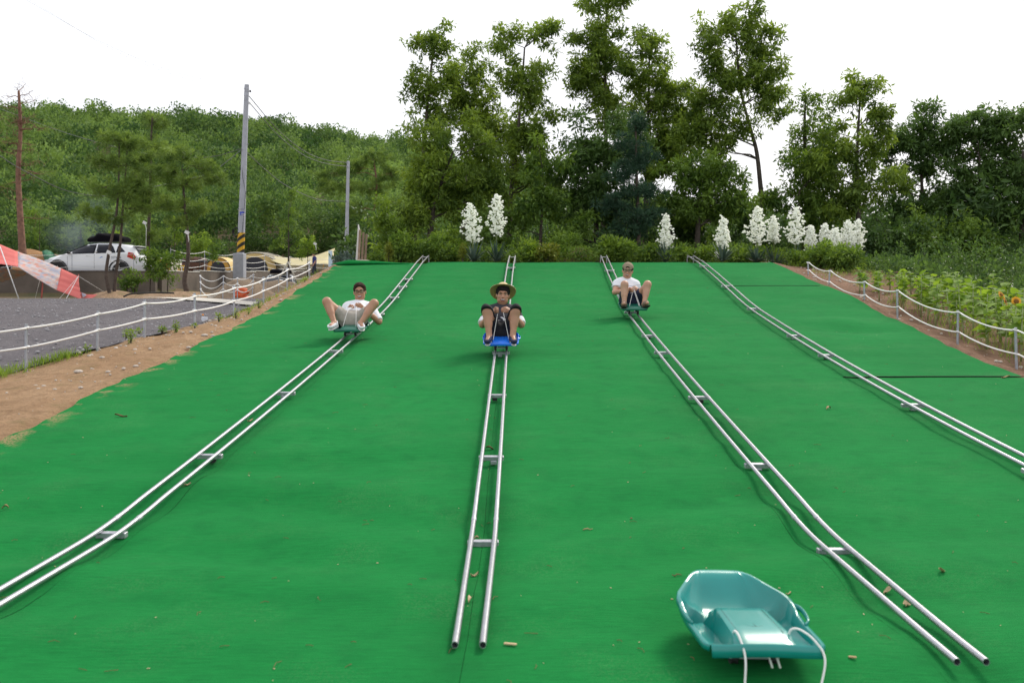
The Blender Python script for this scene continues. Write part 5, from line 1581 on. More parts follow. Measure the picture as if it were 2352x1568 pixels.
def utility_pole(label, base, top, r0, r1, band, sign, extra=True):
    root = thing('utility_pole', label, 'pole', base)
    ax = top - base
    def q(f): return ax * f
    MB().tube([q(-.1), q(.25), q(.5), q(.75), q(1)], [r0 * 1.02, r0 * .93 + r1 * .07, (r0 + r1) / 2, r0 * .3 + r1 * .7, r1], 20).build('shaft', CONC, root, smooth='auto')
    MB().tube([q(band[0]), q(band[1])], [r0 * 1.0 + .006, r0 * .98 + .006], 20).build('striped_band', STRIPE, root, smooth='auto')
    rr_ = r0 * .9
    c = q(sign)
    rows = []
    for z in (-.21, .21):
        rows.append([c + Vector(((rr_ + .004) * math.sin(a), -(rr_ + .004) * math.cos(a), z)) for a in np.linspace(-1.25, 1.25, 11)])
    st_ = MB().sheet(rows).build('sticker', KERB_M, root, smooth=True)
    BL = mat('sticker_blue', (.02, .05, .55), .5); GR = mat('sticker_grey', (.10, .11, .22), .5)
    rows = [[c + Vector(((rr_ + .008) * math.sin(a), -(rr_ + .008) * math.cos(a), z)) for a in np.linspace(-.45, 1.1, 8)] for z in (-.06, .015)]
    MB().sheet(rows).build('sticker_bar', BL, st_, smooth=True)
    MB().bbox(c + Vector((-.025, -(rr_ + .008), -.10)), (.045, .006, .09), .002).build('sticker_bar', BL, st_)
    for txt, z, sz, m in (('연락처', .125, .13, GR), ('010-8307', -.155, .07, BL)):
        t = new_obj('sticker_text', text_mesh(txt, sz), m, st_)
        t.location = c + Vector((.0, -(rr_ + .012), z)); t.rotation_euler = (R(90), 0, 0)
    for f in ((.94, .955), (.975, .985), (.50, .505)):
        MB().tube([q(f[0]), q(f[1])], r1 * 1.12 if f[0] > .6 else (r0 + r1) / 2 * 1.05, 16).build('clamp_band', STEEL_DULL, root, smooth='auto')
    if extra:
        for f in (.965, .90):
            p = q(f) + Vector((r1 + .05, -.02, 0))
            MB().tube([q(f), p], .018, 6).build('bracket', STEEL_DULL, root)
            MB().lathe([(.025, -.06), (.055, -.04), (.035, 0), (.055, .03), (.02, .06)], p + Vector((.03, 0, 0)), 12).build('insulator', CAR_BLACK if f > .93 else WHITE_PLASTIC, root, smooth=True)
        for k in range(8):
            p = q(.33 + k * .07) + Vector(((r0 if k % 2 else -r0) * .8, -.03, 0))
            MB().tube([p, p + Vector((.10 if k % 2 else -.10, 0, 0))], .009, 6).build('step_bolt', STEEL_DULL, root)
        cc = q((band[1])) + Vector((-r0 - .06, -.05, .02))
        for k in range(5):
            ring = [cc + Vector((.16 * math.cos(a) * (1 + .1 * k) * .8, -.02 * k, .26 * math.sin(a) * (1 - .06 * k))) for a in [2 * math.pi * i / 18 for i in range(19)]]
            MB().tube(ring, .014, 6).build('cable_coil', RUBBER, root, smooth=True)
        MB().tube([q(.645) + Vector((-r0 * .86, -.04, 0)), q(.5) + Vector((.02, -r0 * .98, 0)), q(.42) + Vector((r0 * .9, -.06, 0)), q(.2) + Vector((r0 * .5, -r0 * .9, 0))], .010, 6).build('down_cable', RUBBER, root, smooth=True)
    return root
p1b = at(551, 622, 45.0); p1t = at(567, 195, 45.0)
pole1 = utility_pole('tall concrete utility pole with black and yellow striped foot', p1b, p1t, .185, .115, (.10, .205), .315)
MB().bbox((0, -.05, .25), (.54, .55, 1.3), .03).build('pole_footing', mat('footing', (.36, .37, .41), .8, var=.1), pole1)
p2b = at(795, 606, 70.0); p2t = at(800, 370, 70.0)
pole2 = utility_pole('shorter distant utility pole with two clamp bands near the pine', p2b, p2t, .165, .115, (-.02, .09), .22, extra=False)
WIRE = mat('wire', (0.10, 0.10, 0.11), .6)
def wire(label, pts, r, n=10):
    P = curve_pts(pts, n); o = P[0].copy()
    return tag(MB().tube(P, r, 5).build('power_cable', WIRE, None, smooth=True, off=o, loc=o), label, 'cable')
w1 = at(560, 340, 45)
wire('cable sagging low from the tall pole across the pines to the left edge', [w1, at(490, 393, 43), at(430, 412, 41), at(358, 428, 39), at(255, 450, 36.5), at(160, 440, 34.5), at(80, 405, 33), at(0, 358, 31.5), at(-150, 240, 29)], .016)
wire('upper thin cable running left from the tall pole in front of the hill', [w1, at(480, 361, 47), at(385, 358, 50), at(300, 346, 54), at(150, 305, 62), at(0, 250, 72)], .018)
wire('upper cable from the tall pole to the short pole', [at(567, 215, 45), at(640, 300, 52), at(700, 348, 60), at(750, 368, 66), at(800, 374, 70)], .022)
wire('lower of the two cables meeting the top of the short pole', [at(566, 228, 45), at(640, 312, 52), at(700, 358, 60), at(750, 376, 66), at(800, 383, 70)], .022)
wire('slack cable from the middle of the tall pole to the middle of the short pole', [at(562, 345, 45), at(610, 390, 50), at(660, 428, 56), at(730, 458, 64), at(797, 463, 70)], .022)
wire('thin wire rising from the tall pole to the upper left corner', [at(566, 205, 45), at(400, 165, 38), at(250, 105, 33), at(60, 0, 28), at(-100, -100, 25)], .0035)
wire('second thin wire rising to the upper left corner', [at(566, 212, 45), at(430, 182, 39), at(280, 125, 34), at(100, 20, 29), at(-60, -80, 26)], .003)

# signboard on wooden posts beside the crooked pine
o = on(829, 22.7, -.02); sg = thing('sign_board', 'white board on brown wooden posts at the brow of the slope', 'sign', o)
WOOD = mat('weathered_wood', (0.30, 0.215, 0.15), .85, var=.3, vscale=9, bump=.3, bscale=40)
Mz = Matrix.Rotation(R(62), 3, 'Z')
for x, y, h in ((-.02, -.12, .88), (.04, 0.02, .82), (.10, .16, .78)):
    MB().bbox((x, y, h / 2 - .03), (.055, .055, h), .006, Matrix.Rotation(R(3), 3, 'Y')).build('post', WOOD, sg)
MB().prism([(-.10, 0.08), (.22, 0.05), (.30, .78), (-.02, 1.0)], (-.12, .10, 0), (.28, -.55, 0), (.05, 0, 1), (-.02, -.01, 0)).build('panel', KERB_M, sg)
MB().bbox((.05, .03, .02), (.30, .42, .10), .02).build('plinth', mat('plinth', (.5, .42, .36), .8), sg)

# ================================================================= man walking in the background
def bg_man():
    base = at(722, 637, 60.0)
    root = thing('person', 'man in a navy T-shirt walking past the awning in the background', 'person', base, (0, 0, R(-70)))
    v = Vol((-.45, -.45, -.02), (.45, .45, 1.82), .016)
    H = np.array([0, -.01, 1.56]); M = head_axes(0, 0)
    v.cap((-.06, 0, .92), (.06, 0, .92), .12, k=.04); v.cap((0, 0, .95), (0, .01, 1.30), .12, .13, k=.06, sq=(1.25, 1, 1)); v.cap((-.14, .01, 1.37), (.14, .01, 1.37), .075, k=.05)
    v.cap((0, .01, 1.38), (0, 0, 1.5), .055, .052, k=.03)
    for s in (-1, 1):
        v.cap((s * .19, .01, 1.38), (s * .25, .03 * s, 1.10), .055, .042, k=.03); v.cap((s * .25, .03 * s, 1.10), (s * .24, -.10, .86), .042, .028, k=.02)
        v.cap((s * .24, -.10, .86), (s * .23, -.13, .77), .032, .024, k=.02)
        v.cap((s * .09, 0, .90), (s * .10, -.10 * s, .48), .09, .06, k=.04); v.cap((s * .10, -.10 * s, .48), (s * .10, -.02 - .10 * s, .07), .058, .038, k=.03)
        v.cap((s * .10, -.02 - .10 * s, .05), (s * .11, -.15 - .10 * s, .035), .04, .034, k=.02)
    head_sdf(v, H, M)
    new_obj('body', v.mesh('body'), SKIN_A, root)
    t = Vol((-.45, -.4, .8), (.45, .4, 1.5), .016)
    t.cap((0, 0, .92), (0, .01, 1.30), .142, .148, k=.06, sq=(1.25, 1, 1)); t.cap((-.14, .01, 1.37), (.14, .01, 1.37), .09, k=.05)
    for s in (-1, 1): t.cap((s * .19, .01, 1.37), (s * .235, .02 * s, 1.18), .075, .068, k=.03)
    t.clip((0, 0, .90), (0, 0, -1)); t.clip((0, 0, 1.45), (0, 0, 1)); t.wrinkle(.004, 20, 1)
    new_obj('shirt', t.mesh('shirt'), mat('navy_tshirt', (.025, .035, .16), .9), root)
    t = Vol((-.45, -.45, .0), (.45, .45, 1.0), .016)
    t.cap((-.06, 0, .90), (.06, 0, .90), .135, k=.04)
    for s in (-1, 1):
        t.cap((s * .09, 0, .88), (s * .10, -.10 * s, .48), .105, .078, k=.04); t.cap((s * .10, -.10 * s, .48), (s * .10, -.02 - .10 * s, .12), .075, .062, k=.03)
    t.clip((0, 0, .12), (0, 0, -1))
    new_obj('trousers', t.mesh('trousers'), mat('dark_jeans', (.03, .035, .06), .9), root)
    for s in (-1, 1):
        t = Vol((-.3, -.5, -.05), (.3, .3, .2), .012)
        t.cap((s * .10, .03 - .10 * s, .045), (s * .11, -.16 - .10 * s, .04), .05, .044, k=.02); t.clip((0, 0, .0), (0, 0, -1)); t.clip((0, 0, .11), (0, 0, 1))
        new_obj('shoe', t.mesh('shoe'), MATS['white_canvas'], root)
    t = Vol(H - .17, H + .17, .012)
    t.ell(H + np.array([0, .018, .04]), (.095, .112, .104), k=.01); t.ell(H + np.array([0, -.11, -.02]), (.08, .085, .085), k=.01, op='-')
    t.clip(H + np.array([0, .02, -.04]), (0, -.2, -1))
    new_obj('hair', t.mesh('hair'), HAIR_BLACK, root)
bg_man()
# ================================================================= foliage helpers
def unit(v): return v / (np.linalg.norm(v, axis=-1, keepdims=True) + 1e-9)
def leaf_quads(P, D, L, W, g, fold=.25, face=None):
    """diamond leaves: base P, direction D, length L, width W; face = rough direction the blade faces"""
    N = len(P)
    up = g.normal(size=(N, 3)) if face is None else face + g.normal(size=(N, 3)) * .45
    side = unit(np.cross(D, up)); nrm = np.cross(side, D)
    L = np.broadcast_to(np.asarray(L), (N,))[:, None]; W = np.broadcast_to(np.asarray(W), (N,))[:, None]
    m_ = P + D * L * .45 + nrm * W * fold
    V = np.stack([P, m_ + side * W * .5 , P + D * L, m_ - side * W * .5], 1).reshape(-1, 3)
    F = np.arange(N * 4).reshape(N, 4)
    return V, F
def clump_leaves(C, r, n, L, W, g, droop=.35, tvar=.25, tbase=None, up=0.0):
    """C (k,3) clump centres with radii r"""
    k = len(C); r = np.broadcast_to(np.asarray(r), (k,))
    idx = np.repeat(np.arange(k), n)
    d = unit(g.normal(size=(len(idx), 3)))
    q = g.random(len(idx)) ** .5
    P = C[idx] + d * (r[idx] * q)[:, None] * np.array([1, 1, .75])
    D = unit(d * .9 + g.normal(size=d.shape) * .55 + np.array([0, 0, -droop + up]))
    Ls = L * g.uniform(.65, 1.25, len(idx)); V, F = leaf_quads(P, D, Ls, Ls * W / L, g, face=d * .7 + np.array([0, 0, .55]))
    tb = np.clip(g.normal(.45, .2, k), 0, 1) if tbase is None else tbase
    t = np.clip(tb[idx] + g.normal(0, tvar, len(idx)), 0, 1)
    return V, F, np.repeat(t, 4)
def merge(parts):
    V, F, Tn, o = [], [], [], 0
    for v, f, t in parts:
        V.append(v); F.append(f + o); Tn.append(t); o += len(v)
    return np.concatenate(V), np.concatenate(F), np.concatenate(Tn)
def leaf_obj(name, parts, m, parent=None, off=(0, 0, 0), loc=None):
    V, F, t = merge(parts) if isinstance(parts, list) else parts
    me = mesh_np(name, V - np.array(off), F, False, t)
    return new_obj(name, me, m, parent, loc)
BARK = mat('bark_grey', (0.075, 0.060, 0.048), .9, var=.35, vscale=8, bump=.7, bscale=22, bdist=.03)
BARK_PINE = mat('bark_pine', (0.085, 0.062, 0.050), .9, var=.4, vscale=9, bump=.8, bscale=18, bdist=.03)
BARK_RED = mat('bark_red_pine', (0.20, 0.105, 0.070), .9, var=.35, vscale=7, bump=.8, bscale=16, bdist=.03)
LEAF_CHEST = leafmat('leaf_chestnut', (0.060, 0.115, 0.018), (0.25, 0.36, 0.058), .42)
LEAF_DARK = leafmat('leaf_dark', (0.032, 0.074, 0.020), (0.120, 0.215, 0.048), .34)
LEAF_MID = leafmat('leaf_mid', (0.050, 0.110, 0.018), (0.200, 0.315, 0.052), .40)
LEAF_BRIGHT = leafmat('leaf_bright', (0.085, 0.160, 0.020), (0.26, 0.38, 0.060), .42)
LEAF_HILL = leafmat('leaf_hill', (0.042, 0.098, 0.024), (0.195, 0.305, 0.074), .28, rough=.7)
NEEDLE = leafmat('needle_pine', (0.070, 0.135, 0.026), (0.22, 0.325, 0.068), .32, rough=.6)
NEEDLE_DARK = leafmat('needle_dark', (0.018, 0.050, 0.030), (0.055, 0.120, 0.060), .2, rough=.6)

# ================================================================= wooded hill
def crown_template(g, n, squash, ls=.135):
    k = 22
    C = unit(g.normal(size=(k, 3)) + np.array([0, 0, .35])) * (g.random((k, 1)) ** .3) * np.array([.74, .74, .66 * squash])
    V, F, t = clump_leaves(C, .34, n // k, ls, ls * .9, g, droop=.05, tvar=.16, up=.25)
    # leaves face outward and up
    return V, F, t
def forest():
    g = np.random.default_rng(77)
    tmpl = [crown_template(g, 500, s_) for s_ in (1.0, 1.25, .85, 1.1)]
    tnear = [crown_template(g, 1150, s_, .088) for s_ in (1.0, 1.25, .85, 1.1)]
    pts = []
    y = 66.0
    while y < 246:
        step = np.interp(y, [66, 110, 246], [4.0, 4.6, 5.6])
        xl, xh = -.66 * y - 6, np.interp(y, [66, 246], [.20, .10]) * y + 8
        for x in np.arange(xl, xh, step * .92):
            pts.append((x + g.uniform(-.45, .45) * step, y + g.uniform(-.5, .5) * step))
        xr_ = .66 * y + 6
        for x in np.arange(xh, xr_, step * 1.9):
            if y < 95: pts.append((x + g.uniform(-1, 1) * step, y + g.uniform(-.5, .5) * step))
        y += step
    pts = np.array(pts); pts = pts[(pts[:, 0] > -135) & (pts[:, 0] < 100)]; pts = pts[~((pts[:, 1] < 75) & (pts[:, 0] > -23) & (pts[:, 0] < -6))]
    parts = []
    for (x, y) in pts:
        s_ = g.uniform(1.9, 3.3) * np.interp(y, [60, 90, 240], [.85, 1.0, 1.15])
        h = s_ * g.uniform(.85, 1.3)
        z = Tz(x, y) + h * g.uniform(.7, 1.05) + .8
        V, F, t = (tnear if y < 100 else tmpl)[g.integers(4)]
        a = g.uniform(0, 2 * np.pi); ca, sa = math.cos(a), math.sin(a)
        W = np.stack([V[:, 0] * ca - V[:, 1] * sa, V[:, 0] * sa + V[:, 1] * ca, V[:, 2]], 1) * np.array([s_, s_, h]) + np.array([x, y, z])
        tb = g.normal(0, .30) + .30 * float(vnoise(x * .05, y * .05, seed=8))
        parts.append((W, F, np.clip(t + tb, 0, 1)))
    V, F, t = merge(parts)
    o = leaf_obj('hillside_forest', (V, F, t), LEAF_HILL)
    tag(o, 'dense green deciduous forest covering the hill behind the campsite', 'forest', kind='stuff')
forest()

# ================================================================= single trees
def limb(mb, a, b, r0, r1, g, n=5, wob=.12):
    a, b = np.array(a), np.array(b); L = np.linalg.norm(b - a)
    pts = [a + (b - a) * i / n + (g.normal(size=3) * wob * L / n * (0 < i < n)) + np.array([0, 0, .06 * L * math.sin(math.pi * i / n)]) for i in range(n + 1)]
    mb.tube([Vector(tuple(p)) for p in pts], [r0 + (r1 - r0) * i / n for i in range(n + 1)], 6, caps=False)
def tree(label, d, trunk_px, blobs, m, seed, name='tree', bark=None, leaf=(.18, .060), rc=.34, dens=1.0, per=84, group=None, droop=.35, tr=.11, depth=.85, limbs=.5, cat='tree', tshift=0.0):
    """trunk_px: list of (px, py) from the base upwards; blobs: (px, py, rx_px, ry_px)"""
    g = np.random.default_rng(seed)
    base = at(trunk_px[0][0], trunk_px[0][1], d)
    root = thing(name, label, cat, base, group=group)
    o = np.array(base)
    tp_ = [np.array(at(px, py, d + g.uniform(-.15, .15))) - o for px, py in trunk_px]
    tp_[0] = np.zeros(3)
    mb = MB()
    path = curve_pts([Vector(tuple(p)) for p in tp_], 5)
    rs = [tr * (1 - .75 * i / (len(path) - 1)) for i in range(len(path))]
    path = [path[0] - Vector((0, 0, .6))] + path; rs = [tr * 1.15] + rs
    mb.tube(path, rs, 9)
    arr = np.array([tuple(p) for p in path])
    parts = []
    k_ = d / FPX
    for (px, py, rx, ry) in blobs:
        c = np.array(at(px, py, d)) - o
        R3 = np.array([rx * k_, (rx + ry) / 2 * k_ * depth, ry * k_]) * 1.10
        M_ = max(4, int(4.6 * dens * rx * ry * k_ * k_ / rc ** 2))
        u = unit(g.normal(size=(M_, 3))) * (g.random((M_, 1)) ** .38)
        S0 = c + u * R3
        nz = vnoise((S0[:, 0] + seed) * 1.1, S0[:, 1] * 1.1, S0[:, 2] * 1.1, seed=seed)
        if (nz > -.42).sum() > 3: S0, u = S0[nz > -.42], u[nz > -.42]
        sp = unit(u * np.array([1, 1, .6]) + g.normal(size=u.shape) * .55 + np.array([0, 0, .28]))
        C = []; sh_ = []
        for q_, d_, uu in zip(S0, sp, u):
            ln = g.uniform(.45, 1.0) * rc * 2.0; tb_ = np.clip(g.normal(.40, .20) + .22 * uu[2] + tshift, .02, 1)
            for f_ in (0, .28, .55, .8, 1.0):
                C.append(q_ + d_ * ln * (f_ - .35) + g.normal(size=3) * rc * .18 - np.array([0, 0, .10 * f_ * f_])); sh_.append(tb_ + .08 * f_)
        C = np.array(C); shade = np.clip(np.array(sh_), .02, 1); N = len(C)
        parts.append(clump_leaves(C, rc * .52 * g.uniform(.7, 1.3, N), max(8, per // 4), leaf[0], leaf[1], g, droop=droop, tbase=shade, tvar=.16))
        for i in g.permutation(N)[:max(2, int(N * limbs * .07))]:
            q = C[i]; hh = [j for j in range(len(arr)) if arr[j][2] < q[2] - .15 * np.linalg.norm(q - arr[j])] or [0]
            j = min(hh, key=lambda j: np.linalg.norm(arr[j] - q) + .3 * abs(arr[j][2] - q[2]))
            limb(mb, arr[j], q, max(.012, rs[j] * .5), .006, g)
    mb.build('trunk', bark or BARK, root, smooth=True)
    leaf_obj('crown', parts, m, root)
    return root
G_ = 'tall trees behind the brow of the slope'
tree('tall slender chestnut, leftmost of the tall trees, above the pine', 29.0, [(950, 605), (955, 520), (965, 440), (975, 330), (985, 200), (1000, 90)],
     [(1000, 100, 42, 45), (975, 190, 42, 48), (1015, 250, 40, 45), (965, 285, 42, 30), (1030, 180, 30, 50)], LEAF_CHEST, 1, 'chestnut_tree', group=G_)
tree('broad low chestnut with bright yellow-green leaves beside the yucca', 27.0, [(985, 605), (990, 520), (1010, 430), (1040, 350)],
     [(1000, 400, 75, 80), (1075, 380, 80, 75), (1030, 310, 75, 45), (1110, 440, 45, 50), (970, 470, 48, 45)], LEAF_CHEST, 2, 'chestnut_tree', group=G_, dens=1.05, tshift=.08)
tree('chestnut with a forked crown between the first two tall trees', 31.0, [(1060, 605), (1070, 450), (1085, 300), (1090, 180)],
     [(1080, 150, 36, 45), (1100, 240, 55, 55), (1130, 310, 55, 60), (1065, 230, 40, 50)], LEAF_CHEST, 3, 'chestnut_tree', group=G_)
tree('tall dense tree with a lone twig at its top right, right of the twin yucca', 29.5, [(1168, 605), (1170, 500), (1178, 400), (1195, 250), (1205, 110)],
     [(1185, 100, 42, 40), (1235, 90, 30, 30), (1215, 190, 62, 60), (1225, 290, 58, 60), (1190, 370, 55, 55), (1245, 400, 42, 60), (1265, 65, 10, 8)], LEAF_CHEST, 4, 'chestnut_tree', group=G_)
tree('small dark-trunked tree standing in the gap in the middle', 26.5, [(1240, 608), (1242, 540), (1244, 480), (1246, 410)],
     [(1240, 440, 50, 55), (1245, 370, 38, 50), (1225, 500, 38, 30)], LEAF_MID, 5, 'small_tree', group=G_, tr=.07, dens=.9)
tree('tallest narrow tree, its top cut by the upper edge', 31.0, [(1385, 605), (1388, 450), (1392, 300), (1390, 120), (1395, 10)],
     [(1395, 15, 55, 45), (1370, 90, 52, 50), (1415, 120, 45, 60), (1370, 190, 52, 55), (1395, 260, 48, 45), (1345, 160, 28, 45)], LEAF_CHEST, 6, 'chestnut_tree', group=G_, tshift=-.04)
tree('pointed tree just right of the tallest one', 32.0, [(1480, 605), (1484, 450), (1488, 300), (1492, 110)],
     [(1492, 90, 28, 40), (1490, 170, 48, 50), (1515, 220, 45, 45), (1475, 270, 52, 50), (1530, 310, 50, 50), (1565, 250, 45, 50), (1510, 370, 60, 50), (1555, 340, 50, 45)], LEAF_CHEST, 7, 'chestnut_tree', group=G_)
tree('bluish leafy tree in front of the tallest tree', 28.0, [(1370, 605), (1370, 500), (1372, 400)],
     [(1365, 420, 65, 75), (1400, 350, 60, 60), (1330, 480, 45, 55), (1325, 320, 36, 50), (1400, 480, 50, 55), (1320, 400, 40, 50), (1440, 320, 45, 50)], LEAF_DARK, 8, 'leafy_tree', group=G_, tshift=.15)
tree('wide open tree with a bare leaning trunk against the sky', 30.0, [(1765, 605), (1758, 530), (1748, 440), (1738, 350), (1722, 290), (1700, 200), (1690, 80)],
     [(1690, 40, 50, 45), (1625, 100, 48, 42), (1735, 80, 42, 50), (1700, 150, 65, 55), (1770, 165, 38, 40), (1640, 215, 55, 50), (1720, 230, 60, 50), (1780, 250, 32, 48), (1610, 290, 50, 45), (1690, 300, 45, 25), (1580, 330, 45, 40), (1640, 340, 50, 35)], LEAF_CHEST, 9, 'chestnut_tree', group=G_, dens=.95, limbs=.25)
tree('mid-height tree below the open tree, left of the bare trunk', 27.5, [(1600, 605), (1604, 500), (1610, 400)],
     [(1560, 380, 60, 50), (1620, 380, 65, 55), (1660, 430, 55, 50), (1560, 450, 65, 50), (1630, 480, 70, 45)], LEAF_MID, 10, 'leafy_tree', group=G_, tshift=.05)
tree('dark spreading tree behind the single yucca', 29.0, [(1540, 605), (1545, 520), (1555, 450)],
     [(1540, 510, 75, 50), (1620, 540, 80, 40), (1690, 510, 60, 50)], LEAF_DARK, 11, 'leafy_tree', group=G_)
tree('leafy tree filling the gap under the sky behind the yuccas', 28.0, [(1840, 605), (1838, 520), (1836, 440)],
     [(1850, 450, 70, 60), (1800, 470, 40, 45), (1870, 380, 60, 45), (1840, 520, 80, 45)], LEAF_MID, 12, 'leafy_tree', group=G_)
tree('airy tree with thin twigs on top, right of the open tree', 31.0, [(1850, 605), (1852, 450), (1848, 300), (1850, 230)],
     [(1850, 250, 36, 38), (1862, 320, 45, 40), (1835, 370, 42, 35), (1890, 310, 45, 40), (1900, 380, 50, 40)], LEAF_MID, 13, 'leafy_tree', group=G_, dens=.7, per=60)
tree('broad layered tree with drooping branches on the right', 27.5, [(1975, 605), (1972, 500), (1968, 380), (1975, 230)],
     [(1985, 190, 32, 30), (1975, 240, 55, 40), (2020, 270, 45, 40), (1935, 300, 60, 45), (1990, 340, 75, 45), (1930, 390, 75, 40), (2000, 430, 75, 45), (1940, 470, 70, 35)], LEAF_CHEST, 14, 'chestnut_tree', group=G_, droop=.6, tshift=-.02)
tree('sparse twiggy tree between the layered tree and the right-hand crowns', 29.5, [(2120, 610), (2118, 480), (2116, 350)],
     [(2125, 270, 45, 28), (2110, 330, 50, 38), (2150, 360, 50, 40), (2090, 400, 55, 50), (2140, 450, 60, 55), (2070, 330, 45, 45), (2170, 300, 40, 35), (2060, 470, 50, 45)], LEAF_DARK, 15, 'leafy_tree', group=G_, dens=.9, tshift=.08)
tree('round dark crown near the right edge', 28.5, [(2255, 615), (2250, 500), (2250, 360)],
     [(2250, 290, 60, 42), (2215, 350, 50, 45), (2290, 350, 50, 50), (2240, 420, 75, 55), (2200, 480, 65, 50), (2200, 290, 40, 35), (2310, 290, 45, 35)], LEAF_DARK, 16, 'leafy_tree', group=G_, tshift=.12)
tree('dark tree cut by the right edge', 27.5, [(2345, 620), (2348, 500), (2350, 350)],
     [(2350, 280, 35, 45), (2340, 380, 45, 60), (2330, 470, 55, 60), (2400, 400, 60, 90)], LEAF_DARK, 17, 'leafy_tree', group=G_, tshift=.1)
# lower storey on the right
for i, (px, py, rx, ry, m_, sh, lb) in enumerate([
        (2040, 540, 75, 60, LEAF_DARK, .0, 'dark shrub-like tree under the layered tree'),
        (2130, 555, 70, 60, LEAF_MID, .0, 'green understorey tree right of the yuccas'),
        (2215, 560, 65, 65, LEAF_MID, -.05, 'understorey tree under the round dark crown'),
        (2300, 560, 70, 65, LEAF_DARK, .05, 'understorey tree near the right edge'),
        (1760, 545, 55, 45, LEAF_DARK, .0, 'dark understorey tree behind the right-hand yuccas'),
        (1440, 545, 60, 45, LEAF_DARK, .0, 'dark understorey tree beside the grassy mound'),
        (1310, 530, 45, 50, LEAF_MID, .0, 'green understorey tree left of the grassy mound'),
        (1110, 520, 60, 50, LEAF_MID, .0, 'shaded understorey tree behind the twin yucca'),
        (910, 500, 45, 70, LEAF_MID, .1, 'leafy young tree right of the crooked pine'),
        (890, 560, 42, 42, LEAF_BRIGHT, -.1, 'bright leafy bush at the foot of the crooked pine')]):
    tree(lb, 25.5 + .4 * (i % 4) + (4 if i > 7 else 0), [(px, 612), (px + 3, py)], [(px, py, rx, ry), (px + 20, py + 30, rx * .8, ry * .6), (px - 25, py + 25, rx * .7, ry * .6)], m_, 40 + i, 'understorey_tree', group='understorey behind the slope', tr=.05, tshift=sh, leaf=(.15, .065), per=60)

# ================================================================= pines
def needles(C, r, n, L, g, tb):
    """tufts of needles"""
    k = len(C); idx = np.repeat(np.arange(k), n)
    d = unit(g.normal(size=(len(idx), 3)) + np.array([0, 0, .35]))
    P = C[idx] + d * (r * g.random(len(idx)) * .45)[:, None]
    D = unit(d + g.normal(size=d.shape) * .25)
    V, F = leaf_quads(P, D, L * g.uniform(.7, 1.2, len(idx)), L * .10, g, fold=0)
    return V, F, np.repeat(np.clip(tb[idx] + g.normal(0, .15, len(idx)), 0, 1), 4)
def pine(label, d, trunk_px, tiers, seed, m=None, bark=None, tr=.09, per=70, L=.20, dens=1.0, dead=0, name='pine_tree'):
    """tiers: (px, py, rx_px, ry_px) flat pads of needles"""
    g = np.random.default_rng(seed)
    base = at(trunk_px[0][0], trunk_px[0][1], d)
    root = thing(name, label, 'tree', base, group='pine trees')
    o = np.array(base); mb = MB()
    path = curve_pts([at(px, py, d) - base for px, py in trunk_px], 6)
    rs = [tr * (1 - .7 * i / (len(path) - 1)) for i in range(len(path))]
    mb.tube([path[0] - Vector((0, 0, .5))] + path, [tr * 1.1] + rs, 9)
    arr = np.array([tuple(p) for p in path]); parts = []; k_ = d / FPX
    for (px, py, rx, ry) in tiers:
        c = np.array(at(px, py, d)) - o
        N = max(6, int(dens * rx * ry * k_ * k_ * 95))
        u = unit(g.normal(size=(N, 3))) * (g.random((N, 1)) ** .5)
        C = c + u * np.array([rx * k_, (rx * .7 + ry * .3) * k_, ry * k_])
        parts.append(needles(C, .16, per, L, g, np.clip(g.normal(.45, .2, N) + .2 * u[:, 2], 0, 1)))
        j = int(np.argmin(np.abs(arr[:, 2] - c[2] + .12 * rx * k_)))
        limb(mb, arr[j], c, rs[j] * .5, .012, g, wob=.2)
        for q in C[g.permutation(N)[:5]]: limb(mb, c * .6 + arr[j] * .4, q, .012, .004, g, 3)
    for k in range(dead):
        j = g.integers(len(arr) // 4, len(arr)); a = g.uniform(0, 2 * np.pi)
        ln = g.uniform(.6, 1.9) * (1 - .3 * j / len(arr))
        e = arr[j] + ln * np.array([math.cos(a), .5 * math.sin(a), g.uniform(-.05, .45)])
        limb(mb, arr[j], e, .022, .006, g, 5, .3)
        for _ in range(7):
            f = g.uniform(.35, 1); q = arr[j] + (e - arr[j]) * f
            limb(mb, q, q + g.normal(size=3) * .28 + np.array([0, 0, .08]), .008, .003, g, 3, .3)
    mb.build('trunk', bark or BARK_PINE, root, smooth=True)
    if parts: leaf_obj('needles', parts, m or NEEDLE, root)
    return root
pine('bare reddish pine trunk with dead twigs at the far left', 44.0, [(53, 592), (48, 520), (42, 400), (47, 300), (43, 210)], [(20, 330, 45, 14), (110, 300, 40, 14), (100, 400, 45, 12), (25, 420, 40, 12)], 101, bark=BARK_RED, tr=.19, dead=40, dens=.10, per=26, name='bare_pine_tree')
pine('left of the twin thin pines in front of the white car', 31.0, [(252, 674), (244, 630), (252, 570), (266, 500), (272, 430), (274, 330)], [(270, 320, 55, 22), (240, 370, 45, 22), (300, 380, 50, 24), (225, 430, 45, 22), (290, 440, 50, 22), (215, 490, 40, 18), (270, 500, 45, 16)], 102, tr=.07)
pine('right of the twin thin pines in front of the white car', 31.2, [(262, 674), (266, 630), (276, 560), (282, 480), (288, 400), (292, 345)], [(300, 330, 45, 20), (320, 420, 45, 20), (310, 480, 42, 18), (330, 360, 35, 18), (345, 440, 30, 14)], 103, tr=.065)
pine('pine behind the twin pines with a thin dark trunk', 37.0, [(342, 630), (340, 560), (345, 450), (347, 330), (350, 270)], [(350, 280, 40, 18), (330, 330, 50, 20), (375, 350, 40, 20), (350, 400, 55, 22), (320, 460, 45, 22), (380, 470, 42, 20), (345, 540, 45, 20)], 104, tr=.09)
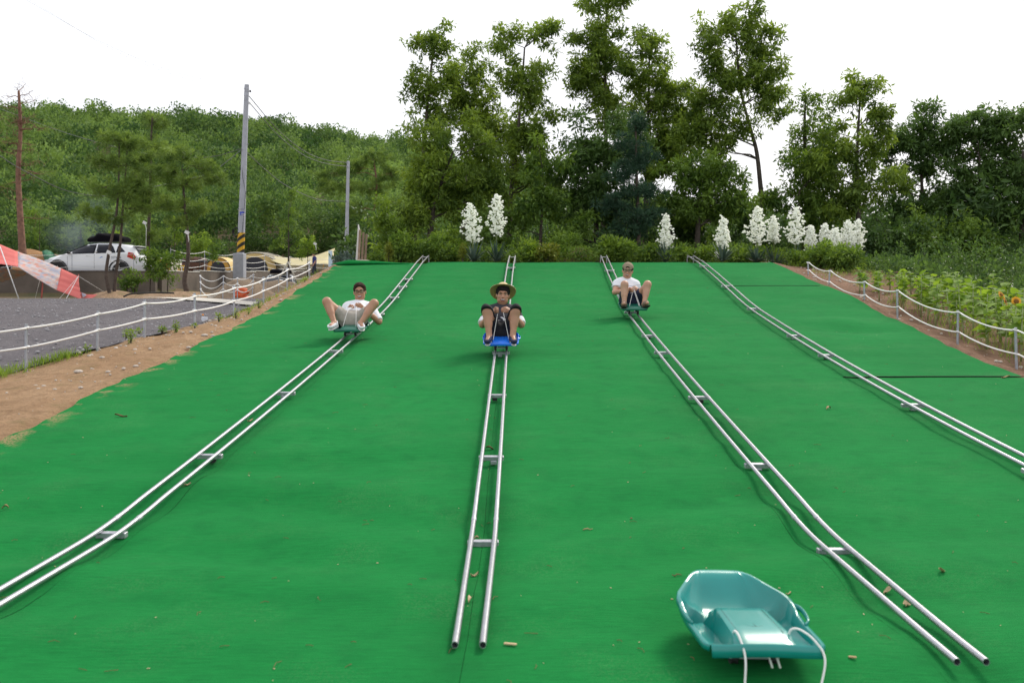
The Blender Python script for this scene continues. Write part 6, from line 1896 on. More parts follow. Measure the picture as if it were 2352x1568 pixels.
pine('crooked pine beside the low wall with broad flat pads', 32.0, [(428, 664), (424, 640), (432, 590), (430, 530), (424, 470), (418, 390)], [(420, 355, 60, 20), (470, 385, 45, 18), (385, 395, 45, 18), (430, 420, 65, 20), (500, 410, 35, 16), (390, 470, 50, 18), (450, 480, 55, 18), (410, 510, 45, 12)], 105, tr=.10)
pine('crooked red pine leaning beside the white sign board', 73.0, [(832, 606), (842, 560), (850, 530), (846, 505), (862, 470), (865, 420), (860, 380)], [(860, 365, 55, 22), (810, 385, 55, 20), (900, 400, 40, 22), (775, 430, 55, 22), (850, 430, 60, 22), (740, 400, 30, 16), (820, 480, 50, 18), (890, 470, 35, 18)], 106, tr=.21, bark=BARK_RED, dens=.3, L=.36)
pine('dark blue-green pine in front of the tall trees', 26.0, [(1468, 605), (1466, 500), (1462, 400), (1460, 280)], [(1460, 285, 28, 26), (1450, 330, 40, 24), (1475, 370, 48, 26), (1430, 400, 45, 26), (1480, 440, 60, 26), (1420, 470, 55, 24), (1480, 500, 65, 26), (1430, 530, 55, 22)], 107, m=NEEDLE_DARK, tr=.08, dens=1.2)

# ================================================================= young trees and shrubs on the left
def young(label, d, px, ybase, blobs, m, seed, tr=.025, **kw):
    return tree(label, d, [(px, ybase), (px + 1, (ybase + blobs[0][1]) / 2), (px, blobs[0][1])], blobs, m, seed, 'young_tree', tr=tr, leaf=kw.pop('leaf', (.12, .055)), rc=.2, per=34, group='young trees and shrubs', **kw)
young('small bright green sapling left of the striped pole', 44.0, 459, 605, [(460, 555, 22, 20), (452, 575, 15, 12)], LEAF_BRIGHT, 201)
young('bright sapling behind the slack ropes right of the striped pole', 46.0, 706, 612, [(708, 562, 20, 18), (700, 578, 14, 10)], LEAF_BRIGHT, 202)
young('slim tree with wooden props in front of the awning', 40.0, 662, 640, [(660, 500, 30, 30), (655, 440, 22, 30), (645, 560, 22, 18), (680, 545, 20, 15)], LEAF_MID, 203, tr=.055, dens=.5)
young('leafy shrub growing in front of the wall below the white car', 33.0, 292, 662, [(290, 640, 16, 20), (300, 652, 12, 10)], LEAF_MID, 204)
young('second leafy shrub in front of the wall, beside the first', 33.0, 310, 662, [(312, 642, 12, 16)], LEAF_MID, 205)
young('tall leafy shrub behind the tail of the white car', 34.0, 345, 655, [(342, 590, 18, 25), (360, 610, 25, 22), (375, 585, 25, 15), (350, 625, 20, 15)], LEAF_MID, 206, dens=.8)
young('leafy shrub with glossy leaves left of the crooked pine', 33.0, 385, 655, [(385, 610, 25, 20), (395, 590, 18, 12), (382, 635, 18, 14)], LEAF_MID, 207, dens=.8)
young('pale spindly tree in front of the dark wood behind the car', 52.0, 185, 590, [(180, 510, 28, 30), (195, 545, 22, 20), (165, 535, 18, 20)], mat('x', (0, 0, 0)) if False else LEAF_MID, 208, dens=.45, tshift=.25)
young('slender sapling behind the bare red trunk', 50.0, 90, 590, [(85, 500, 22, 26), (80, 540, 18, 18)], LEAF_MID, 209, dens=.5)
young('sapling with yellow-green leaves behind the roof bag', 48.0, 255, 590, [(250, 555, 32, 12), (270, 545, 15, 10)], LEAF_BRIGHT, 210, dens=.7)
young('thin sapling between the wall and the orange tent', 42.0, 400, 620, [(402, 520, 18, 18), (410, 545, 16, 14)], LEAF_BRIGHT, 211, dens=.6, tshift=-.1)
young('thin sapling left of the striped pole behind the fence', 43.0, 487, 625, [(486, 560, 18, 22), (490, 590, 14, 12)], LEAF_MID, 212, dens=.6)
for s in (-1, 1):
    pass
# props of the slim tree
pb_ = at(662, 640, 40.0)
pr_ = thing('tree_props', 'two pale wooden props leaning against the slim tree', 'prop', pb_)
for dx_ in (-.42, .42): MB().tube([(dx_, -.15, -.1), (0, -.06, .78)], .028, 7).build('prop', mat('pale_wood', (.6, .57, .5), .8), pr_, smooth=True)
# white solar lamps tied to trunks
for px, py, d, lb in ((333, 512, 36.0, 'white lamp head on a thin stake behind the white car'), (430, 534, 31.8, 'white tag lamp tied to the crooked pine trunk'), (251, 580, 30.9, 'white card hanging from the twin pines'), (724, 560, 45.5, 'white tag on the sapling near the awning')):
    p = at(px, py, d)
    k = thing('solar_lamp', lb, 'lamp', p)
    MB().bbox((0, -.03, 0), (.17, .03, .12), .008, Matrix.Rotation(R(28), 3, 'Y')).build('lamp_panel', WHITE_PLASTIC, k)
    MB().tube([(.02, 0, -.05), (.05, .01, -.25), (.03, .02, -1.3 if px == 333 else -.35)], .012, 6).build('lamp_stem', WHITE_PLASTIC, k, smooth=True)

# ================================================================= yuccas
YUCCA_L = leafmat('yucca_leaf', (0.045, 0.085, 0.060), (0.13, 0.19, 0.15), .1)
PETAL = leafmat('yucca_petal', (0.84, 0.85, 0.80), (0.90, 0.91, 0.88), .40)
def yucca(label, px, ytop, ybot, d, seed, lean=0.0, rosette=True, w=1.0, base_y=598):
    g = np.random.default_rng(seed)
    base = on(px, d, 0.0)
    root = thing('yucca', label, 'plant', base, group='white flowering yuccas')
    top = np.array(at(px + lean, ytop, d)) - np.array(base); bot = np.array(at(px + lean * .3, ybot, d)) - np.array(base)
    mb = MB(); mb.tube([Vector((0, 0, 0)), Vector(tuple(bot)), Vector(tuple(top))], [.022, .018, .006], 7)
    H = top[2] - bot[2]; P = []; D_ = []
    nb = 26
    for i in range(nb):
        f = (i + .5) / nb; c = bot + (top - bot) * f
        ln = w * H * .27 * (1 - f) ** .55 * (0.55 + .45 * min(1, f * 6)) * g.uniform(.8, 1.2); a = i * 2.4
        e = c + np.array([math.cos(a) * ln, math.sin(a) * ln, ln * .45])
        mb.tube([Vector(tuple(c)), Vector(tuple(e))], [.006, .003], 4)
        for k in range(int(9 + 13 * (1 - f))):
            q = c + (e - c) * g.uniform(.15, 1.08) + g.normal(size=3) * .030
            P.append(q)
    mb.build('flower_stalk', mat('yucca_stalk', (0.16, 0.20, 0.07), .7), root, smooth=True)
    P = np.array(P); nP = len(P)
    idx = np.repeat(np.arange(nP), 6)          # six petals form a nodding bell
    a = np.tile(np.arange(6) * np.pi / 3, nP) + np.repeat(g.uniform(0, 1, nP), 6)
    Dn = unit(np.stack([np.cos(a) * .55, np.sin(a) * .55, -np.ones(len(a))], 1) + np.repeat(g.normal(size=(nP, 3)) * .25, 6, 0))
    V, F = leaf_quads(P[idx], Dn, .052, .034, g)
    leaf_obj('blossoms', (V, F, np.repeat(g.random(len(idx)), 4)), PETAL, root)
    if rosette:
        n = 46; a = g.uniform(0, 2 * np.pi, n); el = g.uniform(.25, 1.35, n); L = g.uniform(.38, .62, n)
        V, F = [], []
        for i in range(n):
            d3 = np.array([math.cos(a[i]) * math.cos(el[i]), math.sin(a[i]) * math.cos(el[i]), math.sin(el[i])]); s3 = np.array([-math.sin(a[i]), math.cos(a[i]), 0])
            b0 = d3 * .03; o_ = len(V)
            for f, ww, dr in ((0, .020, 0), (.5, .024, .01), (.8, .016, .05), (1.0, .002, .10)):
                c = b0 + d3 * L[i] * f - np.array([0, 0, dr * (1.3 - el[i])])
                V += [c - s3 * ww, c + s3 * ww]
            F += [(o_ + 2 * k, o_ + 2 * k + 1, o_ + 2 * k + 3, o_ + 2 * k + 2) for k in range(3)]
        leaf_obj('leaf_rosette', (np.array(V), np.array(F), np.repeat(g.random(n), 8)), YUCCA_L, root)
    return root
for i, (px, yt, yb, lean, w, lb) in enumerate([
        (1088, 468, 556, -8, 1.25, 'broad leaning white yucca spike, leftmost of all'),
        (1140, 448, 538, 2, 1.0, 'tall narrow white yucca spike beside the leftmost one'),
        (1529, 494, 572, 1, 1.0, 'lone white yucca spike above the capped rider'),
        (1660, 500, 568, 2, 1.0, 'white yucca spike above the top of the rightmost rails'),
        (1738, 474, 560, 2, 1.3, 'large white yucca spike, first of the dense row'),
        (1778, 497, 556, -1, 1.0, 'short yucca spike between two taller ones in the dense row'),
        (1825, 476, 560, 4, 1.15, 'tallest yucca spike in the middle of the dense row'),
        (1862, 518, 570, -1, 1.0, 'small yucca spike just right of the tallest in the row'),
        (1893, 514, 562, 2, 1.0, 'yucca spike above the first post of the right fence'),
        (1917, 524, 570, 0, 1.0, 'low yucca spike third from the right end of the row'),
        (1946, 506, 566, 2, 1.2, 'full yucca spike second from the right end of the row'),
        (1970, 504, 570, 1, 1.15, 'rightmost yucca spike at the end of the row')]):
    yucca(lb, px, yt, yb, 22.6 + .25 * (i % 3), 300 + i, lean, True, w)

# ================================================================= low plants along the brow
def shrub(label, px, d, h, w, m, seed, name='shrub', leaf=(.10, .045), per=26, up=.1, rc=.13, dens=1.0, tshift=0.0, cat='shrub', group='low shrubs along the brow', shape='round'):
    g = np.random.default_rng(seed); base = on(px, d)
    root = thing(name, label, cat, base, group=group)
    N = int(dens * 26 * w * h / .25)
    u = unit(g.normal(size=(N, 3))) * (g.random((N, 1)) ** .45)
    C = u * np.array([w / 2, w / 2, h / 2]) + np.array([0, 0, h / 2])
    if shape == 'cone': C[:, :2] *= (1 - .85 * C[:, 2:3] / h)
    mb = MB()
    for q in C[:10]: mb.tube([Vector((0, 0, -.05)), Vector(tuple(q * np.array([.4, .4, .6]))), Vector(tuple(q))], [.012, .008, .004], 4, caps=False)
    mb.build('stems', BARK, root, smooth=True)
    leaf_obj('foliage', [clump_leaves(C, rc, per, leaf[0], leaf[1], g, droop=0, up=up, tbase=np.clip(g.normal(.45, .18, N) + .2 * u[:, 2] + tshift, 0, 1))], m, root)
    return root
CON = leafmat('golden_conifer', (0.09, 0.12, 0.012), (0.26, 0.30, 0.04), .2)
shrub('small golden conifer at the brow near the leftmost yucca', 1063, 22.4, .52, .26, CON, 401, 'conifer', (.07, .016), 30, .5, .07, 1.6, shape='cone')
shrub('small golden conifer left of the leftmost rails', 893, 22.5, .50, .28, CON, 402, 'conifer', (.07, .016), 30, .5, .07, 1.6, shape='cone')
for i, (px, d, h, w, m_, sh, lb) in enumerate([
        (920, 23.0, .75, .8, LEAF_MID, .1, 'green bush between the golden conifer and the leftmost rails'),
        (1000, 23.2, .7, .9, LEAF_MID, .15, 'bright bush just right of the top of the leftmost rails'),
        (1030, 24.0, 1.0, .9, LEAF_BRIGHT, -.15, 'taller bush behind the small golden conifer'),
        (1215, 23.4, .55, .7, LEAF_BRIGHT, -.05, 'pale bush right of the yucca rosette'),
        (1255, 23.0, .45, .6, CON, -.05, 'yellowish low bush left of the grassy mound'),
        (1300, 24.5, .9, .9, LEAF_MID, .1, 'bush behind the grassy mound'),
        (1400, 23.2, .75, .6, LEAF_BRIGHT, -.1, 'long-leaved bush right of the grassy mound'),
        (1435, 23.0, .6, .55, LEAF_MID, .1, 'second long-leaved bush beside the mound'),
        (1490, 23.4, .45, .6, LEAF_MID, 0, 'low bush left of the lone yucca'),
        (1580, 23.2, .40, .7, LEAF_MID, .1, 'low bush right of the lone yucca'),
        (1620, 23.0, .35, .5, LEAF_BRIGHT, -.1, 'small grassy bush at the top of the rightmost rails'),
        (1700, 23.5, .4, .7, LEAF_MID, 0, 'low bush below the first yucca of the row'),
        (1890, 21.5, .62, .9, LEAF_MID, .05, 'big-leaved bush in front of the yucca row'),
        (1935, 21.0, .60, .9, LEAF_MID, 0, 'big-leaved bush at the right end of the yucca row'),
        (1830, 22.0, .35, .6, LEAF_MID, .1, 'grassy bush at the foot of the tallest yucca'),
        (797, 24.0, .42, .6, YUCCA_L, .0, 'grey-green grassy bush at the upper left corner of the carpet'),
        (872, 28.5, .6, .7, LEAF_MID, .1, 'bush right of the white sign board')]):
    shrub(lb, px, d, h, w, m_, 420 + i, tshift=sh, leaf=(.13, .04) if i % 2 else (.10, .05))
# grassy mound
def mound():
    c = on(1333, 24.0, -.05)
    o = heap('grassy earth mound on the brow between the middle rails', c, .95, .8, .42, dirt_mat('mound_soil', (0.16, 0.11, 0.06), (0.11, 0.09, 0.04), grass=.9), 15, 'grass_mound')
    g = np.random.default_rng(15); n = 2600
    a = g.uniform(0, 2 * np.pi, n); r_ = np.sqrt(g.random(n)) * .97
    x, y = np.cos(a) * r_ * .95, np.sin(a) * r_ * .8
    z = .42 * (np.cos(np.minimum(r_, 1) * np.pi) * .5 + .5) ** .85
    P = np.stack([x, y, z + T(x + c.x, y + c.y) - c.z - .01], 1)
    D = unit(np.stack([g.normal(0, .4, n), g.normal(0, .4, n), np.ones(n)], 1))
    V, F = leaf_quads(P, D, g.uniform(.06, .14, n), .010, g, 0)
    gg = leaf_obj('grass_blades', (V, F, np.repeat(g.random(n), 4)), LEAF_BRIGHT, o); gg['kind'] = 'stuff'
mound()

# ---- ground cover nobody could count
def cover(name, label, regions, m, seed, leaf=(.11, .045), hmax=.5, per=14, cat='undergrowth', rc=.14):
    g = np.random.default_rng(seed); C = []
    for (x0, x1, y0, y1, n, h) in regions:
        x = g.uniform(x0, x1, n); y = g.uniform(y0, y1, n)
        hh = h * (0.35 + .65 * np.clip(.5 + .7 * fbm(x * .8, y * .8, seed=seed), 0, 1))
        C.append(np.stack([x, y, T(x, y) + hh * g.random(n) ** .7], 1))
    C = np.concatenate(C)
    o = leaf_obj(name, [clump_leaves(C, rc, per, leaf[0], leaf[1], g, droop=0, up=.25)], m)
    return tag(o, label, cat, kind='stuff')
cover('undergrowth', 'leafy green undergrowth at the edge of the wood behind the brow', [(-3.4, 8.5, 22.8, 27, 1400, .55), (-4.6, 12, 27, 33, 1100, 1.3), (-5.6, 18, 32, 40, 1200, 2.2)], LEAF_MID, 501, per=16)
cover('bank_undergrowth', 'shaded low undergrowth between the sunflower bed and the dark trees', [(8.4, 15, 14, 28, 2000, .5), (10, 18, 17, 30, 900, 1.2)], LEAF_DARK, 504, per=16)  # dark leaf colour stands in for the shadow of the understorey
cover('far_undergrowth', 'bushes at the foot of the hill behind the tents and the cars', [(-42, -27, 46, 64, 800, 1.2), (-27, -20, 50, 64, 250, .9), (-48, -23, 66, 74, 1300, 2.6), (-24, -5, 76, 80, 900, 3.0)], LEAF_DARK, 502, leaf=(.26, .12), rc=.35, per=18)  # forest-edge shade put into the leaves by a darker green
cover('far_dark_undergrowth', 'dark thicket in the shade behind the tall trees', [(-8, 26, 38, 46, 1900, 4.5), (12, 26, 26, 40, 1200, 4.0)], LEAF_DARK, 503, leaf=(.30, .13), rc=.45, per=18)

def grass(name, label, pts_fn, n, m, seed, L=(.06, .16), w=.008, cat='grass'):
    g = np.random.default_rng(seed); x, y = pts_fn(g, n)
    P = np.stack([x, y, T(x, y) - .01], 1)
    D = unit(np.stack([g.normal(0, .35, len(x)), g.normal(0, .35, len(x)), np.ones(len(x))], 1))
    V, F = leaf_quads(P, D, g.uniform(L[0], L[1], len(x)), w, g, 0)
    return tag(leaf_obj(name, (V, F, np.repeat(g.random(len(x)), 4)), m), label, cat, kind='stuff')
def _left(g, n):
    y = np.concatenate([g.uniform(9.3, 11.3, n // 2), g.uniform(14.5, 20.5, n // 2)])
    k = fbm(y * 2.0, 0 * y, seed=5) + .3 * g.normal(size=len(y)); x = xf(y) - .12 + g.normal(0, .10, len(y)) + np.where(y > 13, .28, 0)
    keep = k > np.where(y < 12, -.2, .15)
    return x[keep], y[keep]
grass('verge_grass', 'thin green grass and weeds along the rope fence on the dirt verge', _left, 2600, LEAF_BRIGHT, 511)
def _right(g, n):
    y = g.uniform(9, 24, n); x = xr(y) + g.uniform(.5, 2.6, n); k = fbm(x * 1.2, y * 1.2, seed=6) > -.05
    return x[k], y[k]
grass('bank_grass', 'tufts of green grass on the soil bank among the sunflowers', _right, 5000, LEAF_BRIGHT, 512, L=(.06, .22))
# small weeds on the left verge, each on its own
for i, (px, py) in enumerate([(200, 810), (290, 782), (300, 788), (320, 772), (372, 767), (405, 764), (448, 756), (502, 741), (541, 733), (571, 731), (594, 726), (615, 722), (640, 717), (655, 712), (670, 707), (700, 690)]):
    x = (px - CX) / FPX; ds = np.arange(9, 21, .05)
    er = np.abs(CAM_H + (HY - py) / FPX * ds - T(x * ds, ds)) + np.where(x * ds > -4.45, 9, 0)
    d = float(ds[np.argmin(er)])
    shrub(['first', 'second', 'third', 'fourth', 'fifth', 'sixth', 'seventh', 'eighth', 'ninth', 'tenth', 'eleventh', 'twelfth', 'thirteenth', 'fourteenth', 'fifteenth', 'sixteenth'][i] + ' little green weed from the left along the rope fence', px, d, .10 + .05 * (i % 3), .09, LEAF_BRIGHT, 530 + i, 'weed', (.05, .016), 16, .5, .035, 2.5, cat='weed', group='little weeds along the verge')

# ================================================================= sunflower bed
SUN_LEAF = leafmat('sunflower_leaf', (0.11, 0.21, 0.032), (0.24, 0.37, 0.06), .42, rough=.75)
SUN_STEM = mat('sunflower_stem', (0.30, 0.36, 0.16), .7)
def heart_leaf(seed):
    g = np.random.default_rng(seed); out = [(0, 0), (.26, -.06), (.44, .10), (.47, .30), (.38, .55), (.2, .82), (0, 1.0)]
    V = [(0, y, .05 * math.sin(y * 3) - .14 * y * y) for y in (0, .12, .3, .5, .75, 1.0)]
    rows = []
    for k, y in enumerate((0.0, .08, .2, .38, .58, .8, 1.0)):
        w = np.interp(y, [0, .08, .2, .38, .58, .8, 1.0], [.16, .36, .46, .43, .31, .15, .0])
        zc_ = .10 * math.sin(y * 2.6) - .30 * y * y
        rows.append([Vector((s * w, y - .07 * abs(s) * (1 - y), zc_ + .12 * w * abs(s) + g.uniform(-.02, .02))) for s in (-1, -.5, 0, .5, 1)])
    me = MB().sheet(rows).mesh('leaf', True)
    a = me.attributes.new('tint', 'FLOAT', 'POINT'); a.data.foreach_set('value', np.full(len(me.vertices), .25 + .2 * seed, dtype=np.float32) + np.random.default_rng(seed).uniform(-.1, .1, len(me.vertices)).astype(np.float32))
    me.materials.append(SUN_LEAF)
    return me
LEAVES = [heart_leaf(k) for k in range(4)]
STEM_ME = MB().tube([(0, 0, -.05), (.01, 0, .3), (0, .01, .65), (.01, 0, 1.0)], [.014, .012, .010, .006], 6).mesh('stem', True); STEM_ME.materials.append(SUN_STEM)
def sunflower_head(root, z, yaw, tilt):
    M = Matrix.Rotation(yaw, 3, 'Z') @ Matrix.Rotation(tilt, 3, 'X')
    c = Vector((0, 0, z))
    disc = MB().lathe([(.004, .012), (.022, .014), (.034, .006), (.036, -.006), (.01, -.014)], c, 14, rot=M).build('flower_disc', mat('sunflower_disc', (.20, .085, .012), .9), root, smooth=True)
    pm = mat('sunflower_petal', (.80, .38, .015), .6)
    for k in range(20):
        a = 2 * math.pi * k / 20; r0, r1 = .030, random.uniform(.066, .082)
        u = Vector((math.cos(a), math.sin(a), 0)); s3 = Vector((-math.sin(a), math.cos(a), 0)); zz = random.uniform(-.006, .010)
        pts = [u * r0 - s3 * .006, u * ((r0 + r1) / 2) - s3 * .010 + Vector((0, 0, zz)), u * r1, u * ((r0 + r1) / 2) + s3 * .010 + Vector((0, 0, zz)), u * r0 + s3 * .006]
        MB()._add([c + M @ p for p in pts], [(0, 1, 2, 3, 4)]).build('petal', pm, disc)
def sunflower(label, x, y, h, seed, nl=9, flower=None, leaf=.17):
    g = np.random.default_rng(seed); b = Vector((x, y, Tz(x, y)))
    root = thing('sunflower', label, 'plant', b, (0, 0, g.uniform(0, 6)), group='sunflower plants in the bed')
    st = new_obj('stem', STEM_ME, None, root); st.scale = (1, 1, h); st.rotation_euler = (g.normal(0, .06), g.normal(0, .06), 0)
    for k in range(nl):
        f = .25 + .75 * (k + .5) / nl
        lf = new_obj('leaf', LEAVES[g.integers(4)], None, root)
        s_ = leaf * g.uniform(.75, 1.2) * (1.1 - .35 * f)
        lf.location = (0, 0, h * f); lf.scale = (s_, s_, s_)
        lf.rotation_euler = (g.normal(.25, .3), g.normal(0, .25), k * 2.4 + g.normal(0, .3))
    if flower: sunflower_head(root, h + .03, flower[0] - root.rotation_euler.z, flower[1])
    return root
ORD = ['first', 'second', 'third', 'fourth', 'fifth', 'sixth', 'seventh', 'eighth', 'ninth', 'tenth', 'eleventh', 'twelfth', 'thirteenth', 'fourteenth', 'fifteenth', 'sixteenth']
_g = np.random.default_rng(91); k = 0
for row, (off_, n) in enumerate(((.28, 16), (.62, 16), (1.0, 16), (1.45, 16), (1.95, 14))):
    cnt_ = 0
    for i in range(n):
        y = 9.6 + (i + .5 * (row % 2)) * (8.6 / n) + _g.normal(0, .12); x = float(xr(y)) + .45 + off_ + _g.normal(0, .08)
        if (x / y) * FPX + CX > 2480: continue
        h = float(np.interp(y, [9.5, 12, 15, 17, 18.5], [.62, .66, .70, .50, .34])) * _g.uniform(.85, 1.2)
        side = ('row nearest the rope fence', 'second row behind the fence', 'third row behind the fence', 'fourth row behind the fence', 'back row of the bed')[row]; cnt_ += 1
        nth = ORD[cnt_ - 1]
        sunflower(nth + ' leafy bloomless sunflower plant from the near end, ' + side, x, y, h, 600 + k, 11 + int(_g.integers(0, 4)), None, .15 if y > 16 else .19)
        k += 1
for px, py, d, lb, yw, tl in ((2334, 692, 11.4, 'open yellow sunflower bloom facing the viewer at the right edge', .0, R(80)), (2309, 692, 11.9, 'yellow sunflower bloom turned sideways left of the open one', R(50), R(75)), (2300, 678, 12.6, 'small yellow sunflower bloom behind the other two', R(30), R(65))):
    p = at(px, py, d); zg = Tz(p.x, p.y)
    sunflower(lb, p.x, p.y, p.z - zg - .03, 700 + int(px), 9, (yw, tl), .16)

# ================================================================= litter on the carpet and the verge
LITTER = [mat('dry_leaf', (0.42, 0.28, 0.15), .9), mat('wood_chip', (0.50, 0.38, 0.22), .9), mat('dead_leaf_brown', (0.17, 0.09, 0.04), .9), mat('pale_leaf', (0.55, 0.42, 0.26), .9)]
def carpet_at(px, py):
    ds = np.arange(3.0, 21.3, 0.01)
    x = (px - CX) / FPX * ds
    d = float(ds[np.argmin(np.abs(CAM_H + (HY - py) / FPX * ds - carpet_z(x, ds)))])
    return Vector(((px - CX) / FPX * d, d, 0))
def chip(px, py, ln, wd, ang, mi, kind, label, dx=0):
    p = carpet_at(px, py); p.z = cz(p.x, p.y) + .004
    rnd = random.Random(int(px * 7 + py))
    if kind == 'twig':
        pts = [Vector((ln * (t - .5), .06 * ln * math.sin(t * 5 + px), .003 + .004 * math.sin(t * 9 + py))) for t in (0, .25, .5, .75, 1)]
        mb = MB().tube(pts, [wd * .3, wd * .5, wd * .5, wd * .4, wd * .2], 5)
    elif kind == 'chip':
        mb = MB().bbox((0, 0, wd * .25), (ln, wd, wd * .45), wd * .12, Matrix.Rotation(rnd.uniform(-.1, .1), 3, 'Y'))
    else:
        rows = [[Vector((ln * (u - .5), wd * .5 * s_ * math.sin(math.pi * min(max(u, .04), .96)) ** .7, .004 + .012 * abs(s_) + .012 * math.sin(u * 4 + px))) for s_ in (-1, 0, 1)] for u in (0, .2, .45, .7, 1)]
        mb = MB().sheet(rows)
    o = mb.build({'twig': 'twig', 'chip': 'wood_chip', 'leaf': 'fallen_leaf'}[kind], LITTER[mi], None, smooth=kind != 'chip', loc=p)
    o.rotation_euler = (0, 0, ang)
    return tag(o, label, {'twig': 'twig', 'chip': 'wood chip', 'leaf': 'leaf'}[kind], 'litter on the carpet')
chip(1172, 1482, .055, .014, -.35, 1, 'chip', 'pale wood chip in front of the end of the middle rails')
chip(278, 957, .11, .03, .1, 2, 'leaf', 'dark curled leaf alone on the carpet at the far left')
chip(575, 968, .05, .04, .6, 3, 'leaf', 'pale leaf caught between the leftmost rails')
chip(430, 1115, .05, .03, .5, 3, 'leaf', 'pale leaf resting beside the leftmost rails, lower down')
chip(1350, 1217, .06, .008, .05, 0, 'twig', 'short straight twig right of the middle rails')
chip(2163, 1314, .045, .03, .5, 0, 'leaf', 'dry crumpled leaf right of the third rails')
chip(2083, 1390, .05, .035, 1.0, 3, 'leaf', 'pale leaf lying between the rails near their right end')
chip(2040, 1360, .05, .03, .3, 3, 'leaf', 'pale leaf lying between the rails, higher of two')
chip(1958, 1512, .03, .012, -.5, 0, 'chip', 'small brown chip right of the empty sled')
chip(1555, 1322, .055, .006, .2, 2, 'twig', 'curved dark twig above the empty sled')
chip(1812, 1365, .05, .006, .7, 0, 'twig', 'thin twig right of the back of the empty sled')
chip(1125, 1032, .06, .03, .0, 2, 'leaf', 'brown leaf between the middle rails above a crossbar')
chip(1092, 1242, .04, .03, .0, 3, 'leaf', 'pale leaf below the lowest crossbar of the middle rails')
chip(1090, 1325, .04, .025, .3, 3, 'leaf', 'pale leaf fragment between the middle rails near their end')
chip(1080, 1383, .035, .02, 1.2, 3, 'leaf', 'small pale scrap beside the left pipe of the middle rails')
chip(1903, 940, .05, .03, .4, 0, 'leaf', 'dry leaf in the lane left of the rightmost rails')
chip(1600, 1395, .012, .01, 0, 1, 'chip', 'tiny pale crumb above the empty sled')
chip(2310, 868, .10, .03, .1, 0, 'leaf', 'long dry leaf at the right edge above the cross cord')
chip(12, 1168, .04, .02, .3, 0, 'leaf', 'dry leaf at the left edge of the carpet')
chip(1450, 1192, .012, .012, 0, 2, 'chip', 'tiny dark pebble in the lane right of the middle rails')
_r = random.Random(5)
def crumbs():
    mb = MB()
    for _ in range(200):
        y = 3.0 + 17 * _r.random() ** 1.6; x = _r.uniform(-min(4.0, .6 * y), min(5.4, .6 * y)); z = cz(x, y) + .003
        s_ = _r.uniform(.002, .0055); a = _r.uniform(0, 3.1)
        mb.bbox((x, y, z), (s_ * _r.uniform(1, 3.5), s_, s_ * .6), s_ * .2, Matrix.Rotation(a, 3, 'Z'))
    o = mb.build('litter_crumbs', LITTER[3], None)
    tag(o, 'tiny pale crumbs and grit scattered over the green carpet', 'litter', kind='stuff')
    mb = MB()
    for _ in range(200):
        y = 3.0 + 16 * _r.random() ** 1.4; x = _r.uniform(-min(4.0, .6 * y), min(5.4, .6 * y)); z = cz(x, y) + .004
        a = _r.uniform(0, 6.28); L = _r.uniform(.02, .06)
        mb.tube([(x, y, z), (x + L * .5 * math.cos(a), y + L * .5 * math.sin(a), z + .004), (x + L * math.cos(a + .3), y + L * math.sin(a + .3), z)], .0012, 4)
    o = mb.build('pine_needle_litter', LITTER[2], None)
    tag(o, 'fine brown needles and twigs strewn over the green carpet', 'litter', kind='stuff')
crumbs()
# stones on the verges
STONE = mat('pale_stone', (0.50, 0.44, 0.38), .9, var=.2, vscale=20)
def stones():
    mb = MB(); g = np.random.default_rng(3)
    for _ in range(900):
        y = g.uniform(5, 22)
        if g.random() < .6: x = g.uniform(float(xf(y)) - .2, -4.2)
        else: x = float(xr(y)) + g.uniform(.05, 1.4)
        s_ = .006 + .022 * g.random() ** 3
        mb.ell((x, y, Tz(x, y) + s_ * .4), (s_ * g.uniform(.8, 1.6), s_, s_ * .7), 6, 4)
    tag(mb.build('pebbles', STONE, None), 'small pebbles scattered over the dirt beside the carpet', 'pebbles', kind='stuff')
    mb = MB()
    for _ in range(2600):
        y = 7 + 19 * g.random() ** .8; x = float(xf(y)) - .2 - g.random() ** 1.5 * 13
        s_ = .012 + .018 * g.random() ** 2
        mb.ell((x, y, Tz(x, y) + .012 + s_ * .3), (s_ * g.uniform(.8, 1.5), s_, s_ * .7), 5, 3)
    tag(mb.build('gravel_stones', mat('gravel_stone', (0.30, 0.29, 0.30), .9, var=.4, vscale=3), None), 'loose pale stones lying on the dark gravel road', 'gravel', kind='stuff')
stones()
def on_ground(px, py, lo=8, hi=24):
    ds = np.arange(lo, hi, .02); x = (px - CX) / FPX * ds
    d = float(ds[np.argmin(np.abs(CAM_H + (HY - py) / FPX * ds - T(x, ds)))])
    return Vector(((px - CX) / FPX * d, d, Tz((px - CX) / FPX * d, d)))
for px, py, s_, lb in ((180, 856, .055, 'flat pale stone on the dirt verge below the second post'), (470, 772, .05, 'small stone on the dirt verge below the white tag'), (312, 842, .035, 'greyish stone half buried in the dirt verge')):
    p = on_ground(px, py)
    o = MB().ell((0, 0, s_ * .3), (s_, s_ * .7, s_ * .4), 9, 6).build('stone', STONE, None, loc=p); tag(o, lb, 'stone')
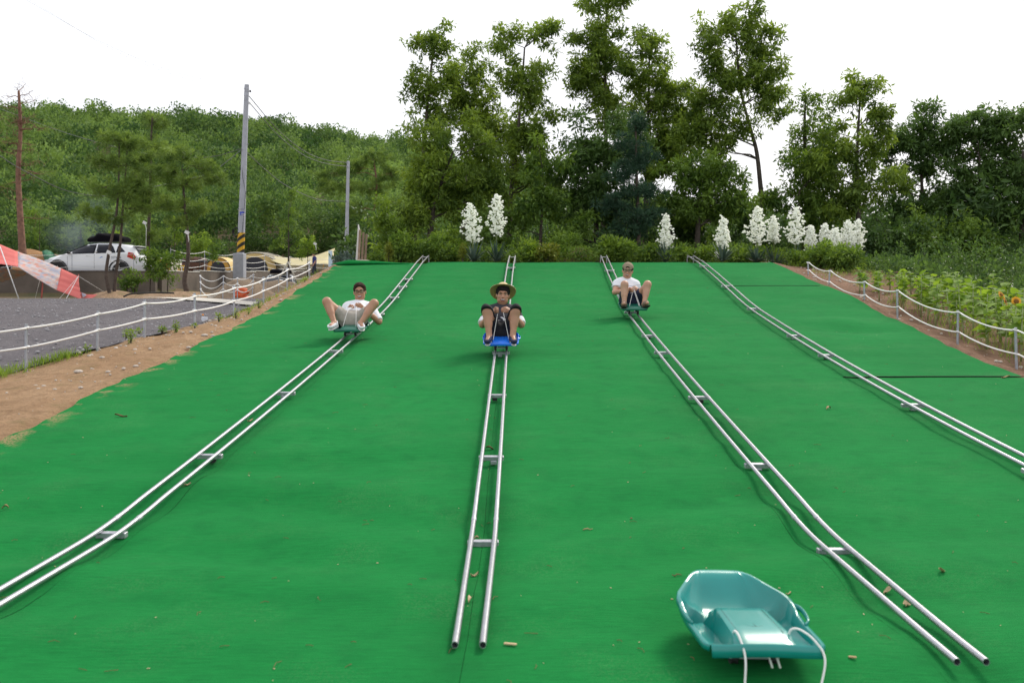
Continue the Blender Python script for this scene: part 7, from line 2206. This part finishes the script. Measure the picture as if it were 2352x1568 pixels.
# white plant tag with a marigold
p = on_ground(470, 739)
tg = thing('plant_tag', 'white handwritten plant tag stuck in the dirt beside the orange flower', 'tag', p, (0, 0, R(8)))
MB().prism([(-.055, .035), (-.03, .012), (.045, .012), (.055, .085), (-.05, .10)], (0, 0, 0), (1, 0, 0), (0, 0, 1), (0, .003, 0)).build('card', mat('tag_white', (.72, .75, .82), .6), tg)
MB().bbox((0, .004, .0), (.012, .004, .06), .001).build('stake', WHITE_PLASTIC, tg)
for k in range(6): MB().tube([(-.035 + k * .012, -.002, .055 - .001 * k), (-.030 + k * .012, -.002, .064 - .002 * (k % 2)), (-.027 + k * .012, -.002, .054)], .0012, 4).build('pen_stroke', mat('pen_grey', (.35, .37, .45), .7), tg)
p2 = on_ground(466, 737); mg = thing('marigold', 'small orange marigold flower behind the white tag', 'flower', p2)
MB().tube([(0, 0, -.02), (0, 0, .105)], .003, 5).build('stem', SUN_STEM, mg)
MB().ell((0, 0, .115), (.022, .02, .014), 10, 6).build('bloom', mat('marigold', (.85, .28, .02), .7), mg, smooth=True)

# ================================================================= smoke from a campfire
def smoke():
    c = at(190, 520, 50.0)
    o = MB().ell((0, 0, 0), (3.0, 1.4, 2.2), 20, 14).build('smoke', None, None, smooth=True, loc=c)
    m = bpy.data.materials.new('campfire_smoke'); m.use_nodes = True
    n, l = m.node_tree.nodes, m.node_tree.links; n.remove(n['Principled BSDF'])
    v = n.new('ShaderNodeVolumePrincipled'); v.inputs['Color'].default_value = (.70, .82, 1.0, 1)
    tc = n.new('ShaderNodeTexCoord'); nz = n.new('ShaderNodeTexNoise'); nz.inputs['Scale'].default_value = .6; nz.inputs['Detail'].default_value = 3; l.new(tc.outputs['Object'], nz.inputs['Vector'])
    mr = n.new('ShaderNodeMapRange'); mr.inputs['From Min'].default_value = .42; mr.inputs['From Max'].default_value = .7; mr.inputs['To Max'].default_value = .20; l.new(nz.outputs['Fac'], mr.inputs['Value'])
    ln = n.new('ShaderNodeVectorMath'); ln.operation = 'LENGTH'; mp = n.new('ShaderNodeMapping'); mp.inputs['Scale'].default_value = (1 / 3.0, 1 / 1.4, 1 / 2.2)
    l.new(tc.outputs['Object'], mp.inputs['Vector']); l.new(mp.outputs['Vector'], ln.inputs[0])
    fo = n.new('ShaderNodeMapRange'); fo.inputs['From Min'].default_value = 1; fo.inputs['From Max'].default_value = .3; l.new(ln.outputs['Value'], fo.inputs['Value'])
    mu = n.new('ShaderNodeMath'); mu.operation = 'MULTIPLY'; l.new(mr.outputs['Result'], mu.inputs[0]); l.new(fo.outputs['Result'], mu.inputs[1])
    l.new(mu.outputs[0], v.inputs['Density']); l.new(v.outputs[0], n['Material Output'].inputs['Volume'])
    o.data.materials.append(m)
    tag(o, 'thin bluish campfire smoke drifting in front of the wood behind the car', 'smoke', kind='stuff')
smoke()
